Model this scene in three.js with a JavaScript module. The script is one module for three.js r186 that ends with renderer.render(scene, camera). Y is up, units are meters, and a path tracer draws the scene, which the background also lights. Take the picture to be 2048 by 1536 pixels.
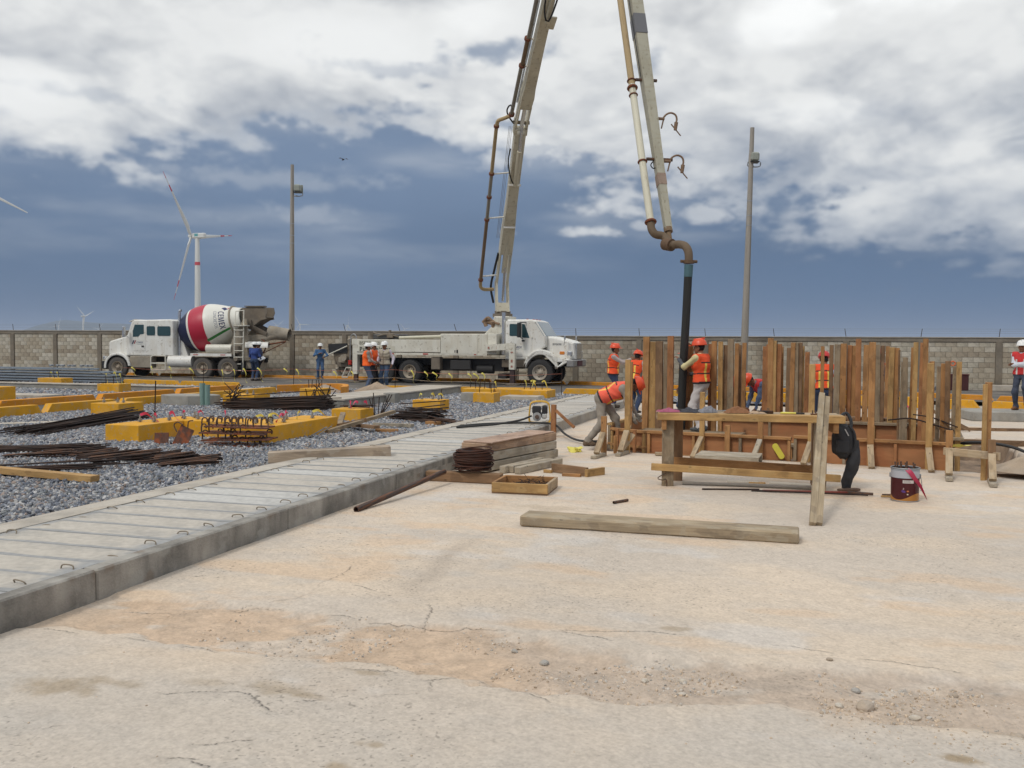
import * as THREE from 'three';
import { mergeGeometries } from 'three/addons/utils/BufferGeometryUtils.js';
import { RoundedBoxGeometry } from 'three/addons/geometries/RoundedBoxGeometry.js';

// ---------------------------------------------------------------- camera, sky, sun, exposure
const scene = new THREE.Scene();
const camera = new THREE.PerspectiveCamera(2 * Math.atan(768 / 1849) * 180 / Math.PI, 4 / 3, 0.1, 20000);
camera.position.set(0, 1.7, 0);
camera.rotation.order = 'YXZ';
camera.rotation.set(-Math.atan(75.5 / 1849), 0, 0.007);
scene.add(camera);

const renderer = new THREE.WebGLRenderer({ antialias: true });
renderer.toneMapping = THREE.LinearToneMapping;
renderer.toneMappingExposure = 1.0;
renderer.shadowMap.enabled = true;
renderer.shadowMap.type = THREE.PCFSoftShadowMap;

// ---- noise
function rng(seed) { let s = seed | 0; return () => { s = (s + 0x6d2b79f5) | 0; let t = Math.imul(s ^ (s >>> 15), 1 | s); t = (t + Math.imul(t ^ (t >>> 7), 61 | t)) ^ t; return ((t ^ (t >>> 14)) >>> 0) / 4294967296; }; }
const R0 = rng(12345);
const NT = new Float32Array(65536); for (let i = 0; i < 65536; i++) NT[i] = R0();
function vn(x, y, per = 256) {           // value noise, period per
  const xi = Math.floor(x), yi = Math.floor(y), fx = x - xi, fy = y - yi;
  const u = fx * fx * (3 - 2 * fx), v = fy * fy * (3 - 2 * fy);
  let x0, x1, y0, y1;
  if (per === 256) { x0 = xi & 255; x1 = (xi + 1) & 255; y0 = (yi & 255) << 8; y1 = ((yi + 1) & 255) << 8; } else { x0 = ((xi % per) + per) % per; x1 = (x0 + 1) % per; y0 = ((yi % per) + per) % per; y1 = ((y0 + 1) % per) << 8; y0 <<= 8; }
  const a = NT[x0 | y0], b = NT[x1 | y0], c = NT[x0 | y1], d = NT[x1 | y1];
  return a + (b - a) * u + (c - a) * v + (a - b - c + d) * u * v;
}
function fbm(x, y, oct = 4, per = 256) { let s = 0, a = 0.5, n = 0; for (let i = 0; i < oct; i++) { s += a * vn(x + i * 17.3, y + i * 9.7, per); n += a; a *= 0.5; x *= 2; y *= 2; per = Math.min(256, per * 2); } return s / n; }
const clamp = (x, a = 0, b = 1) => Math.min(b, Math.max(a, x));
const sst = (a, b, x) => { const t = clamp((x - a) / (b - a)); return t * t * (3 - 2 * t); };
const mix = (a, b, t) => a + (b - a) * t;
const mix3 = (a, b, t) => [mix(a[0], b[0], t), mix(a[1], b[1], t), mix(a[2], b[2], t)];
const toS = (c) => Math.round(255 * clamp(c <= 0.0031308 ? c * 12.92 : 1.055 * Math.pow(c, 1 / 2.4) - 0.055));

// ---- sky: broken white cloud deck above a dark blue rain sky
const SUN_AZ = -128 * Math.PI / 180, SUN_EL = 54 * Math.PI / 180;
const sunDir = new THREE.Vector3(Math.sin(SUN_AZ) * Math.cos(SUN_EL), Math.sin(SUN_EL), -Math.cos(SUN_AZ) * Math.cos(SUN_EL));
{
  const W = 4096, H = 2048, data = new Float32Array(W * H * 4);
  // lower edge of the cloud deck (degrees of elevation) against azimuth in degrees
  const edge = [[-180, 19.5], [-140, 18], [-100, 20], [-65, 18.5], [-42, 13], [-29, 9.8], [-22, 9.6], [-17, 10.6], [-12, 12.2], [-6, 13.6], [-2.5, 12.4], [1, 11.4], [4, 9.2], [8, 8.4], [14, 7.4], [22, 6.2], [29, 5.6], [44, 10], [70, 17], [105, 20], [140, 18.5], [180, 19.5]];
  const edgeAt = (az) => { for (let i = 1; i < edge.length; i++) if (az <= edge[i][0]) { const t = (az - edge[i - 1][0]) / (edge[i][0] - edge[i - 1][0]); return mix(edge[i - 1][1], edge[i][1], t * t * (3 - 2 * t)); } return 17; };
  const puffs = [[4.85, 6.95, 2.0, 0.5, 0.95], [8.2, 7.3, 1.7, 0.6, 0.6], [11.8, 7.9, 2.2, 0.8, 0.7], [-13.5, 7.6, 3.6, 0.8, 0.3], [-15.0, 9.7, 7, 0.9, 0.26], [0.9, 12.0, 2.3, 1.5, 0.7], [-1.0, 11.2, 1.5, 1.0, 0.75], [-0.3, 6.9, 0.7, 0.35, 0.3]];
  const gaps = [[2.2, 10.4, 2.6, 1.0, 0.8], [-1.2, 17.4, 3.2, 0.7, 0.75], [-0.4, 13.3, 1.6, 0.6, 0.7], [8.3, 16.6, 0.9, 1.0, 0.5], [-7, 16.2, 4, 0.5, 0.35], [12, 9.2, 1.4, 0.6, 0.6], [-24, 13.6, 4, 0.5, 0.3]];
  const brights = [[16.1, 18.7, 3.2, 1.7, 1.0], [24, 20.2, 5.5, 2.4, 1.2], [-10, 17.5, 8, 2.0, 0.35], [-27, 13.5, 3.5, 1.6, 0.4], [-2.5, 19.3, 3, 1.4, 0.5], [18, 13.5, 5, 1.0, 0.35]];
  const blob = (az, e, [pa, pe, sa, se, k], n) => { const qa = (az - pa) / sa, qe = (e - pe) / se; if (qa * qa + qe * qe > 5) return 0; return k * sst(1.25, 0.2, Math.sqrt(qa * qa + qe * qe) + n); };
  const cosS = (x, y, z) => x * sunDir.x + y * sunDir.y + z * sunDir.z;
  for (let j = 0; j < H; j++) {
    const el = ((j + 0.5) / H - 0.5) * Math.PI, eld = el * 180 / Math.PI, y = Math.sin(el), ce = Math.cos(el);
    for (let i = 0; i < W; i++) {
      const o = (j * W + i) * 4, lon = ((i + 0.5) / W - 0.5) * 2 * Math.PI;   // u = 0.5 looks along +x
      const x = Math.cos(lon) * ce, z = Math.sin(lon) * ce;
      let col;
      const az = Math.atan2(x, -z) * 180 / Math.PI, fine = Math.abs(az) < 36 && eld < 26;
      if (!fine && ((i & 3) || (j & 3))) { const o2 = ((j & ~3) * W + (i & ~3)) * 4; if (data[o2 + 3]) { data[o] = data[o2]; data[o + 1] = data[o2 + 1]; data[o + 2] = data[o2 + 2]; data[o + 3] = 1; continue; } }
      if (eld < -1.5) col = [0.2, 0.19, 0.175];
      else {
        const e = Math.max(eld, 0), ea = az * Math.cos(el);
        const px = x / (y + 0.20), pz = z / (y + 0.20);
        const front = sst(120, 45, Math.abs(az)), rightness = sst(-14, 16, az) * front;
        // rain-dark air under the deck, clearer blue-grey higher up
        let low = mix3([0.110, 0.172, 0.285], mix3([0.100, 0.168, 0.285], [0.070, 0.136, 0.250], rightness), front), high = [0.175, 0.245, 0.365];
        let air = mix3(low, high, sst(2.0, 13, e));
        const haze = fbm(ea * 0.07 + 40, e * 0.16 + 9, 4) - 0.5; air = air.map((c) => c * (1 + haze * 0.30));
        // cloud deck
        const w1 = fbm(px * 1.7 + 5, pz * 1.7 + 3, 5), w2 = fbm(px * 1.7 + 31, pz * 1.7 + 77, 5);
        const d0 = fbm(px * 2.0 + w1 * 2.2 + 11, pz * 2.0 + w2 * 2.2 + 23, 8);
        const n1 = fbm(ea * 0.24 + 60, e * 0.62 + 20, 6) - 0.5, n2 = fbm(ea * 0.9 + 7, e * 1.5 + 88, 5) - 0.5;
        const over = e - edgeAt(az) + n1 * 4.6 + n2 * 1.6;
        const soft = sst(9, 22, az) * front; let cov = sst(-1.4 - soft * 1.2, 1.9 + soft * 3.2, over), deep = sst(1, 7, over);
        let dens = cov * sst(0.60 - deep * 0.42, 0.84 - deep * 0.42, d0 + 0.12 + cov * 0.22 + n2 * 0.3);
        const veil = sst(0.40, 0.85, fbm(ea * 0.10 + e * 0.05 + 3, e * 0.55 + 41, 5)) * sst(2.5, 9, e) * 0.30;
        let lightN = fbm(px * 2.6 + w2 * 2.4 + 3, pz * 2.6 + w1 * 2.0 + 51, 7);
        let light = sst(0.30, 0.62, lightN * 0.62 + d0 * 0.38 + n1 * 0.15);
        light = mix(light, 1, sst(0.05, 0.5, cov) * sst(1.0, 0.45, cov) * 0.6); light = clamp(light + n2 * 0.45 * sst(20, 6, Math.abs(e - 13)));                      // sunlit rims of the broken edge
        for (const g of gaps) dens *= 1 - blob(az, e, g, n2 * 1.6 + n1 * 0.6);
        for (const p of puffs) { const q = blob(az, e > p[1] ? e : p[1] - (p[1] - e) * 1.7, p, n2 * 1.7); if (q > dens) { dens = q; light = mix(light, 0.6 + 0.3 * sst(p[1] - p[3], p[1] + p[3], e), 0.8); } }
        dens = clamp(Math.max(dens, veil));
        let br = 0; for (const b of brights) br += blob(az, e, b, n1 * 0.7 + n2 * 0.5);
        const cs = cosS(x, y, z), glow = Math.pow(Math.max(0, cs), 12);
        const dark = mix3([0.33, 0.385, 0.48], [0.455, 0.475, 0.515], sst(6, 22, e)), lit = [0.86, 0.875, 0.885];
        let cc = mix3(dark, lit, clamp(light + br * 0.5));
        const k = 1 + glow * 0.8 * (0.4 + light) + br * 0.22 + 0.45 * sst(20, 75, e);
        cc = [cc[0] * k, cc[1] * k * 0.995, cc[2] * k * 0.975];
        col = mix3(air, cc, dens * 0.97);
      }
      data[o] = col[0]; data[o + 1] = col[1]; data[o + 2] = col[2]; data[o + 3] = 1;
    }
  }
  const sky = new THREE.DataTexture(data, W, H, THREE.RGBAFormat, THREE.FloatType);
  sky.mapping = THREE.EquirectangularReflectionMapping; sky.magFilter = THREE.LinearFilter; sky.minFilter = THREE.LinearFilter; sky.needsUpdate = true;
  scene.background = sky; scene.environment = sky;
}
const sun = new THREE.DirectionalLight(new THREE.Color(1, 0.955, 0.88), 1.25);
sun.name = 'sun';
sun.position.copy(sunDir).multiplyScalar(120); sun.target.position.set(0, 0, -22);
sun.castShadow = true; sun.shadow.radius = 20; sun.shadow.mapSize.set(2048, 2048);
Object.assign(sun.shadow.camera, { left: -60, right: 60, top: 60, bottom: -60, near: 1, far: 300 });
scene.add(sun, sun.target);

// ---------------------------------------------------------------- helpers
const TH = 16.6 * Math.PI / 180, CS = Math.cos(TH), SN = Math.sin(TH);
const site = (a, b, y = 0) => new THREE.Vector3(a * CS + b * SN, y, a * SN - b * CS);   // building grid: a runs along the wall, b towards it
const V = (x, y, z) => new THREE.Vector3(x, y, z);
const taken = {};
function numbered(name) { const n = taken[name] = (taken[name] ?? -1) + 1; return n ? name + '_' + String(n).padStart(3, '0') : name; }
function tag(o, label, category, group, kind) { if (label) o.userData.label = label; if (category) o.userData.category = category; if (group) o.userData.group = group; if (kind) o.userData.kind = kind; return o; }
function thing(name, label, category, pos, turn = 0, group) {
  const g = new THREE.Group(); g.name = numbered(name); scene.add(g);
  if (pos) g.position.copy(pos); g.rotation.y = turn; return tag(g, label, category, group);
}
const sthing = (name, label, category, a, b, y = 0, group, turn = 0) => thing(name, label, category, site(a, b, y), -TH + turn, group);   // local x along a, local z towards the viewer
function part(parent, name, geo, mat, label) { const m = new THREE.Mesh(geo, mat); m.name = name; parent.add(m); if (label) m.userData.label = label; return m; }
function solo(name, geo, mat, label, category, pos, turn = 0, group, kind) { const m = new THREE.Mesh(geo, mat); m.name = numbered(name); scene.add(m); if (pos) m.position.copy(pos); m.rotation.y = turn; return tag(m, label, category, group, kind); }
const structure = (name, geo, mat, pos, turn = 0) => solo(name, geo, mat, null, null, pos, turn, null, 'structure');

const M4 = () => new THREE.Matrix4();
function xf(g, x = 0, y = 0, z = 0, rx = 0, ry = 0, rz = 0, order = 'XYZ') { g.applyMatrix4(M4().makeRotationFromEuler(new THREE.Euler(rx, ry, rz, order))); g.translate(x, y, z); return g; }
const clean = (g) => { const n = g.index ? g.toNonIndexed() : g; for (const k of Object.keys(n.attributes)) if (!['position', 'normal', 'uv'].includes(k)) n.deleteAttribute(k); n.morphAttributes = {}; return n; };
const merge = (list) => mergeGeometries(list.map(clean), false);
// uv in metres; the grain runs along the longest side
function metric(g, dims, ou = 0, ov = 0, long) {
  const L = long ?? dims.indexOf(Math.max(...dims)), p = g.attributes.position, n = g.attributes.normal, uv = g.attributes.uv;
  for (let i = 0; i < p.count; i++) {
    const P = [p.getX(i), p.getY(i), p.getZ(i)], N = [Math.abs(n.getX(i)), Math.abs(n.getY(i)), Math.abs(n.getZ(i))], k = N.indexOf(Math.max(...N));
    const rest = [0, 1, 2].filter((q) => q !== k); let u = rest[0], v = rest[1];
    if (v === L) [u, v] = [v, u];
    uv.setXY(i, P[u] + ou, P[v] + ov);
  }
  return g;
}
const RU = rng(77);
function box(w, h, d, x = 0, y = 0, z = 0, rx = 0, ry = 0, rz = 0) { return xf(metric(new THREE.BoxGeometry(w, h, d), [w, h, d], RU() * 3, RU() * 3), x, y, z, rx, ry, rz); }
// box with chamfered edges (44 triangles)
function cbox(w, h, d, c = 0.006, x = 0, y = 0, z = 0, rx = 0, ry = 0, rz = 0) {
  const X = w / 2, Y = h / 2, Z = d / 2; c = Math.min(c, X * 0.45, Y * 0.45, Z * 0.45);
  const pos = []; const q = (a, b, cc, dd) => pos.push(...a, ...b, ...cc, ...a, ...cc, ...dd), t = (a, b, cc) => pos.push(...a, ...b, ...cc);
  const P = (sx, sy, sz, k) => [sx * (X - (k === 0 ? 0 : c)), sy * (Y - (k === 1 ? 0 : c)), sz * (Z - (k === 2 ? 0 : c))];
  const orient = (pts) => { const [a, b, cc] = pts.map((v) => V(...v)); const nn = b.clone().sub(a).cross(cc.clone().sub(a)); const ctr = pts.reduce((s, v) => s.add(V(...v)), V(0, 0, 0)); return nn.dot(ctr) < 0 ? pts.slice().reverse() : pts; };
  for (const s of [-1, 1]) {
    q(...orient([P(s, -1, -1, 0), P(s, 1, -1, 0), P(s, 1, 1, 0), P(s, -1, 1, 0)]));
    q(...orient([P(-1, s, -1, 1), P(1, s, -1, 1), P(1, s, 1, 1), P(-1, s, 1, 1)]));
    q(...orient([P(-1, -1, s, 2), P(1, -1, s, 2), P(1, 1, s, 2), P(-1, 1, s, 2)]));
    for (const r of [-1, 1]) {
      q(...orient([P(s, r, -1, 0), P(s, r, 1, 0), P(s, r, 1, 1), P(s, r, -1, 1)]));
      q(...orient([P(s, -1, r, 0), P(s, 1, r, 0), P(s, 1, r, 2), P(s, -1, r, 2)]));
      q(...orient([P(-1, s, r, 1), P(1, s, r, 1), P(1, s, r, 2), P(-1, s, r, 2)]));
      for (const m of [-1, 1]) t(...orient([P(s, r, m, 0), P(s, r, m, 1), P(s, r, m, 2)]));
    }
  }
  const g = new THREE.BufferGeometry(); g.setAttribute('position', new THREE.Float32BufferAttribute(pos, 3)); g.computeVertexNormals();
  g.setAttribute('uv', new THREE.Float32BufferAttribute(new Float32Array(pos.length / 3 * 2), 2));
  return xf(metric(g, [w, h, d], RU() * 3, RU() * 3), x, y, z, rx, ry, rz);
}
function cyl(r0, r1, h, x = 0, y = 0, z = 0, rx = 0, ry = 0, rz = 0, seg = 14, open = false) { return xf(new THREE.CylinderGeometry(r1, r0, h, seg, 1, open), x, y, z, rx, ry, rz); }
// bar from p to q
function bar(p, q, w, d, up) {
  const a = Array.isArray(p) ? V(...p) : p, b = Array.isArray(q) ? V(...q) : q, L = a.distanceTo(b), g = metric(new THREE.BoxGeometry(w, L, d), [w, L, d], RU() * 3, RU() * 3, 1);
  const y = b.clone().sub(a).normalize(), z0 = up ?? (Math.abs(y.z) < 0.9 ? V(0, 0, 1) : V(1, 0, 0)), x = y.clone().cross(z0).normalize(), z = x.clone().cross(y);
  g.applyMatrix4(M4().makeBasis(x, y, z)); const m = a.clone().add(b).multiplyScalar(0.5); g.translate(m.x, m.y, m.z); return g;
}
function rod(p, q, r0, r1 = r0, seg = 8) {
  const a = Array.isArray(p) ? V(...p) : p, b = Array.isArray(q) ? V(...q) : q, L = a.distanceTo(b), g = new THREE.CylinderGeometry(r1, r0, L, seg, 1);
  g.applyQuaternion(new THREE.Quaternion().setFromUnitVectors(V(0, 1, 0), b.clone().sub(a).normalize())); const m = a.clone().add(b).multiplyScalar(0.5); g.translate(m.x, m.y, m.z); return g;
}
function tube(pts, r, seg = 24, rad = 7, closed = false) { return new THREE.TubeGeometry(new THREE.CatmullRomCurve3(pts.map((p) => Array.isArray(p) ? V(...p) : p), closed, 'centripetal'), seg, r, rad, closed); }
function extr(pts, depth, bevel = 0.02, holes = []) {       // outline in x-y, depth along z, centred on z
  const s = new THREE.Shape(pts.map((p) => new THREE.Vector2(...p)));
  for (const h of holes) s.holes.push(new THREE.Path(h.map((p) => new THREE.Vector2(...p))));
  const g = new THREE.ExtrudeGeometry(s, { depth: depth - 2 * bevel, bevelEnabled: bevel > 0, bevelThickness: bevel, bevelSize: bevel, bevelOffset: -bevel, bevelSegments: 2, curveSegments: 10 });
  g.translate(0, 0, -depth / 2 + bevel); return g;
}
const rect = (x0, y0, x1, y1) => [[x0, y0], [x1, y0], [x1, y1], [x0, y1]];
function rrect(x0, y0, x1, y1, r, n = 4) { const o = []; for (const [cx, cy, a0] of [[x1 - r, y0 + r, -90], [x1 - r, y1 - r, 0], [x0 + r, y1 - r, 90], [x0 + r, y0 + r, 180]]) for (let i = 0; i <= n; i++) { const t = (a0 + 90 * i / n) * Math.PI / 180; o.push([cx + r * Math.cos(t), cy + r * Math.sin(t)]); } return o; }

// ---- textures and materials
function tex(w, h, fn, opt = {}) {
  const d = new Uint8Array(w * h * 4);
  for (let j = 0; j < h; j++) for (let i = 0; i < w; i++) {
    const c = fn((i + 0.5) / w, (j + 0.5) / h), o = (j * w + i) * 4;
    if (opt.linear) { const g = Math.round(255 * clamp(Array.isArray(c) ? c[0] : c)); d[o] = d[o + 1] = d[o + 2] = g; } else { d[o] = toS(c[0]); d[o + 1] = toS(c[1]); d[o + 2] = toS(c[2]); }
    d[o + 3] = 255;
  }
  const t = new THREE.DataTexture(d, w, h, THREE.RGBAFormat); t.magFilter = THREE.LinearFilter; t.minFilter = THREE.LinearFilter; t.wrapS = t.wrapT = THREE.RepeatWrapping;
  if (!opt.linear) t.colorSpace = THREE.SRGBColorSpace; if (opt.repeat) t.repeat.set(...opt.repeat); t.needsUpdate = true; return t;
}
const rgb = (r, g, b) => new THREE.Color().setRGB(r, g, b);
function std(c, rough = 0.8, o = {}) { return new THREE.MeshStandardMaterial({ color: Array.isArray(c) ? rgb(...c) : c, roughness: rough, ...o }); }
const grey = (k) => [k, k, k];
// wood: 2.4 m x 0.6 m of board, long grain, knots, cement dust
const woodT = tex(1024, 256, (u, v) => {
  const x = u * 2.4, y = v * 0.6, wob = fbm(u * 6, v * 4, 3, 4) * 0.5;
  const grain = vn(u * 10 + wob * 3, (v + wob * 0.08) * 120, 120), fine = vn(u * 64, v * 250, 250), ring = 0.5 + 0.5 * Math.sin((v * 22 + wob * 9 + vn(u * 3, v * 6, 3) * 5) * 2.2);
  const bl = fbm(u * 8 + 3, v * 3 + 7, 5, 8);
  let k = 0.70 + 0.16 * grain + 0.08 * fine + 0.10 * ring; k *= mix(0.60, 1.22, bl);
  const kx = vn(Math.floor(u * 7) * 3.1, Math.floor(v * 5) * 1.7), ky = vn(Math.floor(u * 7) * 5.7 + 9, Math.floor(v * 5) * 2.3 + 5);
  const du = (u * 7 % 1) - 0.2 - kx * 0.6, dv = (v * 5 % 1) - 0.2 - ky * 0.6, rr = Math.sqrt(du * du * 5 + dv * dv * 2.6);
  const knot = kx > 0.62 ? sst(0.16, 0.07, rr) : 0; k *= 1 - 0.55 * knot;
  const grey2 = sst(0.56, 0.74, fbm(u * 14 + 9, v * 3 + 1, 4, 14)) * 0.5;
  const spl = sst(0.60, 0.68, fbm(u * 20 + 3, v * 6 + 17, 5, 20)) * 0.55, dk = sst(0.62, 0.70, fbm(u * 12 + 33, v * 5 + 7, 5, 12)) * 0.4;
  let wc = mix3([k, k * 0.97, k * 0.93], [k * 0.98, k * 1.0, k * 1.06], grey2); wc = mix3(wc, [0.98, 1.08, 1.2], spl * 0.6); return mix3(wc, [k * 0.45, k * 0.42, k * 0.42], dk);
}, { repeat: [1 / 2.4, 1 / 0.6] });
const woodB = tex(512, 128, (u, v) => { const wob = fbm(u * 6, v * 4, 3, 4) * 0.5; return 0.4 * vn(u * 10 + wob * 3, (v + wob * 0.08) * 120, 120) + 0.3 * vn(u * 64, v * 120, 120) + 0.3 * fbm(u * 20, v * 20, 3, 20); }, { linear: true, repeat: [1 / 2.4, 1 / 0.6] });
const wood = (c, rough = 0.85) => std(c, rough, { map: woodT, bumpMap: woodB, bumpScale: 0.004 });
const W_ORANGE = wood([0.46, 0.238, 0.092]), W_YELLOW = wood([0.53, 0.325, 0.128]), W_BROWN = wood([0.28, 0.168, 0.09]), W_GREY = wood([0.34, 0.26, 0.17]), W_RED = wood([0.41, 0.185, 0.075]), W_PALE = wood([0.50, 0.38, 0.245]), W_DUST = wood([0.47, 0.41, 0.32]);
const WOODS = [W_ORANGE, W_YELLOW, W_BROWN, W_GREY, W_RED, W_PALE];
// plywood: rotary-cut figure and knots on orange-brown sheet
const plyT = tex(512, 512, (u, v) => {
  const w = fbm(u * 3, v * 3, 4, 3), k = 0.78 + 0.2 * vn((u + w * 0.05) * 6, (v + w * 0.15) * 40, 40) + 0.14 * (fbm(u * 5 + 3, v * 5 + 8, 4, 5) - 0.5) * 2;
  let kn = 0; for (let i = 0; i < 9; i++) { const cx = NT[i * 31 + 7], cy = NT[i * 17 + 3]; const r = Math.hypot((u - cx) * 1.4, v - cy); kn = Math.max(kn, sst(0.03, 0.012, r) * 0.6, sst(0.06, 0.03, r) * 0.22); }
  const red = sst(0.5, 0.75, fbm(u * 4 + 20, v * 4 + 1, 4, 4)) * 0.5;
  return [k * (1 - kn), k * (1 - kn) * mix(1, 0.78, red), k * (1 - kn) * mix(1, 0.7, red)];
}, { repeat: [0.7, 0.7] });
const PLY = std([0.42, 0.19, 0.078], 0.75, { map: plyT });
const concT = tex(1024, 1024, (u, v) => {
  const big = fbm(u * 5, v * 5, 5, 5), mid = fbm(u * 24 + 3, v * 24, 4, 24), fine = vn(u * 250, v * 250, 250), pit = sst(0.86, 0.95, vn(u * 190 + 7, v * 190, 190));
  const k = 0.84 + (big - 0.5) * 0.42 + (mid - 0.5) * 0.26 + (fine - 0.5) * 0.10 - pit * 0.16;
  const w = sst(0.45, 0.7, fbm(u * 7 + 2, v * 7 + 9, 4, 7));
  return mix3([k, k, k], [k * 1.02, k * 0.97, k * 0.90], w * 0.7);
}, { repeat: [0.4, 0.4] });
const concB = tex(512, 512, (u, v) => 0.5 * fbm(u * 30, v * 30, 4, 30) + 0.5 * vn(u * 128, v * 128, 128), { linear: true, repeat: [0.8, 0.8] });
const conc = (c, rough = 0.92) => std(c, rough, { map: concT, bumpMap: concB, bumpScale: 0.004 });
const CONC = conc([0.36, 0.345, 0.31]), CONC_PALE = conc([0.52, 0.47, 0.40]), CONC_GREY = conc([0.27, 0.265, 0.25]), CONC_DARK = conc([0.185, 0.17, 0.15]);
// yellow traffic paint on rough concrete, chipped and dusty
const yelT = tex(512, 512, (u, v) => {
  const k = 0.92 + (fbm(u * 6, v * 6, 5, 6) - 0.5) * 0.28 + (vn(u * 120, v * 120, 120) - 0.5) * 0.06;
  const chip = sst(0.66, 0.72, fbm(u * 22 + 4, v * 22, 4, 22)) * 0.5, dust = sst(0.5, 0.75, fbm(u * 5 + 5, v * 5 + 3, 4, 5)) * 0.3;
  let c = [0.74 * k, 0.365 * k, 0.014 * k]; c = mix3(c, [0.40, 0.34, 0.26], chip * 0.7); return mix3(c, [0.55, 0.38, 0.18], dust * 0.8);
}, { repeat: [0.7, 0.7] });
const YELLOW = std([1, 1, 1], 0.8, { map: yelT, bumpMap: concB, bumpScale: 0.004 });
const ORANGE_KERB = std([1.0, 0.80, 0.9], 0.8, { map: yelT, bumpMap: concB, bumpScale: 0.004 });
const rustT = tex(256, 256, (u, v) => { const k = 0.6 + 0.8 * fbm(u * 12, v * 12, 5, 12), r = sst(0.4, 0.7, fbm(u * 6 + 3, v * 6, 4, 6)); return mix3([0.085 * k, 0.062 * k, 0.052 * k], [0.17 * k, 0.075 * k, 0.035 * k], r); }, { repeat: [2, 2] });
const RUST = std([1, 1, 1], 0.8, { map: rustT, metalness: 0.25 }), RUST_DARK = std([0.36, 0.37, 0.40], 0.75, { map: rustT, metalness: 0.35 }), RUST_RED = std([1.5, 0.95, 0.75], 0.85, { map: rustT, metalness: 0.1 });

// ---------------------------------------------------------------- ground
const FTURN = -25.6 * Math.PI / 180;                                   // the formwork stands turned a little more than the site grid
const FO = V(2.15, 0, -14.9), FU = V(Math.cos(-FTURN), 0, Math.sin(-FTURN)), FW = V(Math.sin(-FTURN), 0, -Math.cos(-FTURN));
const fpos = (p, q, y = 0) => FO.clone().addScaledVector(FU, p).addScaledVector(FW, q).setY(y);
const fpq = (x, z) => [(x - FO.x) * FU.x + (z - FO.z) * FU.z, (x - FO.x) * FW.x + (z - FO.z) * FW.z];
function pitDepth(x, z) {                                              // the footing pit inside the formwork, and the trench that leaves it on the right
  const [p, q] = fpq(x, z), n = (fbm(x * 2.3 + 50, z * 2.3 + 50, 3) - 0.5) * 0.22;
  const a = Math.min(p + 0.9, 5.45 + n * 0.6 - p, q + 0.0, 5.4 - q);
  const b = Math.min(p - 4.4, 7.4 - p, q - 0.22 - n * 0.5, 1.35 + n - q);
  return sst(-0.05, 0.09, Math.max(a, b));
}
const stripEdge = (a) => [4.43 + (fbm(a * 1.3 + 8, 3, 3) - 0.5) * 0.32 - 0.02 * Math.max(0, a), 5.13 + (fbm(a * 1.1 + 90, 7, 3) - 0.5) * 0.3];
function stripMask(a, b) { const [lo, hi] = stripEdge(a); const j = (fbm(a * 6 + 2, b * 6, 4) - 0.5) * 0.22; return sst(lo - 0.03, lo + 0.04, b + j) * sst(hi + 0.08, hi - 0.06, b + j) * sst(-4.7, -4.0, a); }
function groundHeight(a, b, x, z) {
  const s = stripMask(a, b);
  let h = (fbm(x * 0.5 + 20, z * 0.5 + 20, 3) - 0.5) * 0.025 + s * (-0.026 + (fbm(x * 5, z * 5 + 9, 4) - 0.5) * 0.05 * sst(-3.6, -1.2, a)) + (fbm(x * 9 + 4, z * 9, 2) - 0.5) * 0.004;
  const d = pitDepth(x, z); return h - d * (0.42 + (fbm(x * 4, z * 4 + 30, 3) - 0.5) * 0.12) - 0.0;
}
const stains = [[-3.44, 3.7, 0.28, 0.13, 0.55], [-3.2, 3.82, 0.2, 0.07, 0.4], [-2.37, 3.98, 0.2, 0.09, 0.45], [-2.75, 3.96, 0.18, 0.07, 0.3], [-1.67, 3.54, 0.09, 0.05, 0.55], [-1.71, 3.3, 0.07, 0.06, 0.6], [-2.2, 3.96, 0.12, 0.05, 0.4], [-2.05, 4.33, 0.14, 0.06, 0.5], [0.73, 4.15, 0.10, 0.05, 0.8], [-0.62, 5.6, 0.12, 0.06, 0.5], [1.0, 4.5, 0.2, 0.08, 0.4], [-2.4, 9.4, 0.5, 0.2, 0.25]];
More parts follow.
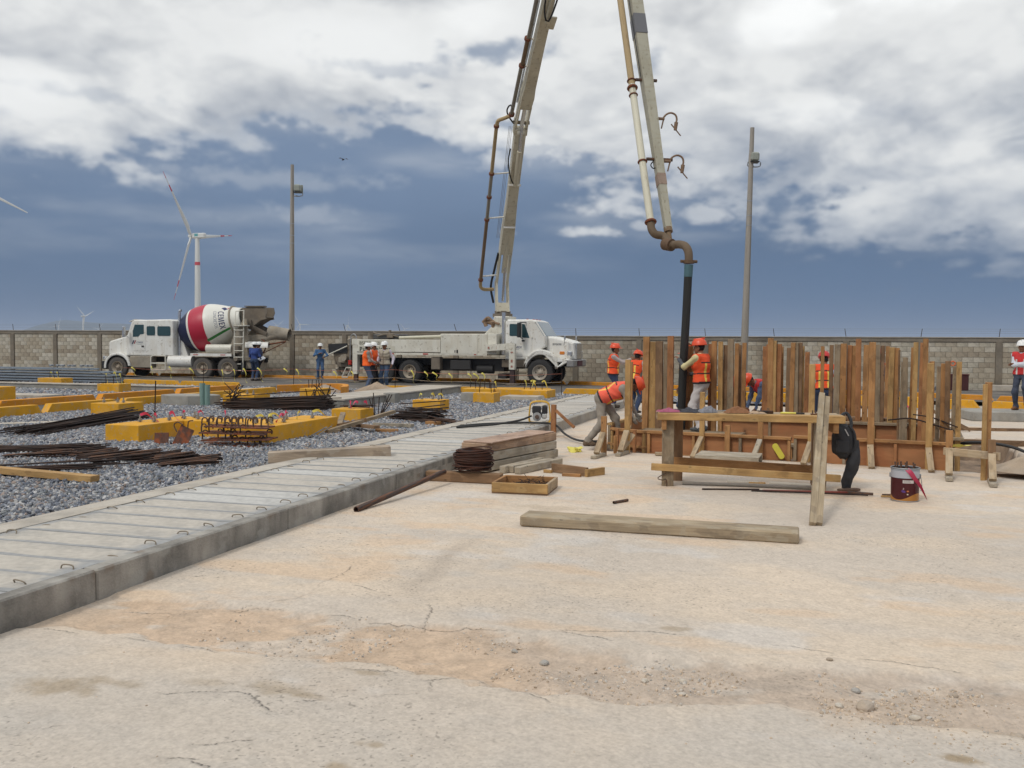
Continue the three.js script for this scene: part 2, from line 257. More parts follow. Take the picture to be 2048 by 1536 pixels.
function groundCol(a, b, x, z, fineK) {
  const big = fbm(a * 0.55 + 3, b * 0.8 + 7, 4), dust = sst(0.38, 0.68, fbm(a * 0.9 + 31, b * 1.7 + 12, 5)), or = sst(0.56, 0.74, fbm(a * 1.25 + 71, b * 2.6 + 40, 5));
  let c = mix3([0.485, 0.44, 0.385], [0.575, 0.49, 0.39], 0.35 + dust * 0.6);
  c = mix3(c, [0.44, 0.42, 0.385], sst(0.60, 0.75, fbm(a * 1.8 + 11, b * 2.2 + 90, 4)) * 0.35);
  c = mix3(c, [0.60, 0.43, 0.275], or * 0.42 * sst(3.6, 5.4, b));
  c = mix3(c, [0.55, 0.53, 0.50], sst(0.64, 0.76, fbm(a * 1.1 + 55, b * 2.1 + 66, 4)) * 0.5);
  c = mix3(c, [0.47, 0.44, 0.395], sst(4.5, 3.7, b + (fbm(a * 0.8 + 4, b, 3) - 0.5)) * 0.6); c = c.map((v) => v * (0.93 + big * 0.16));
  { const q = (a + 2.52 + (b - 6.7) * 0.08 + (fbm(a * 2, b * 2 + 3, 3) - 0.5) * 0.3) / 0.10; if (Math.abs(q) < 3) c = mix3(c, [0.39, 0.335, 0.275], Math.exp(-q * q) * sst(5.6, 6.1, b) * sst(7.8, 7.2, b) * 0.55); }
  const fine = vn(x * 60, z * 60) * 0.5 + vn(x * 140 + 9, z * 140) * 0.5;
  const sp = sst(0.80, 0.93, vn(x * 75 + 3, z * 75 + 8)) * (0.25 + 0.75 * sst(0.45, 0.65, fbm(x * 1.3 + 2, z * 1.3, 3)));
  const k = 1 + (fine - 0.5) * 0.34 * fineK - sp * 0.42 * fineK + (fbm(x * 14, z * 14, 3) - 0.5) * 0.16;
  const s = stripMask(a, b);
  if (s > 0) {
    let d = mix3([0.49, 0.365, 0.255], [0.42, 0.345, 0.275], sst(-1.9, -0.6, a + (fbm(x * 3, z * 3, 3) - 0.5) * 1.5));
    d = mix3(d, [0.50, 0.47, 0.42], sst(0.56, 0.7, fbm(x * 2.6 + 8, z * 5 + 1, 4)) * 0.6);
    d = d.map((v) => v * (0.72 + 0.56 * fbm(x * 11 + 5, z * 11, 4)));
    c = mix3(c, d, s * sst(0.18, 0.55, fbm(x * 3.2 + 60, z * 3.2 + 13, 4) + 0.2) * 0.80);
  }
  for (const [sa, sb, ra, rb, w] of stains) {
    const da = (a - sa) / ra, db = (b - sb) / rb; if (da * da + db * db > 6) continue;
    const r = Math.sqrt(da * da + db * db) + (fbm(x * 9 + sa, z * 9 + sb, 4) - 0.5) * 1.5; c = mix3(c, [0.27, 0.20, 0.115], sst(1.1, 0.25, r) * w);
  }
  const pd = pitDepth(x, z); if (pd > 0) c = mix3(c, [0.20, 0.145, 0.10].map((v) => v * (0.5 + fbm(x * 8, z * 8, 4))), sst(0.02, 0.3, pd));
  return [c[0] * k * 1.045, c[1] * k * 1.015, c[2] * k * 0.995];
}
const cracks = [
  [[-4.06, 4.93], [-3.73, 4.99], [-3.38, 5.19], [-3.12, 5.5], [-3.15, 6.13], [-3.22, 6.62]], [[-3.4, 5.17], [-3.0, 5.24], [-2.6, 5.21], [-2.24, 5.16], [-1.62, 5.23], [-1.29, 5.36], [-0.93, 5.26]],
  [[-2.47, 4.36], [-1.9, 4.38], [-1.72, 4.33], [-1.55, 4.46], [-1.3, 4.39], [-1.0, 4.2]], [[-1.72, 4.33], [-1.66, 4.18], [-1.9, 4.05], [-2.2, 3.9]], [[-3.1, 3.3], [-2.75, 3.42], [-2.5, 3.3], [-2.2, 3.42]],
  [[-3.0, 3.75], [-2.5, 3.9], [-2.25, 3.72], [-2.2, 3.55]], [[-1.3, 5.35], [-0.6, 5.5], [0.1, 5.45], [0.9, 5.3]], [[-4.2, 4.44], [-3.4, 4.40], [-2.97, 4.38]], [[-2.1, 5.15], [-2.2, 5.6], [-2.9, 5.9]], [[-2.7, 3.1], [-2.3, 3.2], [-2.1, 3.05]]];
function groundSheet(name, a0, a1, b0, b1, step, tw, th, fineK) {
  const na = Math.round((a1 - a0) / step), nb = Math.round((b1 - b0) / step), pos = [], uv = [], idx = [];
  for (let j = 0; j <= nb; j++) for (let i = 0; i <= na; i++) {
    const a = a0 + (a1 - a0) * i / na, b = b0 + (b1 - b0) * j / nb, p = site(a, b); pos.push(p.x, groundHeight(a, b, p.x, p.z), p.z); uv.push(i / na, j / nb);
    if (i < na && j < nb) { const k = j * (na + 1) + i; idx.push(k, k + 1, k + na + 2, k, k + na + 2, k + na + 1); }
  }
  const g = new THREE.BufferGeometry(); g.setAttribute('position', new THREE.Float32BufferAttribute(pos, 3)); g.setAttribute('uv', new THREE.Float32BufferAttribute(uv, 2)); g.setIndex(idx); g.computeVertexNormals();
  const d = new Uint8Array(tw * th * 4), bw = tw >> 1, bh = th >> 1, hb = new Uint8Array(bw * bh * 4);
  for (let j = 0; j < th; j++) for (let i = 0; i < tw; i++) {
    const a = a0 + (a1 - a0) * (i + 0.5) / tw, b = b0 + (b1 - b0) * (j + 0.5) / th, x = a * CS + b * SN, z = a * SN - b * CS, c = groundCol(a, b, x, z, fineK), o = (j * tw + i) * 4;
    d[o] = toS(c[0]); d[o + 1] = toS(c[1]); d[o + 2] = toS(c[2]); d[o + 3] = 255;
  }
  for (let j = 0; j < bh; j++) for (let i = 0; i < bw; i++) {
    const a = a0 + (a1 - a0) * (i + 0.5) / bw, b = b0 + (b1 - b0) * (j + 0.5) / bh, x = a * CS + b * SN, z = a * SN - b * CS, o = (j * bw + i) * 4, s = stripMask(a, b);
    const h = clamp(0.45 + (vn(x * 45, z * 45) - 0.5) * 0.25 + (vn(x * 88, z * 88) - 0.5) * 0.3 + (fbm(x * 9, z * 9, 4) - 0.5) * 0.35 + s * (fbm(x * 22 + 4, z * 22, 3) - 0.5) * 0.9); hb[o] = hb[o + 1] = hb[o + 2] = Math.round(255 * h); hb[o + 3] = 255;
  }
  const rc = rng(5);
  for (const line of cracks) for (let s = 0; s + 1 < line.length; s++) {
    const [p, q] = [line[s], line[s + 1]], L = Math.hypot(q[0] - p[0], q[1] - p[1]), n = Math.ceil(L * 500);
    for (let k = 0; k < n; k++) {
      const t = k / n, a = mix(p[0], q[0], t) + (fbm(p[0] * 5 + t * L * 7, s * 3.7, 5) - 0.5) * 0.10 + (vn(t * L * 60, s + p[1] * 3) - 0.5) * 0.02, b = mix(p[1], q[1], t) + (fbm(t * L * 7 + 40, p[1] * 7 + s, 5) - 0.5) * 0.10;
      if (vn(a * 6, b * 6) < 0.38) continue;
      const put = (D, w, h, f) => { const i = Math.floor((a - a0) / (a1 - a0) * w), j = Math.floor((b - b0) / (b1 - b0) * h); if (i < 1 || j < 1 || i >= w - 1 || j >= h - 1) return; for (const [di, dj, m] of [[0, 0, f], [1, 0, f * 0.5], [0, 1, f * 0.4]]) { const o = ((j + dj) * w + i + di) * 4; for (let c = 0; c < 3; c++) D[o + c] *= 1 - m; } };
      put(d, tw, th, 0.02 + 0.10 * rc() * sst(0.38, 0.7, vn(a * 6, b * 6)) * 1.6); put(hb, bw, bh, 0.3);
    }
  }
  const mk = (D, w, h, srgb) => { const t = new THREE.DataTexture(D, w, h, THREE.RGBAFormat); t.magFilter = t.minFilter = THREE.LinearFilter; if (srgb) t.colorSpace = THREE.SRGBColorSpace; t.needsUpdate = true; return t; };
  structure(name, g, std([1, 1, 1], 0.95, { map: mk(d, tw, th, true), bumpMap: mk(hb, bw, bh, false), bumpScale: 0.016 }));
}
groundSheet('concrete_yard', -4.7, 6.2, 0.5, 9.0, 0.03, 2048, 1597, 1);
groundSheet('concrete_yard', -4.7, 14.3, 9.0, 28.0, 0.1, 1792, 1792, 0.8);
{
  const s = new THREE.Shape([[-6000, -4000], [6000, -4000], [6000, 9000], [-6000, 9000]].map((p) => new THREE.Vector2(...p)));
  s.holes.push(new THREE.Path([[-4.69, 0.51], [6.19, 0.51], [6.19, 9.01], [14.29, 9.01], [14.29, 27.99], [-4.69, 27.99]].map((p) => new THREE.Vector2(...p))));
  const g = new THREE.ShapeGeometry(s); g.rotateX(-Math.PI / 2);
  const soilT = tex(512, 512, (u, v) => { const k = 0.7 + 0.6 * fbm(u * 8, v * 8, 6, 8); return mix3([0.40 * k, 0.345 * k, 0.275 * k], [0.30 * k, 0.27 * k, 0.22 * k], sst(0.4, 0.7, fbm(u * 5 + 3, v * 5, 4, 5))); }, { repeat: [0.15, 0.15] });
  structure('ground', g, std([1, 1, 1], 0.95, { map: soilT }), V(0, -0.03, 0), -TH);
}
// flat sheet on the site grid
function sheet(name, pts, y, mat) { const g = new THREE.ShapeGeometry(new THREE.Shape(pts.map((p) => new THREE.Vector2(...p)))); g.rotateX(-Math.PI / 2); return structure(name, g, mat, V(0, y, 0), -TH); }
const asphT = tex(512, 512, (u, v) => { const k = 0.75 + (fbm(u * 10, v * 10, 4, 10) - 0.5) * 0.6 + (vn(u * 128, v * 128, 128) - 0.5) * 0.35, d = sst(0.4, 0.75, fbm(u * 4 + 8, v * 4, 5, 4)); return mix3([0.125 * k, 0.115 * k, 0.105 * k], [0.24 * k, 0.205 * k, 0.165 * k], d * 0.7); }, { repeat: [0.3, 0.3] });
const ASPH = std([1, 1, 1], 0.95, { map: asphT });
sheet('road', rect(-70, 31.2, 30, 39.4), 0.098, ASPH);
sheet('road', rect(-18.55, 6, -16.6, 31.2), 0.094, ASPH);
sheet('verge', rect(-70, 39.4, 30, 41.35), 0.075, CONC_DARK);
const gravBaseT = tex(512, 512, (u, v) => { const k = 0.55 + 0.9 * vn(u * 60, v * 60, 60) * vn(u * 60 + 7, v * 60 + 3, 60) + (fbm(u * 20, v * 20, 3, 20) - 0.5) * 0.5; return [0.21 * k, 0.215 * k, 0.23 * k]; }, { repeat: [0.5, 0.5] });
const GRAVBASE = std([1, 1, 1], 0.95, { map: gravBaseT, bumpMap: gravBaseT, bumpScale: 0.03 });
sheet('gravel_bed', rect(-16.4, 3, -6.5, 31.1), 0.062, GRAVBASE);
sheet('gravel_bed', rect(-70, 6, -18.75, 31.1), 0.062, GRAVBASE);
sheet('gravel_bed', rect(-6.2, 26.2, -4.3, 31.1), 0.062, GRAVBASE);
sheet('gravel_bed', rect(-4.25, 28.02, 3.0, 31.1), 0.062, GRAVBASE);

// stones of the gravel bed: three shapes, tens of thousands of copies
{
  const rs = rng(901), cols = [[0.19, 0.205, 0.24], [0.25, 0.262, 0.29], [0.12, 0.13, 0.155], [0.30, 0.30, 0.31], [0.36, 0.35, 0.335], [0.21, 0.22, 0.225], [0.27, 0.215, 0.185], [0.15, 0.165, 0.20], [0.44, 0.43, 0.42], [0.17, 0.18, 0.20]];
  const shapes = [0, 1, 2].map((k) => { const g = new THREE.IcosahedronGeometry(1, 0), p = g.attributes.position, m = {}; for (let i = 0; i < p.count; i++) { const key = [p.getX(i), p.getY(i), p.getZ(i)].map((v) => v.toFixed(3)).join(); m[key] ??= 0.72 + rs() * 0.5; p.setXYZ(i, p.getX(i) * m[key], p.getY(i) * m[key] * 0.72, p.getZ(i) * m[key] * (0.8 + k * 0.1)); } g.computeVertexNormals(); return g; });
  const mat = std([1, 1, 1], 0.9); mat.flatShading = true;
  const bands = [  // a0, a1, b0, b1, stones, size
    [-11.5, -6.55, 5.0, 12, 36000, 0.021], [-16.3, -11.5, 8.5, 16, 17000, 0.026], [-13.5, -6.55, 12, 17.5, 34000, 0.024], [-16.3, -6.5, 16, 24, 40000, 0.028], [-16.3, -6.5, 24, 31, 30000, 0.034], [-6.2, -4.4, 26.3, 31, 5000, 0.034], [-4.2, 3, 28.1, 31, 8000, 0.036], [-30, -18.8, 16, 31, 34000, 0.042]];
  let m = M4(), q = new THREE.Quaternion(), e = new THREE.Euler(), col = new THREE.Color();
  const im = new THREE.InstancedMesh(shapes[1], mat, bands.reduce((s, q) => s + q[4], 0)); im.name = 'gravel'; tag(im, 'grey and white crushed stone spread over the yard', 'gravel', null, 'stuff'); let gi = 0;
  bands.forEach(([a0, a1, b0, b1, n, size]) => {
    for (let k2 = 0; k2 < n; k2++, gi++) {
      const a = a0 + (a1 - a0) * rs(), b = b0 + (b1 - b0) * rs(), wave = (fbm(a * 1.2, b * 1.2 + 5, 3) - 0.5) * 0.05, s = size * (0.6 + rs() * 0.85), edge = sst(-6.5, -6.8, a), lap = (fbm(b * 2.1 + 3, 7, 3) - 0.5) * 0.22 * sst(-7.2, -6.5, a) ; const p = site(a + lap, b, 0.066 + (a < -6.3 ? Math.max(0, lap + a + 6.58) * 0.18 : 0) + wave * 0.5 * edge + rs() * rs() * 0.035 * edge);
      q.setFromEuler(e.set(rs() * 6.28, rs() * 6.28, rs() * 6.28)); m.compose(p, q, V(s * (0.75 + rs() * 0.6), s * (0.75 + rs() * 0.5), s)); im.setMatrixAt(gi, m);
      const c = cols[Math.floor(rs() * cols.length)], k = 0.75 + rs() * 0.6; im.setColorAt(gi, col.setRGB(c[0] * k, c[1] * k, c[2] * k));
    }
  });
  scene.add(im);
  // loose chips in the dug-up strip across the yard
  const chips = new THREE.InstancedMesh(shapes[0], mat, 5200); chips.name = numbered('stone_chips'); tag(chips, 'small stone chips and crumbs lying in the dug strip', 'chips', null, 'stuff');
  for (let i = 0; i < chips.count; i++) {
    let a, b; const w = rs();
    if (w < 0.72) { a = -3.4 + 4.9 * Math.pow(rs(), 0.7); const [lo, hi] = stripEdge(a); b = mix(lo - 0.05, hi + 0.05, 0.5 + (rs() - 0.5) * (0.5 + rs() * 0.6)); if (fbm(a * 3.1 + 9, b * 3.1, 3) < 0.47) { i--; continue; } } else if (w < 0.86) { a = -4 + 8 * rs(); b = 2.6 + 10 * rs(); } else { a = 0.2 + 1.1 * rs(); b = 4.0 + 1.0 * rs(); }
    const p = site(a, b), s = (0.0022 + 0.0085 * Math.pow(rs(), 5)) * (w < 0.72 ? 1.2 : 0.75); p.y = groundHeight(a, b, p.x, p.z) + s * 0.1;
    q.setFromEuler(e.set(rs() * 6.28, rs() * 6.28, rs() * 6.28)); m.compose(p, q, V(s * 1.2, s, s)); chips.setMatrixAt(i, m);
    const k = 0.75 + rs() * 0.5, br = rs(); chips.setColorAt(i, br < 0.6 ? col.setRGB(0.53 * k, 0.42 * k, 0.31 * k) : br < 0.75 ? col.setRGB(0.42 * k, 0.39 * k, 0.35 * k) : col.setRGB(0.52 * k, 0.47 * k, 0.41 * k));
  }
  scene.add(chips);
}
{ // single stones one can point at
  const rk = rng(44), mats = [std([0.45, 0.375, 0.30], 0.95, { map: concT }), std([0.40, 0.375, 0.34], 0.95, { map: concT }), std([0.58, 0.52, 0.44], 0.95, { map: concT })];
  const list = [[0.39, 4.69, 0.040, 0, 'largest rounded brown stone in the dug strip on the right'], [0.27, 4.70, 0.022, 2, 'pale stone just left of the largest brown stone'], [0.60, 4.63, 0.022, 2, 'cream stone right of the largest brown stone in the strip'], [-0.49, 4.77, 0.022, 2, 'pale angular stone in the middle of the dug strip'], [-0.68, 4.73, 0.02, 2, 'pale stone left of the other pale stone mid strip'], [-0.47, 4.56, 0.018, 2, 'cream stone at the near edge of the strip'], [0.36, 4.93, 0.022, 1, 'dark clod behind the largest brown stone'], [1.01, 4.52, 0.024, 0, 'grey stone at the right edge of the picture'], [0.82, 4.98, 0.02, 0, 'grey stone among rubble at the right end of the strip'], [0.25, 5.28, 0.016, 0, 'dark brown clod beyond the strip on pale concrete'], [-1.45, 4.95, 0.02, 1, 'grey flat stone where the strip turns stony'], [-1.25, 4.85, 0.022, 1, 'grey broken stone at the left of the stony strip']];
  for (const [a, b, s, mi, label] of list) {
    const g = new THREE.IcosahedronGeometry(s, 1), p = g.attributes.position, o = rk() * 50;
    for (let i = 0; i < p.count; i++) { const v = V(p.getX(i), p.getY(i), p.getZ(i)), k = 0.72 + 0.6 * fbm(v.x / s * 1.1 + o, v.y / s * 1.1 + v.z / s * 0.9 + o, 2); p.setXYZ(i, v.x * k * 1.25, v.y * k * 0.62, v.z * k); }
    g.computeVertexNormals(); const w = site(a, b); w.y = groundHeight(a, b, w.x, w.z) + s * 0.32;
    solo('stone', g, mats[mi], label, 'stone', w, rk() * 6, 'single stones on the concrete yard');
  }
}

// ---------------------------------------------------------------- cable trench with lifting-handle covers
{
  const t = sthing('cable_trench', 'raised concrete cable trench with a row of lidded covers', 'cable trench', -5.2, 16, 0);
  const coverT = [0, 1, 2, 3].map((k) => tex(512, 128, (u, v) => {
    const n = fbm(u * 5 + k * 13, v * 2 + k * 7, 5), m = fbm(u * 40 + k, v * 10, 3), dust = sst(0.08, 0.16, v - 0.02 + (n - 0.5) * 0.14) * sst(1.02, 0.95, v + (n - 0.5) * 0.10) * sst(-0.02, 0.07, u + (n - 0.5) * 0.10) * sst(1.02, 0.88, u + (n - 0.5) * 0.25) * (0.75 + 0.25 * sst(0.3, 0.5, n));
    const g = 0.9 + (m - 0.5) * 0.3 + (n - 0.5) * 0.2; return mix3([0.345 * g, 0.345 * g, 0.34 * g], k === 3 ? [0.56 * g, 0.545 * g, 0.51 * g] : [0.53 * g, 0.485 * g, 0.42 * g], dust);
  }));
  const mats = coverT.map((m) => std([1, 1, 1], 0.92, { map: m, bumpMap: concB, bumpScale: 0.002 }));
  const cg = new THREE.BoxGeometry(1.43, 0.07, 0.383); { const n = cg.attributes.normal, p = cg.attributes.position, uv = cg.attributes.uv; for (let i = 0; i < p.count; i++) uv.setXY(i, p.getX(i) / 1.43 + 0.5, n.getY(i) > 0.5 ? 0.5 - p.getZ(i) / 0.383 : 0.05); }
  const hg = merge([tube([[-0.05, 0, 0], [-0.047, 0.018, 0], [-0.035, 0.027, 0], [0.035, 0.027, 0], [0.047, 0.018, 0], [0.05, 0, 0]], 0.0052, 18, 6)]);
  const rc = rng(61), hm = std([0.27, 0.225, 0.17], 0.7, { metalness: 0.3 });
  for (let k = 0; k < 65; k++) {
    const b = 3.45 + k * 0.39, c = part(t, 'cover', cg, mats[[0, 1, 2, 0, 1, 2, 3, 1, 0, 2][Math.floor(rc() * 10)]]);
    c.position.set((rc() - 0.5) * 0.012, 0.165 + (rc() - 0.5) * 0.006, 16 - b); c.rotation.z = (rc() - 0.5) * 0.004; c.rotation.x = (rc() - 0.5) * 0.01;
    for (const s of [-1, 1]) { const h = part(c, 'handle', hg, hm); h.position.set(s * 0.645 + (rc() - 0.5) * 0.03, 0.034 - (rc() < 0.35 ? 0.02 : 0), (rc() - 0.5) * 0.05); h.rotation.y = (rc() - 0.5) * 0.35; h.rotation.x = (rc() - 0.5) * 1.9; }
  }
  // kerb walls: right one seen from the yard, left one with a sloped haunch to the gravel
  const kerbT = tex(1024, 256, (u, v) => {
    const st = fbm(u * 26, v * 1.6 + 3, 5, 26), bl = fbm(u * 9 + 4, v * 3, 5, 9), rust = sst(0.68, 0.8, fbm(u * 16 + 8, v * 4 + 2, 4, 16)), f = vn(u * 256, v * 120, 256), k = 0.70 + (st - 0.5) * 0.8 + (bl - 0.5) * 0.8 + (f - 0.5) * 0.12;
    let c = [0.37 * k, 0.345 * k, 0.305 * k]; c = mix3(c, [0.19, 0.13, 0.085], rust * 0.45); return mix3(c, [0.36, 0.345, 0.31], sst(0.60, 0.72, fbm(u * 12 + 30, v * 5 + 9, 4, 12)) * 0.6);
  }, { repeat: [1 / 3.2, 1 / 0.8] });
  const KERBM = std([1, 1, 1], 0.9, { map: kerbT, bumpMap: concB, bumpScale: 0.004 });
  const topM = conc([0.40, 0.375, 0.33]);
  for (let b = 2.6; b < 17.3; b += 2.45) {
    const L = Math.min(2.44, 17.2 - b), zc = 16 - (b + L / 2);
    const w = part(t, 'kerb_wall', cbox(0.125, 0.27, L, 0.012, 0.767, 0.065, zc), KERBM);
    w.name = 'kerb_wall';
  }
  for (let b = 2.6; b < 28.6; b += 4.3) {
    const L = Math.min(4.29, 28.6 - b), zc = 16 - (b + L / 2), g = extr([[-0.74, -0.05], [-0.74, 0.2], [-0.87, 0.205], [-0.95, 0.2], [-1.36, 0.12], [-1.5, 0.02], [-1.5, -0.05]], L, 0.004);
    part(t, 'haunch', xf(g, 0, 0, zc), CONC_PALE);
  }
  part(t, 'kerb_wall', cbox(0.125, 0.27, 11.2, 0.012, 0.767, 0.065, 16 - 22.9), topM);
  part(t, 'channel_floor', box(1.46, 0.05, 26, -0.01, 0.0, 16 - 15.6), CONC_DARK);
}

// ---------------------------------------------------------------- boundary walls of concrete block
{
  const blkT = tex(256, 256, (u, v) => { const k = 0.85 + (fbm(u * 8, v * 8, 4, 8) - 0.5) * 0.5 + (vn(u * 90, v * 90, 90) - 0.5) * 0.2; return [k, k, k * 0.99]; }, { repeat: [0.7, 0.7] });
  const tones = [[0.38, 0.32, 0.245], [0.45, 0.385, 0.295], [0.48, 0.42, 0.33], [0.50, 0.455, 0.37], [0.55, 0.50, 0.415], [0.60, 0.55, 0.46]].map((c) => std(c, 0.95, { map: blkT, bumpMap: concB, bumpScale: 0.004 }));
  const MORTAR = std([0.33, 0.29, 0.23], 0.95, { map: blkT }), BEAM = conc([0.26, 0.225, 0.18]), COLUMN = conc([0.24, 0.205, 0.16]), CAP = conc([0.42, 0.39, 0.34]);
  const full = cbox(0.40, 0.20, 0.14, 0.005), half = cbox(0.195, 0.20, 0.14, 0.005), rw = rng(17);
  const cols = []; for (let k = -8; k < 19; k++) cols.push(8.14 - 2.905 * k);
  function wall(name, label, a0, a1, top, singles) {
    const t = sthing(name, label, 'wall', a0, 41.3, 0), L = a1 - a0, inner = top - 0.19;
    part(t, 'mortar_core', box(L, inner + 0.2, 0.11, L / 2, inner / 2 - 0.1, -0.085), MORTAR);
    part(t, 'ring_beam', box(L, 0.15, 0.20, L / 2, top - 0.115, -0.06), BEAM);
    part(t, 'coping', cbox(L, 0.045, 0.26, 0.01, L / 2, top - 0.018, -0.06), CAP);
    const mine = cols.filter((c) => c > a0 - 0.2 && c < a1 + 0.2).sort((x, y) => x - y);
    for (const c of mine) part(t, 'column', box(0.24, inner + 0.2, 0.22, c - a0, inner / 2 - 0.1, -0.05), COLUMN);
    const rest = tones.map(() => []), edges = [a0, ...mine.filter((c) => c > a0 + 0.3 && c < a1 - 0.3), a1];
    let n = 0;
    for (let e = 0; e + 1 < edges.length; e++) {
      const x0 = edges[e] + (e ? 0.13 : 0.02), x1 = edges[e + 1] - (e + 2 < edges.length ? 0.13 : 0.02);
      for (let row = 0; inner - row * 0.21 > 0.0; row++) {
        const y = inner - row * 0.21 - 0.105; let x = x0 - (row % 2 ? 0.205 : 0);
        for (; x < x1 - 0.03; x += 0.41) {
          const l = Math.max(x, x0), r = Math.min(x + 0.40, x1), w = r - l; if (w < 0.06) continue;
          const m = Math.floor(clamp((fbm((x + a0) * 0.55 + 7, row * 0.5 + 3, 3) - 0.5) * 1.3 + 0.5 + (rw() - 0.5) * 0.75) * 5.99), z = -0.07 + (rw() - 0.5) * 0.006, cx = (l + r) / 2 - a0, geo = w > 0.39 ? full : Math.abs(w - 0.195) < 0.02 ? half : null;
          if (singles(cx + a0) && n < 299) { n++; const b = part(t, 'block', geo ?? cbox(w, 0.20, 0.14, 0.005), tones[m]); b.position.set(cx, y, z); } else { rest[m].push((geo ? geo.clone() : cbox(w, 0.20, 0.14, 0.005)).translate(cx, y, z)); }
        }
      }
    }
    const mats = [], geos = []; rest.forEach((g, i) => { if (g.length) { geos.push(merge(g)); mats.push(tones[i]); } });
    geos.forEach((g, i) => { const m = part(t, 'blockwork', g, mats[i]); m.userData.kind = 'stuff'; });
    // bent barbed-wire arms with strands
    const arm = [], rightSide = a0 > -20;
    for (const c of mine) { const lean = rightSide ? -0.05 + (c > 4 ? 0.11 : 0) : -0.16; const g = rod([c - a0, top - 0.02, -0.06], [c - a0 + lean, top + 0.34, -0.17], 0.014, 0.014, 6); part(t, 'wire_arm', g, RUST_DARK); arm.push([c - a0, lean]); }
    for (const f of [0.45, 0.72, 0.97]) { const w = []; for (let i = 0; i + 1 < arm.length; i++) w.push(rod([arm[i][0] + arm[i][1] * f, top + 0.34 * f, -0.06 - 0.11 * f], [arm[i + 1][0] + arm[i + 1][1] * f, top + 0.34 * f, -0.06 - 0.11 * f], 0.0028, 0.0028, 4)); part(t, 'wire_strand', merge(w), std([0.25, 0.25, 0.25], 0.6, { metalness: 0.5 })); }
    return t;
  }
  wall('boundary_wall', 'taller concrete block boundary wall behind the mixer truck', -45.5, -12.02, 2.4, (a) => a < -32.2 || (a > -23.3 && a < -20.5));
  wall('boundary_wall', 'lower concrete block boundary wall behind the timber formwork', -12.0, 30.5, 2.2, (a) => (a > -9.1 && a < -6.3) || (a > -3.4 && a < 9.2));
}

// ---------------------------------------------------------------- painted kerb bars
{
  const rk = rng(88);
  // runs: [a0,b0] -> [a1,b1], lengths split into precast bars with sloped ends
  function kerb(a0, b0, a1, b1, y, h, d, n, mat, label, group, gap = 0.06) {
    const ax = Math.atan2(b1 - b0, a1 - a0), L = Math.hypot(a1 - a0, b1 - b0) / n, sl = h * 0.75;
    for (let i = 0; i < n; i++) {
      const t = (i + 0.5) / n, l = L - gap - rk() * 0.02, p = site(mix(a0, a1, t), mix(b0, b1, t), y);
      const g = extr([[-l / 2, 0], [l / 2, 0], [l / 2 - sl, h], [-l / 2 + sl, h]], d, 0.012); metric(g, [l, h, d], rk() * 3, rk() * 3);
      solo('kerb_bar', g, mat, label(i, n), 'kerb', p, -TH + ax + (rk() - 0.5) * 0.01, group);
    }
  }
  const ord = ['nearest', 'second', 'third', 'fourth', 'fifth', 'sixth', 'seventh', 'eighth', 'ninth', 'tenth', 'eleventh', 'twelfth'];
  kerb(-16.55, 12.3, -16.35, 27.3, 0.05, 0.24, 0.2, 6, YELLOW, (i) => `yellow kerb bar edging the gravel yard, ${ord[i]} along the side road`, 'kerbs on the near side of the side road');
  kerb(-18.65, 14.5, -18.65, 28.6, 0.05, 0.22, 0.2, 4, ORANGE_KERB, (i) => `orange-yellow kerb bar beyond the side road, ${ord[i]} from the left edge`, 'kerbs on the far side of the side road');
  kerb(-25.6, 31.1, -19.7, 30.4, 0.07, 0.2, 0.2, 2, YELLOW, (i) => i ? 'yellow kerb bar with a tapered end under the mixer rear wheels' : 'yellow kerb bar under the mixer fuel tank', 'kerbs in front of the mixer');
  kerb(-14.3, 30.0, -7.55, 30.6, 0.06, 0.22, 0.2, 3, YELLOW, (i) => ['yellow kerb bar behind the legs of the two orange vests', 'yellow kerb bar in front of the pump truck rear wheel', 'yellow kerb bar in front of the pump truck front wheel'][i], 'kerbs in front of the pump truck', 0.09);
  kerb(-7.4, 30.6, -2.6, 30.8, 0.06, 0.22, 0.2, 2, YELLOW, (i) => i ? 'yellow kerb bar hidden partly by the timber formwork' : 'yellow kerb bar right of the pump truck front wheel', 'kerbs in front of the pump truck', 0.09);
  kerb(-2.5, 29.0, 3.9, 27.9, 0.06, 0.3, 0.25, 2, YELLOW, (i) => i ? 'yellow kerb seen through gaps at the right of the formwork' : 'yellow kerb seen between the workers in the formwork', 'kerbs behind the formwork', 0.09);
  kerb(3.95, 27.9, 5.05, 27.5, 0.06, 0.27, 0.25, 1, YELLOW, () => 'short yellow kerb bar right of the formwork beside the notch', 'kerbs behind the formwork', 0.04);
  kerb(5.1, 27.3, 8.3, 25.4, 0.06, 0.27, 0.25, 1, YELLOW, () => 'yellow kerb bar behind the white-helmet man at the right', 'kerbs behind the formwork', 0.04);
  kerb(-33, 39.2, -12.6, 39.3, 0.07, 0.17, 0.16, 7, ORANGE_KERB, (i) => `thin orange kerb bar along the tall block wall, ${ord[i]} from the left`, 'kerbs along the wall');
  kerb(-12.5, 38.9, -5.4, 37.4, 0.07, 0.17, 0.16, 2, ORANGE_KERB, (i) => i ? 'thin orange kerb bar along the wall right of the pump truck' : 'thin orange kerb bar behind the pump truck front wheel', 'kerbs along the wall');
  kerb(-5.3, 36.4, 3.9, 34.2, 0.07, 0.17, 0.16, 3, ORANGE_KERB, (i) => `thin orange kerb bar along the wall behind the formwork, ${ord[i]} from the left`, 'kerbs along the wall');
  kerb(4.0, 33.6, 8.6, 31.0, 0.07, 0.18, 0.16, 2, ORANGE_KERB, (i) => i ? 'thin orange kerb bar along the wall behind the white-helmet man' : 'thin orange kerb bar along the wall beside the red box', 'kerbs along the wall');
}

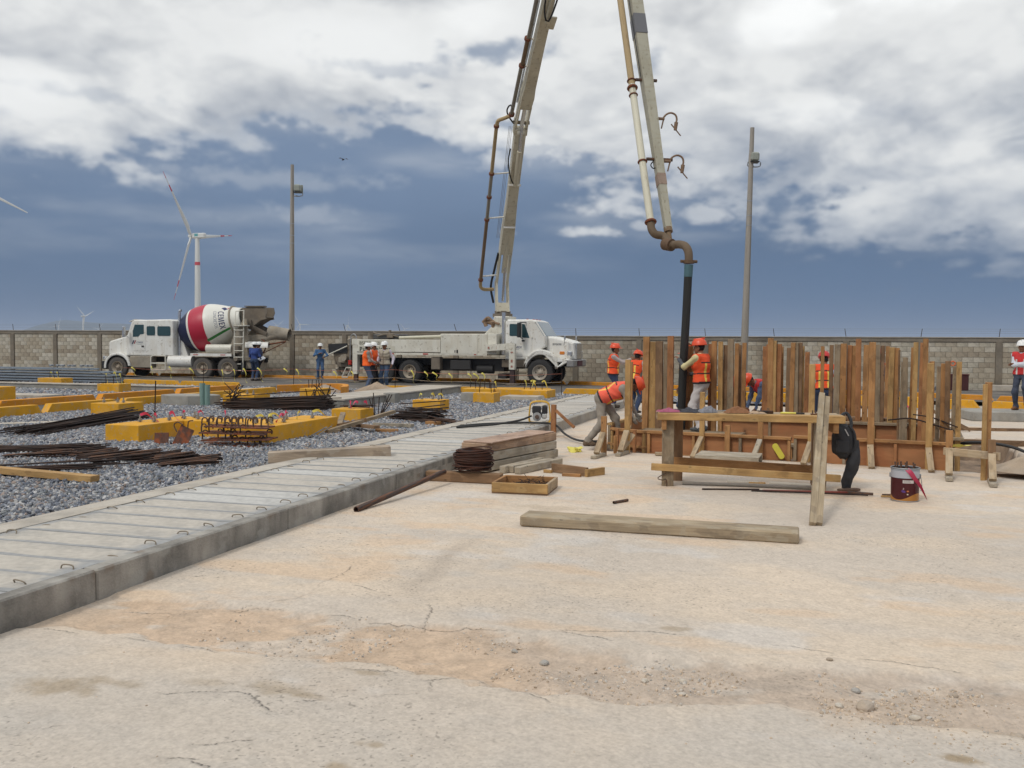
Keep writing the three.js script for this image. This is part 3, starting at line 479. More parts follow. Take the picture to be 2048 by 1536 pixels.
// ---------------------------------------------------------------- vehicle materials and pieces
const dirtT = tex(512, 512, (u, v) => {
  const k = 0.93 + (fbm(u * 6, v * 6, 5, 6) - 0.5) * 0.22, st = sst(0.52, 0.78, fbm(u * 40, v * 3 + 2, 4, 40)) * 0.35, sp = sst(0.70, 0.78, fbm(u * 26 + 5, v * 26, 4, 26)) * 0.5, mu = sst(0.5, 0.8, fbm(u * 5 + 8, v * 5 + 1, 5, 5)) * 0.35;
  let c = [k, k, k]; c = mix3(c, [0.66, 0.58, 0.47], Math.max(st, mu) * 0.8); return mix3(c, [0.42, 0.36, 0.29], sp);
}, { repeat: [0.45, 0.45] });
const paint = (c, r = 0.45) => std(c, r, { map: dirtT });
const VWHITE = paint([0.84, 0.83, 0.78]), VCREAM = paint([0.74, 0.715, 0.62]), VBOOM = paint([0.60, 0.555, 0.43], 0.55), VGREYBOOM = paint([0.38, 0.36, 0.28], 0.6), VDIRTY = std([0.36, 0.315, 0.25], 0.9, { map: concT }), VMUD = std([0.22, 0.185, 0.145], 0.95, { map: concT });
const CHASSIS = std([0.035, 0.033, 0.032], 0.7), TYRE = std([0.035, 0.034, 0.034], 0.9, { bumpMap: concB, bumpScale: 0.006 }), TYRE_DUSTY = std([0.115, 0.105, 0.095], 0.95, { map: concT }), RIM = std([0.40, 0.34, 0.265], 0.75, { map: concT, metalness: 0.1 }), CHROME = std([0.62, 0.63, 0.65], 0.25, { metalness: 0.9 }), GLASS = std([0.035, 0.075, 0.085], 0.06, { metalness: 0.0 }), BLACK = std([0.02, 0.02, 0.021], 0.6), REDLIGHT = std([0.45, 0.03, 0.02], 0.35), AMBER = std([0.7, 0.22, 0.03], 0.35), PIPE_TAN = std([0.42, 0.31, 0.165], 0.75, { map: dirtT }), PIPE_BROWN = std([0.20, 0.135, 0.08], 0.8, { map: dirtT }), PIPE_WHITE = std([0.66, 0.63, 0.50], 0.6, { map: dirtT }), PIPE_GREY = std([0.27, 0.25, 0.21], 0.75, { map: dirtT }), STEEL = std([0.36, 0.37, 0.38], 0.45, { metalness: 0.7 }), HOSE = std([0.022, 0.022, 0.021], 0.75, { map: dirtT });
function lathe(pts, seg = 32) { return new THREE.LatheGeometry(pts.map((p) => new THREE.Vector2(...p)), seg); }
function makeWheel(parent, x, y, z, r, w, tyreM, rimM, side = 1) {       // axle along z, outer face on side
  const tg = lathe([[r * 0.56, -w / 2 + 0.02], [r * 0.72, -w / 2], [r * 0.93, -w / 2 + 0.012], [r * 0.985, -w / 2 + 0.05], [r, -w * 0.28], [r * 0.985, -w * 0.14], [r, 0], [r * 0.985, w * 0.14], [r, w * 0.28], [r * 0.985, w / 2 - 0.05], [r * 0.93, w / 2 - 0.012], [r * 0.72, w / 2], [r * 0.56, w / 2 - 0.02]], 40); tg.rotateX(Math.PI / 2);
  const lugs = []; for (let k = 0; k < 44; k++) { const t = k / 44 * Math.PI * 2; for (const s of [-1, 1]) lugs.push(box(0.03, 0.018, w * 0.3, Math.cos(t + s * 0.035) * r, Math.sin(t + s * 0.035) * r, s * w * 0.31, 0, 0, t)); }
  const tyre = part(parent, 'wheel', merge([tg, ...lugs]), tyreM); tyre.position.set(x, y, z);
  const o = side * w / 2, rim = lathe([[0, -0.02], [r * 0.15, -0.02], [r * 0.16, -0.09], [r * 0.38, -0.12], [r * 0.42, -0.06], [r * 0.50, -0.045], [r * 0.555, 0.005], [r * 0.58, 0.01], [r * 0.58, -0.03]], 28); rim.rotateX(Math.PI / 2); if (side < 0) rim.rotateY(Math.PI);
  const nuts = [rim]; for (let k = 0; k < 10; k++) { const t = k / 10 * Math.PI * 2; nuts.push(cyl(0.017, 0.014, 0.05, Math.cos(t) * r * 0.28, Math.sin(t) * r * 0.28, side * -0.09, Math.PI / 2, 0, 0, 6)); }
  const rm = part(tyre, 'rim', merge(nuts), rimM); rm.position.z = o;
  const holes = []; for (let k = 0; k < 5; k++) { const t = (k + 0.5) / 5 * Math.PI * 2; holes.push(cyl(0.035, 0.035, 0.012, Math.cos(t) * r * 0.37, Math.sin(t) * r * 0.37, side * -0.108, Math.PI / 2, 0, 0, 10)); }
  const hh = part(tyre, 'rim_opening', merge(holes), BLACK); hh.position.z = o;
  return tyre;
}
function canvasTex(w, h, draw) { const c = document.createElement('canvas'); c.width = w; c.height = h; const g = c.getContext('2d'); draw(g, w, h); const t = new THREE.CanvasTexture(c); t.colorSpace = THREE.SRGBColorSpace; t.magFilter = THREE.LinearFilter; t.minFilter = THREE.LinearFilter; return t; }
// flat print on a panel, 2 mm thick sticker
function sticker(parent, name, w, h, tx, x, y, z, ry = 0, rough = 0.5) { const g = new THREE.PlaneGeometry(w, h); const m = part(parent, name, g, std([1, 1, 1], rough, { map: tx })); m.position.set(x, y, z); m.rotation.y = ry; return m; }
const profile = (pts, depth, bevel = 0.03) => { const g = extr(pts, depth, bevel); const p = g.attributes.position, uv = g.attributes.uv, n = g.attributes.normal; for (let i = 0; i < p.count; i++) uv.setXY(i, Math.abs(n.getX(i)) > 0.7 ? p.getZ(i) : p.getX(i), Math.abs(n.getY(i)) > 0.7 ? p.getZ(i) : p.getY(i)); return g; };

// ---------------------------------------------------------------- concrete mixer truck, facing left
{
  const t = thing('mixer_truck', 'white concrete mixer truck with a blue, red and white drum', 'mixer truck', V(-19.06, 0, -45.15), -8 * Math.PI / 180);
  const N = 1.2;                                                            // near side
  part(t, 'chassis', merge([box(7.6, 0.24, 0.1, 3.5, 0.95, 0.42), box(7.6, 0.24, 0.1, 3.5, 0.95, -0.42), box(0.5, 0.3, 1.0, 1.2, 0.9, 0), box(0.4, 0.4, 1.2, 4.75, 0.62, 0), box(0.4, 0.4, 1.2, 6.0, 0.62, 0), cyl(0.1, 0.1, 2.0, 0.45, 0.57, 0, Math.PI / 2), cyl(0.14, 0.14, 1.9, 4.75, 0.57, 0, Math.PI / 2), cyl(0.14, 0.14, 1.9, 6.0, 0.57, 0, Math.PI / 2)]), CHASSIS);
  part(t, 'bumper', profile([[-0.34, 0.5], [-0.34, 0.86], [-0.12, 0.88], [-0.04, 0.86], [-0.04, 0.55], [-0.14, 0.48]], 2.3, 0.02), BLACK);
  part(t, 'hood', profile([[-0.22, 0.95], [-0.21, 1.75], [-0.14, 1.82], [0.86, 2.1], [0.86, 1.1], [0.6, 0.95]], 1.5, 0.06), VWHITE);
  part(t, 'grille', box(0.03, 0.75, 1.0, -0.235, 1.38, 0), CHROME);
  for (const s of [-1, 1]) {
    const out = []; for (let k = 0; k <= 14; k++) { const a = Math.PI * (1.04 - k / 14 * 1.02); out.push([0.45 + 0.68 * Math.cos(a), 0.6 + 0.66 * Math.sin(a)]); }
    const inn = []; for (let k = 14; k >= 0; k--) { const a = Math.PI * (1.04 - k / 14 * 1.02); inn.push([0.45 + 0.56 * Math.cos(a), 0.6 + 0.55 * Math.sin(a)]); }
    part(t, 'fender', xf(profile([...out, ...inn], 0.5, 0.03), 0, 0, s * 0.93), VWHITE);
    part(t, 'fender_liner', xf(profile([...inn.slice().reverse().map(([x, y]) => [x, y]), ...inn.map(([x, y]) => [0.45 + (x - 0.45) * 0.96, 0.6 + (y - 0.6) * 0.96])], 0.48, 0.004), 0, 0, s * 0.93), BLACK);
    part(t, 'headlight', cbox(0.08, 0.16, 0.26, 0.02, -0.26, 1.02, s * 0.98), CHROME);
    part(t, 'mirror', merge([rod([0.98, 2.0, s * 1.05], [0.92, 2.1, s * 1.32], 0.015), cbox(0.08, 0.5, 0.2, 0.02, 0.92, 2.25, s * 1.34)]), s > 0 ? CHROME : BLACK);
    makeWheel(t, 0.45, 0.58, s * 1.02, 0.48, 0.28, TYRE_DUSTY, RIM, s);
    for (const x of [4.76, 6.0]) { makeWheel(t, x, 0.58, s * 1.08, 0.49, 0.27, TYRE_DUSTY, RIM, s); makeWheel(t, x, 0.58, s * 0.76, 0.49, 0.27, TYRE_DUSTY, RIM, s); }
  }
  const cab = part(t, 'cab', profile([[0.84, 1.13], [0.84, 2.06], [0.90, 2.12], [1.12, 2.74], [1.24, 2.82], [3.1, 2.86], [3.22, 2.78], [3.24, 1.12], [1.6, 1.12]], 2.06, 0.06), VWHITE);
  part(cab, 'sun_visor', xf(box(0.3, 0.03, 1.9, 0, 0, 0), 1.1, 2.80, 0, 0, 0, 0.35), VWHITE);
  part(cab, 'windscreen', bar([0.895, 2.15, 0], [1.10, 2.71, 0], 0.02, 1.75, V(0, 0, 1)), GLASS);
  const zs = 1.034;
  part(cab, 'door', xf(extr([[1.12, 1.36], [1.82, 1.36], [1.82, 2.68], [1.26, 2.68], [1.12, 2.3]], 0.02, 0.006), 0, 0, zs), VWHITE);
  for (const [n, o] of [['door_window', [[1.2, 2.02], [1.48, 2.03], [1.58, 2.14], [1.76, 2.16], [1.76, 2.60], [1.3, 2.60], [1.2, 2.3]]], ['side_window', rrect(1.90, 2.10, 2.32, 2.53, 0.06)], ['side_window', rrect(2.44, 2.08, 3.1, 2.53, 0.07)]]) { part(cab, n, xf(extr(o, 0.012, 0.003), 0, 0, zs + 0.012), GLASS); }
  part(cab, 'door_handle', box(0.12, 0.06, 0.03, 1.7, 1.58, zs + 0.02), BLACK);
  sticker(cab, 'door_logo', 0.62, 0.24, canvasTex(256, 100, (g) => { g.fillStyle = '#d8d7cf'; g.fillRect(0, 0, 256, 100); g.fillStyle = '#23284a'; for (const [x, c] of [[4, '#23284a'], [40, '#8a2a36']]) { g.fillStyle = c; g.beginPath(); g.moveTo(x + 26, 10); g.lineTo(x + 52, 10); g.lineTo(x + 26, 78); g.lineTo(x, 78); g.fill(); } g.fillStyle = '#3c4a6a'; g.font = 'bold 44px sans-serif'; g.fillText('CEMEX', 96, 66); g.font = '18px sans-serif'; g.fillText('CONCRETOS', 120, 92); }), 1.45, 1.76, zs + 0.0125);
  part(t, 'exhaust_stack', merge([cyl(0.07, 0.07, 2.2, 3.32, 2.1, 0.6), tube([[3.32, 3.2, 0.6], [3.34, 3.26, 0.6], [3.42, 3.3, 0.6]], 0.06, 8, 10)]), CHROME);
  part(t, 'fuel_tank', merge([cyl(0.28, 0.28, 1.2, 3.57, 0.87, N - 0.3, 0, 0, Math.PI / 2, 22), cyl(0.288, 0.288, 0.05, 3.35, 0.87, N - 0.3, 0, 0, Math.PI / 2, 22), cyl(0.288, 0.288, 0.05, 3.8, 0.87, N - 0.3, 0, 0, Math.PI / 2, 22)]), VWHITE);
  part(t, 'tool_box', cbox(1.1, 0.55, 0.5, 0.03, 1.6, 0.83, N - 0.35), VDIRTY);
  part(t, 'step_frame', merge([tube([[2.2, 0.46, N], [2.2, 1.05, N], [2.27, 1.13, N], [2.94, 1.13, N]], 0.03, 16, 6), rod([2.92, 0.46, N], [2.92, 1.13, N], 0.03), rod([2.2, 0.78, N], [2.92, 0.78, N], 0.03), rod([2.2, 0.46, N], [2.92, 0.46, N], 0.03), rod([2.2, 1.1, N - 0.4], [2.2, 1.1, N], 0.02)]), VCREAM);
  for (const s of [-1, 1]) { part(t, 'rear_fender', box(2.02, 0.13, 0.62, 5.2, 1.2, s * 0.93), VWHITE); part(t, 'reflector', merge([box(0.25, 0.035, 0.006, 4.45, 1.2, s * 1.243), box(0.25, 0.035, 0.006, 5.8, 1.2, s * 1.243)]), REDLIGHT); }
  part(t, 'front_pedestal', profile([[3.28, 1.12], [3.3, 1.95], [3.45, 1.95], [3.75, 1.12]], 1.2, 0.02), VWHITE);
  part(t, 'gear_box', cyl(0.3, 0.38, 0.3, 3.05, 2.15, 0, 0, 0, -Math.PI / 2 + 0.215, 18), VDIRTY);
  // drum
  const prof = [[0, 0.05], [0, 0.40], [0.12, 0.48], [0.35, 0.68], [0.62, 0.85], [0.95, 0.99], [1.3, 1.06], [1.7, 1.08], [2.1, 1.05], [2.5, 0.94], [2.9, 0.80], [3.3, 0.66], [3.55, 0.59], [3.68, 0.57], [3.68, 0.50]], LEN = 3.68, SEG = 72, pos = [], uv = [], idx = [];
  const R = (s) => { for (let i = 2; i < prof.length - 1; i++) if (s <= prof[i][0]) { const f = (s - prof[i - 1][0]) / (prof[i][0] - prof[i - 1][0]); return mix(prof[i - 1][1], prof[i][1], f); } return 0.57; };
  const rings = [[0, 0.02]]; for (let k = 0; k <= 44; k++) { const s = LEN * k / 44; rings.push([s, (R(Math.max(0, s - 0.08)) + R(s) * 2 + R(Math.min(LEN, s + 0.08))) / 4]); } rings.push([LEN, 0.5], [LEN - 0.4, 0.42]);
  rings.forEach(([s, r]) => { for (let i = 0; i <= SEG; i++) { const a = i / SEG * Math.PI * 2; pos.push(s, Math.cos(a) * r, Math.sin(a) * r); uv.push(i / SEG, s / LEN); } });
  for (let j = 0; j + 1 < rings.length; j++) for (let i = 0; i < SEG; i++) { const k = j * (SEG + 1) + i; idx.push(k, k + SEG + 1, k + 1, k + 1, k + SEG + 1, k + SEG + 2); }
  const dg = new THREE.BufferGeometry(); dg.setAttribute('position', new THREE.Float32BufferAttribute(pos, 3)); dg.setAttribute('uv', new THREE.Float32BufferAttribute(uv, 2)); dg.setIndex(idx); dg.computeVertexNormals();
  const drumT = canvasTex(2048, 1024, (g, w, h) => {
    const Y = (s) => h * (1 - s / LEN), X = (deg) => w * deg / 360;
    g.fillStyle = '#dedcd2'; g.fillRect(0, 0, w, h);
    const rd = rng(3); for (let i = 0; i < 500; i++) { g.fillStyle = `rgba(150,135,110,${0.02 + rd() * 0.05})`; g.beginPath(); g.ellipse(rd() * w, rd() * h, 4 + rd() * 60, 3 + rd() * 14, 0, 0, 7); g.fill(); }
    g.fillStyle = '#1b2244'; g.fillRect(0, Y(0.99), w, Y(0.26) - Y(0.99)); g.fillStyle = '#b3223c'; g.fillRect(0, Y(1.96), w, Y(1.11) - Y(1.96));
    const logo = (off) => {
      g.save(); g.translate(X(49 + off), Y(2.70)); g.fillStyle = '#1e2550'; g.font = 'bold 104px sans-serif'; g.fillText('CEMEX', 0, 0, X(66)); g.restore();
      g.save(); g.translate(X(50 + off), Y(2.48)); g.fillStyle = '#4a5068'; g.font = '54px sans-serif'; g.fillText('CONCRETOS', 0, 0, X(54)); g.restore();
      g.fillStyle = '#252b58'; g.beginPath(); g.moveTo(X(34 + off), Y(2.80)); g.lineTo(X(45 + off), Y(2.98)); g.lineTo(X(36 + off), Y(3.12)); g.lineTo(X(25 + off), Y(2.94)); g.fill();
      g.fillStyle = '#b8404e'; g.beginPath(); g.moveTo(X(30 + off), Y(3.06)); g.lineTo(X(36 + off), Y(3.16)); g.lineTo(X(28 + off), Y(3.28)); g.lineTo(X(22 + off), Y(3.18)); g.fill();
      g.fillStyle = '#2e7a33'; g.beginPath(); g.moveTo(X(124 + off), Y(1.9)); g.lineTo(X(131 + off), Y(1.9)); g.lineTo(X(118 + off), Y(3.2)); g.lineTo(X(110 + off), Y(3.2)); g.fill();
    };
    logo(0); logo(180);
  });
  const drum = part(t, 'drum', dg, std([1, 1, 1], 0.42, { map: drumT })); drum.position.set(3.02, 2.15, 0); drum.rotation.z = 0.215; drum.scale.set(0.92, 1.04, 1.04);
  const band = new THREE.TorusGeometry(0.70, 0.05, 8, 48); band.rotateY(Math.PI / 2); part(drum, 'track_ring', xf(band, 3.2, 0, 0), VDIRTY);
  // rear support, hopper and chutes, caked with dried concrete
  part(t, 'rear_pedestal', merge([profile([[6.2, 1.1], [6.55, 2.1], [7.05, 2.9], [7.2, 2.9], [7.25, 1.1]], 0.12, 0.01).translate(0, 0, 0.75), profile([[6.2, 1.1], [6.55, 2.1], [7.05, 2.9], [7.2, 2.9], [7.25, 1.1]], 0.12, 0.01).translate(0, 0, -0.75), box(0.25, 0.3, 1.6, 7.1, 2.0, 0), box(1.2, 0.2, 1.7, 7.0, 1.05, 0), box(0.5, 0.55, 1.5, 7.3, 0.85, 0)]), VDIRTY);
  part(t, 'charge_hopper', merge([profile([[6.95, 2.7], [7.0, 3.42], [7.35, 3.5], [8.15, 3.46], [8.2, 3.2], [8.12, 3.0], [8.17, 2.9], [7.9, 2.85], [7.5, 2.55]], 0.05, 0.008).translate(0, 0, 0.46), profile([[6.95, 2.7], [7.0, 3.42], [7.35, 3.5], [8.15, 3.46], [8.2, 3.2], [8.12, 3.0], [8.17, 2.9], [7.9, 2.85], [7.5, 2.55]], 0.05, 0.008).translate(0, 0, -0.46), bar([7.5, 2.6, 0], [8.15, 3.0, 0], 0.05, 0.92, V(0, 0, 1)), box(0.08, 0.7, 0.92, 7.0, 3.08, 0), box(1.0, 0.04, 0.3, 7.6, 3.5, 0.4), box(0.3, 0.3, 0.2, 7.3, 2.7, 0.5)]), VMUD);
  const half = (r, L, a0 = Math.PI, al = Math.PI) => { const g = new THREE.CylinderGeometry(r, r * 0.86, L, 18, 1, true, a0, al), g2 = new THREE.CylinderGeometry(r - 0.025, r * 0.86 - 0.025, L, 18, 1, true, a0, al); return merge([g, g2]); };
  const ch1 = half(0.34, 1.15, 0, Math.PI * 1.1); part(t, 'collector_chute', xf(ch1, 7.75, 2.52, 0.2, 0, 0, -Math.PI / 2 - 0.45), VMUD);
  part(t, 'discharge_chute', merge([xf(half(0.33, 1.0, 0, Math.PI * 2), 8.72, 2.22, 0.15, 0, 0, Math.PI / 2 - 0.12), xf(half(0.22, 1.7, 0, Math.PI * 2), 8.05, 2.05, 0.25, 0, 0, Math.PI / 2 + 0.16)]), VDIRTY);
  part(t, 'chute_cradle', merge([rod([7.3, 1.55, 0.3], [9.1, 1.85, 0.3], 0.035), rod([7.9, 1.25, 0.3], [9.05, 1.8, 0.3], 0.02), rod([7.35, 1.1, 0.3], [7.75, 2.3, 0.3], 0.06), tube([[7.9, 2.0, 0.4], [8.15, 1.75, 0.45], [8.1, 1.4, 0.45], [7.75, 1.15, 0.4]], 0.03, 14, 6)]), RUST_RED);
  part(t, 'spare_chute', xf(half(0.30, 1.05, 0, Math.PI), 7.7, 1.55, 0.55, 0, 0.2, Math.PI / 2), VWHITE);
  part(t, 'ladder', merge([rod([6.52, 0.42, 1.15], [6.55, 2.55, 1.12], 0.028), rod([6.95, 0.42, 1.15], [6.98, 3.3, 1.05], 0.028), ...[0.48, 0.78, 1.1, 1.4, 1.72, 2.04, 2.36, 2.55].map((y) => rod([6.52, y, 1.14], [6.97, y, 1.14], 0.022)), box(0.6, 0.05, 0.5, 6.8, 2.58, 0.95), rod([6.56, 2.55, 1.1], [6.56, 3.25, 1.0], 0.02), rod([6.56, 3.25, 1.0], [6.98, 3.28, 1.0], 0.02)]), VCREAM);
  part(t, 'water_tank', merge([cyl(0.2, 0.2, 1.25, 5.7, 1.49, 1.02, 0, 0, Math.PI / 2, 20), cyl(0.205, 0.205, 0.04, 5.45, 1.49, 1.02, 0, 0, Math.PI / 2, 20), cyl(0.205, 0.205, 0.04, 5.95, 1.49, 1.02, 0, 0, Math.PI / 2, 20)]), VCREAM);
  part(t, 'valve_block', merge([cbox(0.5, 0.35, 0.3, 0.02, 6.45, 1.45, 1.0), cyl(0.05, 0.05, 0.4, 6.3, 1.3, 1.1, 0, 0, 1.2), cyl(0.09, 0.09, 0.2, 6.62, 1.0, 1.15, Math.PI / 2)]), VMUD);
  part(t, 'mud_flap', box(0.03, 0.6, 0.6, 6.85, 0.6, 0.93), BLACK);
  const moved = { rear_pedestal: -0.42, charge_hopper: -0.55, collector_chute: -0.6, discharge_chute: -0.6, chute_cradle: -0.6, spare_chute: -0.5, ladder: -0.22, water_tank: -0.16, valve_block: -0.2, mud_flap: -0.15 };
  for (const c of t.children) if (moved[c.name]) c.position.x += moved[c.name];
}

// ---------------------------------------------------------------- concrete pump truck with its boom, facing right
{
  const t = sthing('pump_truck', 'white concrete pump truck with a tall folded boom reaching over the yard', 'pump truck', -18, 37.45, 0); t.updateMatrixWorld(true);
  const inv = t.matrixWorld.clone().invert(), wpart = (parent, name, geo, mat, label) => { const m = part(parent, name, clean(geo), mat, label); m.geometry.applyMatrix4(inv); return m; };
  const N = 1.22;
  part(t, 'chassis', merge([box(9.4, 0.28, 0.12, 4.6, 1.02, 0.45), box(9.4, 0.28, 0.12, 4.6, 1.02, -0.45), box(3.0, 0.5, 1.5, 5.2, 0.9, 0), cyl(0.13, 0.13, 2.0, 8.36, 0.64, 0, Math.PI / 2), cyl(0.16, 0.16, 1.8, 2.66, 0.6, 0, Math.PI / 2), box(0.5, 0.5, 0.5, 2.66, 0.62, 0), box(0.5, 0.35, 1.6, 7.3, 0.95, 0), cyl(0.2, 0.2, 0.7, 5.9, 0.75, 0.7, 0, 0, Math.PI / 2), cbox(0.9, 0.4, 0.5, 0.03, 4.9, 0.9, 0.85), box(0.35, 0.2, 1.4, 6.6, 0.45, 0)]), CHASSIS);
  part(t, 'side_box', cbox(0.4, 0.52, 0.35, 0.02, 3.82, 0.96, 0.98), VMUD);
  for (const s of [-1, 1]) {
    makeWheel(t, 8.36, 0.64, s * 1.03, 0.535, 0.34, TYRE, std([0.46, 0.41, 0.34], 0.7, { map: concT }), s);
    makeWheel(t, 2.66, 0.60, s * 1.07, 0.50, 0.27, TYRE, RIM, s); makeWheel(t, 2.66, 0.60, s * 0.75, 0.50, 0.27, TYRE, RIM, s);
    makeWheel(t, 1.4, 0.60, s * 1.0, 0.50, 0.27, TYRE, RIM, s);
  }
  // deck: long side plates, tool lockers
  for (const s of [-1, 1]) {
    part(t, 'side_plate', cbox(3.84, 0.53, 0.06, 0.012, 2.15, 1.685, s * N), VCREAM);
    part(t, 'deck_rail', box(5.9, 0.09, 0.10, 3.17, 1.35, s * 1.18), VCREAM);
    part(t, 'reflector', merge([box(0.23, 0.05, 0.006, 3.4, 1.35, s * 1.236), box(0.1, 0.04, 0.006, 5.6, 1.35, s * 1.236), box(0.12, 0.04, 0.006, 1.9, 1.35, s * 1.236)]), REDLIGHT);
    const lk = part(t, 'locker', cbox(2.05, 0.86, 0.55, 0.02, 5.1, 1.77, s * 0.95), VCREAM);
    part(lk, 'locker_door', cbox(1.62, 0.82, 0.02, 0.006, 4.90, 1.77, s * 1.232), VCREAM);
    part(lk, 'latch', merge([box(0.06, 0.14, 0.02, 4.82, 1.47, s * 1.248), box(0.03, 0.1, 0.02, 4.72, 1.47, s * 1.248)]), BLACK);
    part(t, 'locker', cbox(0.40, 0.86, 0.55, 0.02, 6.33, 1.78, s * 0.95), VCREAM);
    const post = part(t, 'rear_outrigger', merge([box(0.22, 1.48, 0.24, 0.13, 1.2, s * 1.1), box(0.26, 0.25, 0.28, 0.13, 1.85, s * 1.1)]), VCREAM);
    part(post, 'jack', box(0.16, 0.36, 0.16, 0.13, 0.30, s * 1.1), std([0.10, 0.045, 0.03], 0.6));
    part(post, 'foot_pad', cbox(0.5, 0.06, 0.5, 0.02, 0.13, 0.13, s * 1.1), VMUD);
    // front outrigger: swung arm with a drop leg
    const arm = part(t, 'front_outrigger', merge([bar([6.1, 1.62, s * 1.28], [7.3, 1.70, s * 1.5], 0.26, 0.2), box(0.24, 1.05, 0.24, 7.3, 1.28, s * 1.5)]), VCREAM);
    part(arm, 'jack', box(0.18, 0.66, 0.18, 7.3, 0.43, s * 1.5), std([0.05, 0.03, 0.028], 0.6));
    part(arm, 'foot_pad', cbox(0.5, 0.05, 0.5, 0.02, 7.3, 0.125, s * 1.5), VMUD);
    part(arm, 'warning_mark', merge([box(0.07, 0.09, 0.006, 6.25, 1.63, s * 1.435), box(0.07, 0.14, 0.006, 6.62, 1.655, s * 1.47), box(0.1, 0.06, 0.006, 7.3, 1.45, s * 1.625), box(0.08, 0.12, 0.006, 7.3, 1.1, s * 1.625), box(0.08, 0.08, 0.006, 7.3, 0.88, s * 1.625)]), std([0.35, 0.16, 0.12], 0.6));
  }
  const lettering = (txt, font, w, h, W, H) => canvasTex(W, H, (g) => { g.fillStyle = '#c9c5b4'; g.fillRect(0, 0, W, H); g.fillStyle = '#15140f'; g.font = font; g.textBaseline = 'middle'; g.fillText(txt, W * 0.01, H * 0.54, W * 0.98); });
  sticker(t, 'model_lettering', 1.16, 0.17, lettering('BSF36Z.12L', 'bold 62px monospace', 0, 0, 420, 62), 0.93, 1.80, N + 0.0325);
  sticker(t, 'maker_lettering', 1.68, 0.24, lettering('Putzmeister', 'bold 92px sans-serif', 0, 0, 620, 88), 1.18, 1.545, N + 0.0325);
  part(t, 'deck', box(6.3, 0.06, 2.3, 3.3, 1.92, 0), VGREYBOOM);
  part(t, 'hydraulic_tank', cbox(1.5, 0.22, 0.9, 0.03, 1.2, 2.08, 0.1), std([0.10, 0.10, 0.10], 0.6, { map: concT }));
  part(t, 'pump_gear', merge([cyl(0.14, 0.14, 0.3, 0.55, 2.1, 0.5), cyl(0.1, 0.1, 0.4, 0.75, 2.15, 0.3, 0, 0, 1.3), cbox(0.3, 0.2, 0.3, 0.02, 1.5, 2.12, 0.5), cyl(0.06, 0.06, 0.2, 1.45, 2.26, 0.5), tube([[0.9, 2.1, 0.6], [1.3, 2.18, 0.62], [1.9, 2.08, 0.6]], 0.03, 12, 6)]), VMUD);
  part(t, 'delivery_pipe', merge([rod([2.0, 2.03, 0.75], [4.7, 2.12, 0.75], 0.065, 0.065, 12), rod([3.9, 2.1, 0.75], [4.15, 2.11, 0.75], 0.09, 0.09, 12)]), PIPE_WHITE);
  // hopper at the tail
  const hp = part(t, 'hopper', merge([profile([[-1.1, 1.62], [-0.25, 1.72], [-0.2, 1.3], [-0.45, 0.75], [-0.85, 0.75], [-1.05, 1.3]], 0.05, 0.006).translate(0, 0, 0.85), profile([[-1.1, 1.62], [-0.25, 1.72], [-0.2, 1.3], [-0.45, 0.75], [-0.85, 0.75], [-1.05, 1.3]], 0.05, 0.006).translate(0, 0, -0.85), box(0.05, 0.6, 1.7, -0.28, 1.42, 0), box(0.06, 0.5, 1.7, -1.02, 1.1, 0, 0, 0, 0.15), box(0.5, 0.1, 1.7, -0.65, 0.8, 0), box(0.35, 0.9, 1.0, -0.12, 1.2, 0)]), VMUD);
  part(hp, 'splash_flap', merge([box(0.9, 0.42, 0.03, -0.85, 1.55, 0.9, 0, 0, 0.05), box(0.03, 0.4, 1.7, -1.25, 1.55, 0)]), BLACK);
  part(hp, 'agitator_gear', merge([cyl(0.15, 0.15, 0.25, -0.5, 1.15, 0.95, Math.PI / 2), cyl(0.12, 0.1, 0.5, -0.7, 0.62, 0.6, 0.4, 0, 0.8), cyl(0.1, 0.1, 0.4, -0.35, 0.7, 0.75, 0, 0, 1), cbox(0.3, 0.24, 0.2, 0.02, -0.6, 1.05, 0.95), cyl(0.09, 0.09, 0.35, -0.9, 0.55, 0.7, 0.5, 0, 0.2), cbox(0.4, 0.15, 0.4, 0.02, -0.45, 0.5, 0.6), cyl(0.13, 0.13, 0.3, -0.3, 1.85, 0.7, 0.3, 0, 0.3)]), VDIRTY);
  part(hp, 'tail_ladder', merge([rod([-0.62, 0.3, 0.95], [-0.42, 0.72, 0.95], 0.025), rod([-0.36, 0.3, 0.95], [-0.16, 0.72, 0.95], 0.025), rod([-0.42, 0.72, 0.95], [-0.16, 0.72, 0.95], 0.025), rod([-0.62, 0.3, 0.95], [-0.36, 0.3, 0.95], 0.025)]), VCREAM);
  part(hp, 'lever', rod([-1.25, 1.28, 1.0], [-0.35, 1.66, 1.0], 0.025), VCREAM);
  part(t, 'grab_rail', tube([[-0.18, 0.9, 1.05], [-0.16, 1.9, 1.05], [-0.12, 2.12, 1.05], [0.0, 2.18, 1.05], [0.1, 2.1, 1.05], [0.12, 1.95, 1.05]], 0.024, 26, 7), STEEL);
  part(t, 'tail_lamp', cbox(0.14, 0.2, 0.1, 0.01, -0.15, 0.95, 1.12), REDLIGHT);
  // cab
  const cab = part(t, 'cab', profile([[6.84, 1.15], [6.84, 2.70], [6.95, 2.80], [7.95, 2.80], [8.14, 2.74], [8.55, 2.12], [8.55, 1.7], [7.98, 1.3], [7.9, 1.15]], 2.1, 0.06), VWHITE);
  const zc = 1.052;
  part(cab, 'door', xf(extr([[7.0, 1.3], [7.9, 1.3], [7.97, 1.6], [7.97, 2.02], [7.72, 2.66], [7.0, 2.66]], 0.02, 0.006), 0, 0, zc), VWHITE);
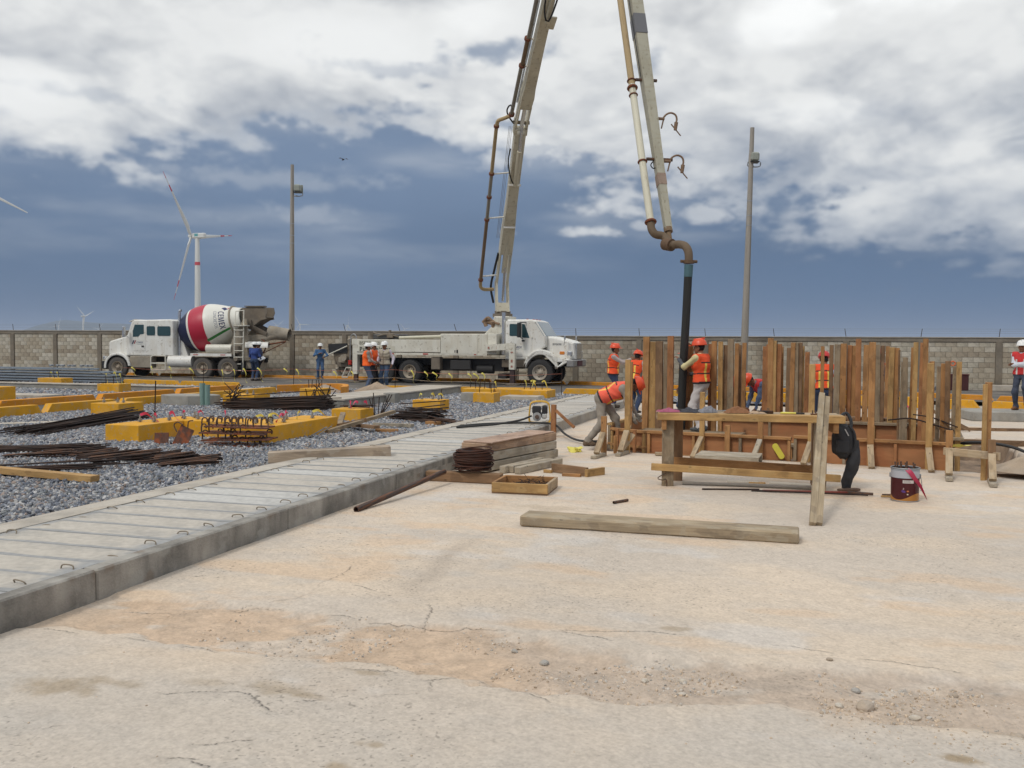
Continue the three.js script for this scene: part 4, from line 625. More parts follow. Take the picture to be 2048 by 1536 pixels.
  part(cab, 'door_window', xf(extr(rrect(7.03, 2.12, 7.5, 2.62, 0.05), 0.014, 0.003), 0, 0, zc + 0.012), GLASS);
  part(cab, 'quarter_window', xf(extr([[7.56, 2.06], [7.88, 2.04], [7.86, 2.12], [7.68, 2.60], [7.56, 2.62]], 0.014, 0.003), 0, 0, zc + 0.012), GLASS);
  const ws = std([0.16, 0.21, 0.24], 0.06);
  part(cab, 'windscreen', bar([8.165, 2.70, 0], [8.56, 2.13, 0], 0.02, 1.8, V(0, 0, 1)), ws);
  part(cab, 'windscreen_side', xf(extr([[7.98, 2.12], [8.50, 2.12], [8.12, 2.70], [7.80, 2.70]], 0.014, 0.003), 0, 0, zc - 0.01), ws);
  part(cab, 'pillar', bar([7.77, 2.72, zc + 0.01], [8.0, 2.05, zc + 0.01], 0.07, 0.04), VWHITE);
  part(cab, 'door_handle', box(0.12, 0.06, 0.03, 7.62, 1.93, zc + 0.02), BLACK);
  part(cab, 'marker_lamp', merge([box(0.08, 0.03, 0.1, 7.9, 2.81, 0.5), box(0.08, 0.03, 0.1, 7.9, 2.81, 0), box(0.08, 0.03, 0.1, 7.9, 2.81, -0.5), box(0.08, 0.03, 0.1, 7.75, 2.81, 0.9)]), REDLIGHT);
  sticker(cab, 'door_logo', 0.6, 0.2, canvasTex(256, 86, (g) => { g.fillStyle = '#d9d8d0'; g.fillRect(0, 0, 256, 86); g.fillStyle = '#20275a'; g.font = 'bold 56px sans-serif'; g.fillText('CEMEX', 4, 54, 236); g.fillStyle = '#47507a'; g.font = '18px sans-serif'; g.fillText('CONCRETOS', 40, 78); }), 7.42, 1.64, zc + 0.0125);
  for (const s of [-1, 1]) part(cab, 'mirror', merge([cbox(0.14, 0.6, 0.26, 0.03, 7.55, 2.36, s * 1.42), rod([7.6, 2.0, s * 1.08], [7.56, 2.1, s * 1.4], 0.02), rod([7.75, 2.68, s * 1.05], [7.56, 2.66, s * 1.4], 0.02)]), BLACK);
  part(cab, 'cab_step', merge([cbox(1.1, 0.3, 0.4, 0.02, 7.25, 0.98, 0.85), box(0.9, 0.04, 0.3, 7.25, 0.6, 0.95)]), VMUD);
  const hood = part(t, 'hood', profile([[8.5, 1.25], [8.5, 2.12], [8.75, 2.12], [9.5, 1.94], [9.66, 1.85], [9.72, 1.2], [9.5, 1.12]], 1.5, 0.08), VWHITE);
  part(hood, 'grille', box(0.04, 0.62, 0.95, 9.715, 1.52, 0), CHROME);
  for (const s of [-1, 1]) {
    const out = [[7.75, 1.16]], inn = []; for (let k = 0; k <= 14; k++) { const a = Math.PI * (0.93 - k / 14 * 0.86); out.push([8.38 + 0.74 * Math.cos(a), 0.72 + 0.86 * Math.sin(a)]); } out.push([9.45, 1.22], [9.65, 1.15], [9.6, 1.08], [9.05, 1.06]);
    for (let k = 0; k <= 14; k++) { const a = Math.PI * (0.06 + k / 14 * 0.88); inn.push([8.38 + 0.64 * Math.cos(a), 0.66 + 0.70 * Math.sin(a)]); }
    part(hood, 'fender', xf(profile([...out, ...inn], 0.42, 0.04), 0, 0, s * 0.96), VWHITE);
    part(hood, 'headlight', cbox(0.2, 0.2, 0.26, 0.04, 9.55, 1.42, s * 0.98), CHROME);
    part(hood, 'turn_lamp', cbox(0.2, 0.13, 0.08, 0.02, 9.28, 1.44, s * 1.15), AMBER);
    part(hood, 'hood_mirror', merge([rod([9.3, 1.75, s * 0.95], [9.36, 2.02, s * 1.05], 0.012), cbox(0.05, 0.16, 0.14, 0.02, 9.36, 2.06, s * 1.06)]), CHROME);
  }
  sticker(hood, 'number_lettering', 0.52, 0.12, canvasTex(200, 46, (g) => { g.fillStyle = '#dad9d2'; g.fillRect(0, 0, 200, 46); g.fillStyle = '#2b2b30'; g.font = 'bold 42px sans-serif'; g.fillText('BP0698', 6, 38, 186); }), 9.02, 1.79, 0.752);
  part(t, 'bumper', cbox(0.3, 0.3, 2.4, 0.04, 9.62, 1.02, 0), std([0.30, 0.29, 0.28], 0.5, { metalness: 0.4 }));
  part(t, 'tow_hook_plate', box(0.02, 0.22, 0.9, 9.785, 1.02, 0.1), std([0.08, 0.02, 0.03], 0.6));
  part(t, 'exhaust_stack', merge([cyl(0.075, 0.075, 1.5, 6.68, 2.35, 0.75), cyl(0.12, 0.12, 0.9, 6.68, 1.8, 0.75)]), CHROME);
  // turret
  part(t, 'pedestal', profile([[5.2, 1.95], [5.75, 2.2], [6.05, 2.5], [6.2, 2.95], [6.85, 2.95], [6.85, 1.95]], 1.1, 0.05), VCREAM);
  part(t, 'turntable', merge([cyl(0.42, 0.42, 0.14, 6.4, 3.0, 0, 0, 0, 0, 26), cyl(0.34, 0.34, 0.12, 6.4, 3.12, 0, 0, 0, 0, 26)]), VMUD);
  part(t, 'slew_motor', merge([cyl(0.11, 0.11, 0.35, 5.95, 2.72, 0.45, 0, 0, 1.3), cyl(0.09, 0.09, 0.3, 6.15, 2.62, 0.55, 0.6), cyl(0.08, 0.08, 0.28, 5.8, 2.66, 0.55, 0, 0, 0.4), tube([[5.7, 2.7, 0.6], [5.95, 2.9, 0.62], [6.2, 2.7, 0.6], [6.45, 2.62, 0.6]], 0.05, 14, 7)]), std([0.30, 0.20, 0.13], 0.85, { map: concT }));

  // ---- boom: four arms in one vertical plane through the turret and the end hose
  const T = site(-11.6, 37.4), hd = V(0.1621, 0, 0.98677), lat = V(0.98677, 0, -0.1621);    // along the reach; to the right of it
  const bp = (r, y, l = 0) => T.clone().addScaledVector(hd, r).addScaledVector(lat, l).setY(y);
  const tur = wpart(t, 'boom_seat', merge([bar(bp(0.05, 3.1, 0.24), bp(-0.25, 4.5, 0.24), 0.5, 0.06, lat), bar(bp(0.05, 3.1, -0.24), bp(-0.25, 4.5, -0.24), 0.5, 0.06, lat), bar(bp(0.05, 3.12, 0), bp(0.0, 3.5, 0), 0.45, 0.48, lat)]), VBOOM);
  // tapered box arm: stations [r, y, height, width]
  function armGeo(st, l0 = 0) {
    const pos = [], uv = []; const ring = st.map(([r, y, h, w], i) => {
      const a = st[Math.max(0, i - 1)], b = st[Math.min(st.length - 1, i + 1)], dr = b[0] - a[0], dy = b[1] - a[1], L = Math.hypot(dr, dy), nr = -dy / L, ny = dr / L;   // normal in the plane
      return [[-1, -1], [1, -1], [1, 1], [-1, 1]].map(([sl, sn]) => bp(r + nr * sn * h / 2, y + ny * sn * h / 2, l0 + sl * w / 2));
    });
    const quad = (a, b, c, d, u0, u1) => { for (const [p, q] of [[a, [u0, 0]], [b, [u1, 0]], [c, [u1, 0.5]], [a, [u0, 0]], [c, [u1, 0.5]], [d, [u0, 0.5]]]) { pos.push(p.x, p.y, p.z); uv.push(...q); } };
    let s = 0; for (let i = 0; i + 1 < ring.length; i++) { const L = ring[i][0].distanceTo(ring[i + 1][0]); for (let k = 0; k < 4; k++) quad(ring[i][k], ring[i + 1][k], ring[i + 1][(k + 1) % 4], ring[i][(k + 1) % 4], s, s + L); s += L; }
    const e = ring[ring.length - 1]; quad(ring[0][0], ring[0][1], ring[0][2], ring[0][3], 0, 0.4); quad(e[3], e[2], e[1], e[0], 0, 0.4);
    const g = new THREE.BufferGeometry(); g.setAttribute('position', new THREE.Float32BufferAttribute(pos, 3)); g.setAttribute('uv', new THREE.Float32BufferAttribute(uv, 2)); g.computeVertexNormals(); return g;
  }
  const lerp2 = (a, b, f) => [mix(a[0], b[0], f), mix(a[1], b[1], f)];
  const J0 = [-0.25, 4.35], J1 = [4.32, 10.05], J2 = [11.0, 13.65], J3 = [18.23, 10.7], J4 = [21.36, 3.88];
  const along = (A, B, f, n = 0) => { const dr = B[0] - A[0], dy = B[1] - A[1], L = Math.hypot(dr, dy); return [A[0] + dr * f - dy / L * n, A[1] + dy * f + dr / L * n]; };
  const st = (A, B, list) => list.map(([f, h, w, n = 0]) => [...along(A, B, f, n), h, w]);
  // arm 1: forked foot, box, slimmer towards the knuckle
  const a1 = wpart(t, 'boom_arm', armGeo(st(J0, J1, [[0.22, 0.5, 0.5], [0.34, 0.5, 0.5], [0.55, 0.46, 0.40], [0.8, 0.42, 0.40], [0.97, 0.40, 0.42]])), VBOOM);
  wpart(a1, 'fork_plate', merge([-0.22, 0.22].map((l) => armGeo(st(J0, J1, [[-0.02, 0.34, 0.05], [0.1, 0.5, 0.05], [0.23, 0.5, 0.05]]), l))), VBOOM);
  wpart(a1, 'fork_plate', merge([-0.23, 0.23].map((l) => armGeo(st(J0, J1, [[0.94, 0.36, 0.05], [1.02, 0.34, 0.05]]), l))), VBOOM);
  const line = (A, B, list, l, r) => tube(list.map(([f, n]) => { const p = along(A, B, f, n); return bp(p[0], p[1], l); }), r, 6, 9);
  wpart(a1, 'lift_cylinder', merge([rod(bp(0.10, 3.6, 0), bp(...along(J0, J1, 0.14, -0.30), 0), 0.055, 0.055, 12)]), CHROME);
  wpart(a1, 'cylinder_barrel', rod(bp(...along(J0, J1, 0.10, -0.22), 0), bp(...along(J0, J1, 0.36, -0.16), 0), 0.11, 0.11, 14), VBOOM);
  wpart(a1, 'knuckle_cylinder', merge([rod(bp(...along(J0, J1, 0.66, -0.30), 0.02), bp(...along(J0, J1, 0.86, -0.30), 0.02), 0.10, 0.10, 14), box(0.01, 0.01, 0.01, ...bp(...along(J0, J1, 0.7, -0.2)).toArray())]), VBOOM);
  wpart(a1, 'piston_rod', rod(bp(...along(J0, J1, 0.86, -0.30), 0.02), bp(...along(J0, J1, 1.03, -0.22), 0.02), 0.055, 0.055, 10), CHROME);
  wpart(a1, 'clamp', merge([0.40, 0.66].map((f) => bar(bp(...along(J0, J1, f, -0.24), -0.24), bp(...along(J0, J1, f, -0.24), 0.24), 0.08, 0.06))), VWHITE);
  const pipeL = -0.9, P1 = [[0.0, 0.05], [0.2, 0.05], [0.4, 0.05], [0.6, 0.05], [0.8, 0.05], [0.97, 0.05]];
  const seg = (A, B, f0, f1, l, n, r) => rod(bp(...along(A, B, f0, n), l), bp(...along(A, B, f1, n), l), r, r, 12);
  wpart(a1, 'delivery_pipe', seg(J0, J1, 0.01, 0.42, pipeL, 0.05, 0.07), PIPE_BROWN); wpart(a1, 'delivery_pipe', seg(J0, J1, 0.42, 0.70, pipeL, 0.05, 0.068), PIPE_GREY); wpart(a1, 'delivery_pipe', seg(J0, J1, 0.70, 0.97, pipeL, 0.05, 0.07), PIPE_TAN);
  const coup = (A, B, f, l, n, r = 0.105) => seg(A, B, f - 0.006, f + 0.006, l, n, r);
  wpart(a1, 'pipe_coupling', merge([0.02, 0.42, 0.56, 0.70, 0.97].map((f) => coup(J0, J1, f, pipeL, 0.05))), RUST_RED);
  wpart(a1, 'pipe_bracket', merge([0.045, 0.43, 0.70].map((f) => tube([bp(...along(J0, J1, f, 0.05), pipeL + 0.07), bp(...along(J0, J1, f + 0.004, 0.06), pipeL + 0.35), bp(...along(J0, J1, f + 0.012, 0.05), -0.2)], 0.03, 8, 6))), VWHITE);
  wpart(a1, 'pipe_elbow', merge([tube([bp(...along(J0, J1, 0.01, 0.05), pipeL), bp(...along(J0, J1, -0.03, 0.05), pipeL + 0.03), bp(...along(J0, J1, -0.045, 0.05), pipeL + 0.14), bp(...along(J0, J1, -0.045, 0.05), -0.3)], 0.072, 16, 10), tube([bp(...along(J0, J1, 0.97, 0.05), pipeL), bp(...along(J0, J1, 1.0, 0.06), pipeL + 0.05), bp(...along(J0, J1, 1.012, 0.06), pipeL + 0.22), bp(...along(J0, J1, 1.03, 0.05), -0.42)], 0.072, 18, 10)]), PIPE_TAN);
  wpart(a1, 'hydraulic_line', merge([-0.30, -0.36, -0.41].map((l) => rod(bp(...along(J0, J1, 0.30, 0.12), l), bp(...along(J0, J1, 0.97, 0.12), l), 0.007, 0.007, 5))), VMUD);
  wpart(a1, 'hydraulic_hose', merge([tube([bp(...along(J0, J1, 0.99, 0.1), -0.28), bp(...along(J0, J1, 1.03, 0.1), -0.5), bp(...along(J0, J1, 1.06, 0.1), -0.56), bp(...along(J0, J1, 1.085, 0.1), -0.45), bp(...along(J1, J2, 0.04, 0.1), -0.33)], 0.03, 20, 7), tube([bp(...along(J0, J1, 0.86, -0.1), -0.3), bp(...along(J0, J1, 0.8, -0.26), -0.36), bp(...along(J0, J1, 0.7, -0.34), -0.18), bp(...along(J0, J1, 0.66, -0.3), 0.0)], 0.026, 18, 6), tube([bp(...along(J0, J1, -0.14, 0.05), -0.25), bp(...along(J0, J1, -0.04, 0.14), -0.42), bp(...along(J0, J1, 0.08, 0.12), -0.36), bp(...along(J0, J1, 0.2, 0.1), -0.27)], 0.05, 18, 7)]), BLACK);
  wpart(a1, 'knuckle_pin', rod(bp(...J1, -0.30), bp(...J1, 0.32), 0.07, 0.07, 14), VMUD);
  // arm 2: swells after the knuckle
  const a2 = wpart(t, 'boom_arm', armGeo(st(J1, J2, [[0.12, 0.44, 0.42], [0.2, 0.5, 0.46], [0.26, 0.46, 0.40], [0.5, 0.42, 0.36], [0.98, 0.36, 0.34]])), VBOOM);
  wpart(a2, 'fork_plate', merge([-0.20, 0.20].map((l) => armGeo(st(J1, J2, [[-0.03, 0.36, 0.05], [0.06, 0.48, 0.05], [0.14, 0.48, 0.05]]), l))), VBOOM);
  wpart(a2, 'link_cylinder', rod(bp(...along(J1, J2, -0.01, -0.22), 0), bp(...along(J1, J2, 0.12, -0.1), 0), 0.075, 0.075, 12), VWHITE);
  wpart(a2, 'link_pin', merge([rod(bp(...along(J1, J2, -0.03, -0.28), -0.13), bp(...along(J1, J2, -0.03, -0.28), 0.13), 0.09, 0.09, 12)]), VCREAM);
  wpart(a2, 'delivery_pipe', seg(J1, J2, 0.03, 0.36, -0.40, 0.10, 0.07), PIPE_GREY); wpart(a2, 'delivery_pipe', seg(J1, J2, 0.36, 0.52, -0.38, 0.10, 0.072), PIPE_BROWN); wpart(a2, 'delivery_pipe', seg(J1, J2, 0.52, 1.0, -0.36, 0.10, 0.07), PIPE_GREY);
  wpart(a2, 'pipe_coupling', merge([0.04, 0.36, 0.52].map((f) => coup(J1, J2, f, -0.39, 0.10, 0.11))), RUST_RED);
  wpart(a2, 'pipe_bracket', merge([0.36, 0.52, 0.75].map((f) => bar(bp(...along(J1, J2, f, 0.10), -0.30), bp(...along(J1, J2, f, 0.08), -0.1), 0.05, 0.05))), VWHITE);
  wpart(a2, 'hydraulic_line', merge([-0.22, -0.245, -0.27].map((l) => rod(bp(...along(J1, J2, 0.1, 0.26), l), bp(...along(J1, J2, 0.97, 0.2), l), 0.011, 0.011, 5))), STEEL);
  wpart(a2, 'folding_cylinder', merge([rod(bp(...along(J1, J2, 0.66, -0.26), 0.06), bp(...along(J1, J2, 0.98, -0.30), 0.06), 0.09, 0.09, 12), bar(bp(...along(J1, J2, 0.62, -0.2), 0.2), bp(...along(J1, J2, 0.7, -0.34), 0.2), 0.05, 0.25)]), VBOOM);
  wpart(a2, 'hydraulic_hose', tube([bp(...along(J1, J2, 0.84, -0.2), -0.2), bp(...along(J1, J2, 0.72, -0.40), -0.12), bp(...along(J1, J2, 0.68, -0.42), 0.02), bp(...along(J1, J2, 0.78, -0.42), 0.16), bp(...along(J1, J2, 0.9, -0.3), 0.2)], 0.03, 20, 7), BLACK);
  // arm 3 passes above the picture, arm 4 comes down to the hose
  const a3 = wpart(t, 'boom_arm', armGeo(st(J2, J3, [[-0.02, 0.34, 0.30], [0.5, 0.32, 0.28], [1.02, 0.28, 0.26]])), VBOOM);
  wpart(a3, 'delivery_pipe', seg(J2, J3, -0.02, 1.02, -0.34, 0.08, 0.07), PIPE_TAN);
  const a4 = wpart(t, 'boom_arm', armGeo(st(J3, J4, [[-0.02, 0.28, 0.27], [0.3, 0.26, 0.255], [0.62, 0.20, 0.20], [0.80, 0.16, 0.165], [0.985, 0.12, 0.135]])), VGREYBOOM);
  wpart(a4, 'wear_plate', armGeo(st(J3, J4, [[0.275, 0.275, 0.265], [0.345, 0.275, 0.26]])), std([0.12, 0.12, 0.13], 0.5));
  wpart(a4, 'arm_end', merge([seg(J3, J4, 0.97, 1.03, 0, 0, 0.05), coup(J3, J4, 0.985, 0, 0, 0.085), coup(J3, J4, 1.025, 0, 0, 0.10)]), PIPE_BROWN);
  wpart(a4, 'sticker_plate', armGeo(st(J3, J4, [[0.815, 0.17, 0.176], [0.85, 0.165, 0.172]])), std([0.30, 0.22, 0.17], 0.7, { map: dirtT }));
  wpart(a4, 'delivery_pipe', seg(J3, J4, -0.02, 0.52, -0.335, 0, 0.069), PIPE_TAN); wpart(a4, 'delivery_pipe', seg(J3, J4, 0.52, 0.965, -0.335, 0, 0.071), PIPE_WHITE);
  const ringAt = (f, r, w) => { const p = bp(...along(J3, J4, f), -0.335), g = new THREE.TorusGeometry(r, w, 8, 22), d = bp(...J4).sub(bp(...J3)).normalize(); g.applyQuaternion(new THREE.Quaternion().setFromUnitVectors(V(0, 0, 1), d)); g.translate(p.x, p.y, p.z); return g; };
  wpart(a4, 'pipe_coupling', merge([ringAt(0.53, 0.085, 0.03), ringAt(0.505, 0.082, 0.014), ringAt(0.555, 0.082, 0.014), ringAt(0.775, 0.08, 0.02), ringAt(0.962, 0.09, 0.03)]), RUST_RED);
  for (const [f, r] of [[0.50, 0.22], [0.765, 0.30]]) wpart(a4, 'pipe_bracket', rod(bp(...along(J3, J4, f), -0.24), bp(...along(J3, J4, f), r), 0.035, 0.035, 8), RUST);
  const hook = (f) => { const q = (l, dy) => { const p = along(J3, J4, f); return bp(p[0], p[1] + dy, l); }; return merge([rod(q(0.10, 0), q(0.26, 0), 0.035, 0.03, 8), rod(q(0.25, 0.01), q(0.20, -0.20), 0.016, 0.014, 6), tube([q(0.24, 0.02), q(0.30, 0.09), q(0.40, 0.13), q(0.50, 0.09), q(0.53, 0.0), q(0.51, -0.08)], 0.02, 18, 7), rod(q(0.52, -0.06), q(0.50, -0.22), 0.042, 0.035, 8), rod(q(0.41, -0.10), q(0.62, -0.33), 0.014, 0.012, 6)]); };
  wpart(a4, 'empty_pipe_clamp', hook(0.63), std([0.24, 0.155, 0.10], 0.8, { map: dirtT })); wpart(a4, 'empty_pipe_clamp', hook(0.77), std([0.24, 0.155, 0.10], 0.8, { map: dirtT }));
  wpart(a4, 'cable', merge([rod(bp(...along(J3, J4, 0.2, 0.02), -0.15), bp(...along(J3, J4, 0.5, 0.02), -0.125), 0.008, 0.008, 5), tube([bp(...along(J3, J4, 0.77, 0), -0.10), bp(...along(J3, J4, 0.785, 0), -0.17), bp(...along(J3, J4, 0.795, 0), -0.12), bp(...along(J3, J4, 0.79, 0), -0.06)], 0.012, 14, 5)]), BLACK);
  const e0 = bp(...along(J3, J4, 0.965), -0.335), eD = bp(...J4).sub(bp(...J3)).normalize();
  const endp = [e0.clone(), e0.clone().addScaledVector(eD, 0.14), e0.clone().addScaledVector(eD, 0.25).addScaledVector(lat, 0.06), e0.clone().addScaledVector(eD, 0.29).addScaledVector(lat, 0.22), bp(21.56, 3.68, -0.03), bp(21.75, 3.66, 0.08), bp(21.95, 3.60, 0.13), bp(22.05, 3.48, 0.15), bp(22.08, 3.28, 0.15)];
  wpart(a4, 'swan_neck', tube(endp, 0.078, 40, 14), std([0.15, 0.105, 0.065], 0.8, { map: dirtT }));
  wpart(a4, 'neck_coupling', merge([rod(bp(21.42, 3.70, -0.10), bp(21.60, 3.66, -0.02), 0.12, 0.12, 14), rod(bp(22.08, 3.31, -0.01), bp(22.08, 3.31, 0.31), 0.03, 0.03, 8), rod(bp(22.08, 3.33, 0.15), bp(22.08, 3.27, 0.15), 0.10, 0.10, 16)]), std([0.14, 0.085, 0.05], 0.85, { map: dirtT }));
  wpart(a4, 'hose_sleeve', rod(bp(22.08, 3.25, 0.15), bp(22.08, 3.02, 0.14), 0.083, 0.08, 16), std([0.07, 0.15, 0.18], 0.7, { map: dirtT }));
  wpart(a4, 'end_hose', tube([bp(22.08, 3.06, 0.14), bp(22.06, 2.3, 0.12), bp(22.03, 1.4, 0.09), bp(22.0, 0.7, 0.08), bp(21.98, 0.1, 0.08), bp(21.97, -0.1, 0.08)], 0.077, 30, 16), HOSE);
}

scene.fog = new THREE.FogExp2(new THREE.Color(0.62, 0.72, 0.90), 0.00014);   // rain haze in the far air
// ---------------------------------------------------------------- far country: hills and wind turbines
{
  const pos = [], idx = [], nx = 60, nz = 10;
  for (let j = 0; j <= nz; j++) for (let i = 0; i <= nx; i++) {
    const x = -5200 + 4200 * i / nx, z = -6400 - 1500 * j / nz, w = Math.sin(Math.PI * j / nz), px = 1024 + 1849 * x / 7000;
    const prof = 105 * sst(20, 130, px) * sst(420, 200, px) + 50 * sst(-300, 0, px) * sst(520, 380, px), h = w * prof * (0.75 + 0.5 * fbm(i * 0.17 + 3, j * 0.3, 4)) + 30 * w * fbm(i * 0.3, j * 0.5 + 9, 3);
    pos.push(x, h - 4, z); if (i < nx && j < nz) { const k = j * (nx + 1) + i; idx.push(k, k + 1, k + nx + 2, k, k + nx + 2, k + nx + 1); }
  }
  const g = new THREE.BufferGeometry(); g.setAttribute('position', new THREE.Float32BufferAttribute(pos, 3)); g.setIndex(idx); g.computeVertexNormals();
  structure('hills', g, std([0.07, 0.085, 0.07], 1));
}
{
  const TW = std([0.66, 0.67, 0.65], 0.5), TRED = std([0.55, 0.05, 0.06], 0.5), TTEAL = std([0.10, 0.36, 0.38], 0.5);
  // blade: root circle to thin twisted tip, along +y
  const chord = (f) => f < 0.2 ? mix(1.9, 3.3, f / 0.2) : mix(3.3, 0.35, Math.pow((f - 0.2) / 0.8, 0.85)), thick = (f) => mix(1.8, 0.10, Math.pow(f, 0.55));
  function blade(L, f0, f1, n, k = 1) {
    const pos = [], idx = [], S = 14;
    for (let j = 0; j <= n; j++) { const f = mix(f0, f1, j / n), c = chord(f) * k * 0.9, t = thick(f) * 0.5 * k, tw = mix(0.35, 0.0, f); for (let i = 0; i < S; i++) { const a = i / S * Math.PI * 2, x = Math.cos(a) * c / 2 + (f > 0.1 ? c * 0.18 : 0), z = Math.sin(a) * t * (f > 0.15 ? (0.5 - 0.5 * Math.cos(a)) * 0.6 + 0.5 : 1); pos.push(x * Math.cos(tw) - z * Math.sin(tw), f * L, x * Math.sin(tw) + z * Math.cos(tw)); } }
    for (let j = 0; j < n; j++) for (let i = 0; i < S; i++) { const a = j * S + i, b = j * S + (i + 1) % S; idx.push(a, a + S, b, b, a + S, b + S); }
    for (const e of [0, n]) { const c = pos.length / 3; let sx = 0, sy = 0, sz = 0; for (let i = 0; i < S; i++) { sx += pos[(e * S + i) * 3]; sy += pos[(e * S + i) * 3 + 1]; sz += pos[(e * S + i) * 3 + 2]; } pos.push(sx / S, sy / S, sz / S); for (let i = 0; i < S; i++) idx.push(c, e * S + i, e * S + (i + 1) % S); }
    const g = new THREE.BufferGeometry(); g.setAttribute('position', new THREE.Float32BufferAttribute(pos, 3)); g.setIndex(idx); g.computeVertexNormals(); return g;
  }
  function turbine(label, x, z, hub, L, yaw, spin, marked, detail = 1) {
    const t = thing('wind_turbine', label, 'wind turbine', V(x, 0, z), 0, 'wind turbines beyond the wall');
    part(t, 'tower', lathe([[2.05, 0], [1.95, hub * 0.3], [1.7, hub * 0.7], [1.35, hub - 1.6], [0, hub - 1.6]], 24), TW);
    if (marked) part(t, 'tower_band', lathe([[1.72, hub * 0.735], [1.66, hub * 0.765]], 24), TRED);
    const ax = V(Math.sin(yaw), 0, -Math.cos(yaw)), q = new THREE.Quaternion().setFromUnitVectors(V(0, 0, -1), ax);
    const nac = part(t, 'nacelle', merge([cbox(3.2, 3.4, 9.5, 0.6, 0, 0, 1.4)]), TW); nac.position.set(0, hub, 0); nac.quaternion.copy(q);
    if (marked) part(nac, 'nacelle_panel', merge([cbox(3.26, 1.9, 2.8, 0.1, 0, 0.4, 0.2)]), TTEAL);
    const hubM = part(t, 'rotor_hub', lathe([[0, -2.2], [0.8, -1.9], [1.4, -1.0], [1.6, 0], [1.4, 1.0], [0, 1.1]], 18).rotateX(Math.PI / 2), TW); hubM.position.set(ax.x * 4.6, hub, ax.z * 4.6); hubM.quaternion.copy(q);
    for (let k = 0; k < 3; k++) {
      const b = part(t, 'blade', marked ? merge([blade(L, 0.02, 0.70, 18), blade(L, 0.80, 0.90, 4)]) : blade(L, 0.02, 1.0, 24), TW);
      const qq = new THREE.Quaternion().setFromAxisAngle(V(0, 0, 1), (spin + k * 120 - 90) * Math.PI / 180); b.quaternion.copy(q).multiply(qq); b.position.copy(hubM.position);
      if (marked) { part(b, 'tip_mark', blade(L, 0.90, 1.0, 4), TRED); part(b, 'blade_mark', blade(L, 0.70, 0.80, 4), TRED); }
    }
    return t;
  }
  const yaw = -73 * Math.PI / 180;
  turbine('near wind turbine with red marked blades above the mixer drum', -204.8, -603, 71.8, 46, yaw, 7, true);
  turbine('wind turbine whose bare blade tip enters at the left edge', -203, -296, 68.5, 48.5, -0.35, -28, false);
  for (const [px, py, D, yw, sp, label] of [[167, 632, 2350, 0.5, 20, 'far wind turbine standing clear before the hill at left'], [118, 651, 3900, -0.9, 70, 'very small far turbine over the wall left of the hill turbine'], [197, 657, 4600, 0.2, 50, 'tiny far turbine right of the hill turbine'], [553, 651, 3700, 0.6, 30, 'small far turbine just left of the tall lamp pole'], [600, 648, 3300, -0.6, 0, 'small far turbine just right of the lamp pole by the mixer'], [694, 651, 3600, 0.9, 85, 'small far turbine over the pump hopper'], [808, 657, 4800, 0.1, 10, 'tiny far turbine above the pump deck']])
    turbine(label, (px - 1024) / 1849 * D, -D, 1.7 + (686 + (px - 200) * 0.007 - py) / 1849 * D, 42, yw, sp, false);
}

// ---------------------------------------------------------------- lamp poles
{
  const POLE = conc([0.37, 0.34, 0.30]), LAMP = std([0.30, 0.32, 0.28], 0.6, { metalness: 0.2 });
  function pole(label, p, h, lean, lx, ly) {
    const t = thing('lamp_pole', label, 'lamp pole', p, 0, 'concrete lamp poles'); t.rotation.z = lean;
    part(t, 'shaft', cyl(0.165, 0.085, h, 0, h / 2, 0, 0, 0.4, 0, 8), POLE);
    const f = part(t, 'floodlight', merge([cbox(0.34, 0.36, 0.42, 0.06, lx, ly, 0.0), cbox(0.40, 0.42, 0.05, 0.02, lx + 0.02, ly, -0.23, 0.15)]), LAMP);
    part(f, 'lamp_visor', box(0.36, 0.04, 0.4, lx, ly - 0.20, -0.02), BLACK);
    part(f, 'lamp_bracket', merge([tube([[lx - 0.26, ly - 0.2, 0], [lx - 0.26, ly - 0.36, 0], [lx + 0.24, ly - 0.36, 0], [lx + 0.26, ly - 0.2, 0]], 0.025, 16, 6), rod([0, ly - 0.38, 0], [lx, ly - 0.38, 0], 0.03)]), STEEL);
    part(t, 'strap', merge([0.3, 0.42, 0.5].map((q) => cyl(0.17 - 0.08 * (ly - q * 6) / h, 0.17 - 0.08 * (ly - q * 6) / h, 0.04, 0, ly - 0.3 - q * 5, 0, 0, 0.4, 0, 8))), STEEL);
    return t;
  }
  const p1 = pole('tall concrete lamp pole between the mixer and pump trucks', V(-11.38, 0, -47.7), 10.9, -0.006, 0.28, 9.7);
  const sign = part(p1, 'sign_plate', cbox(0.26, 0.34, 0.015, 0.004, -0.02, 1.55, 0.175), std([0.7, 0.73, 0.7], 0.5));
  part(sign, 'sign_print', merge([box(0.18, 0.05, 0.004, -0.02, 1.60, 0.1845), box(0.18, 0.045, 0.004, -0.02, 1.50, 0.1845)]), std([0.05, 0.12, 0.08], 0.6));
  pole('tall concrete lamp pole rising behind the timber formwork', V(9.6, 0, -38.4), 10.75, -0.019, 0.13, 9.55);
}
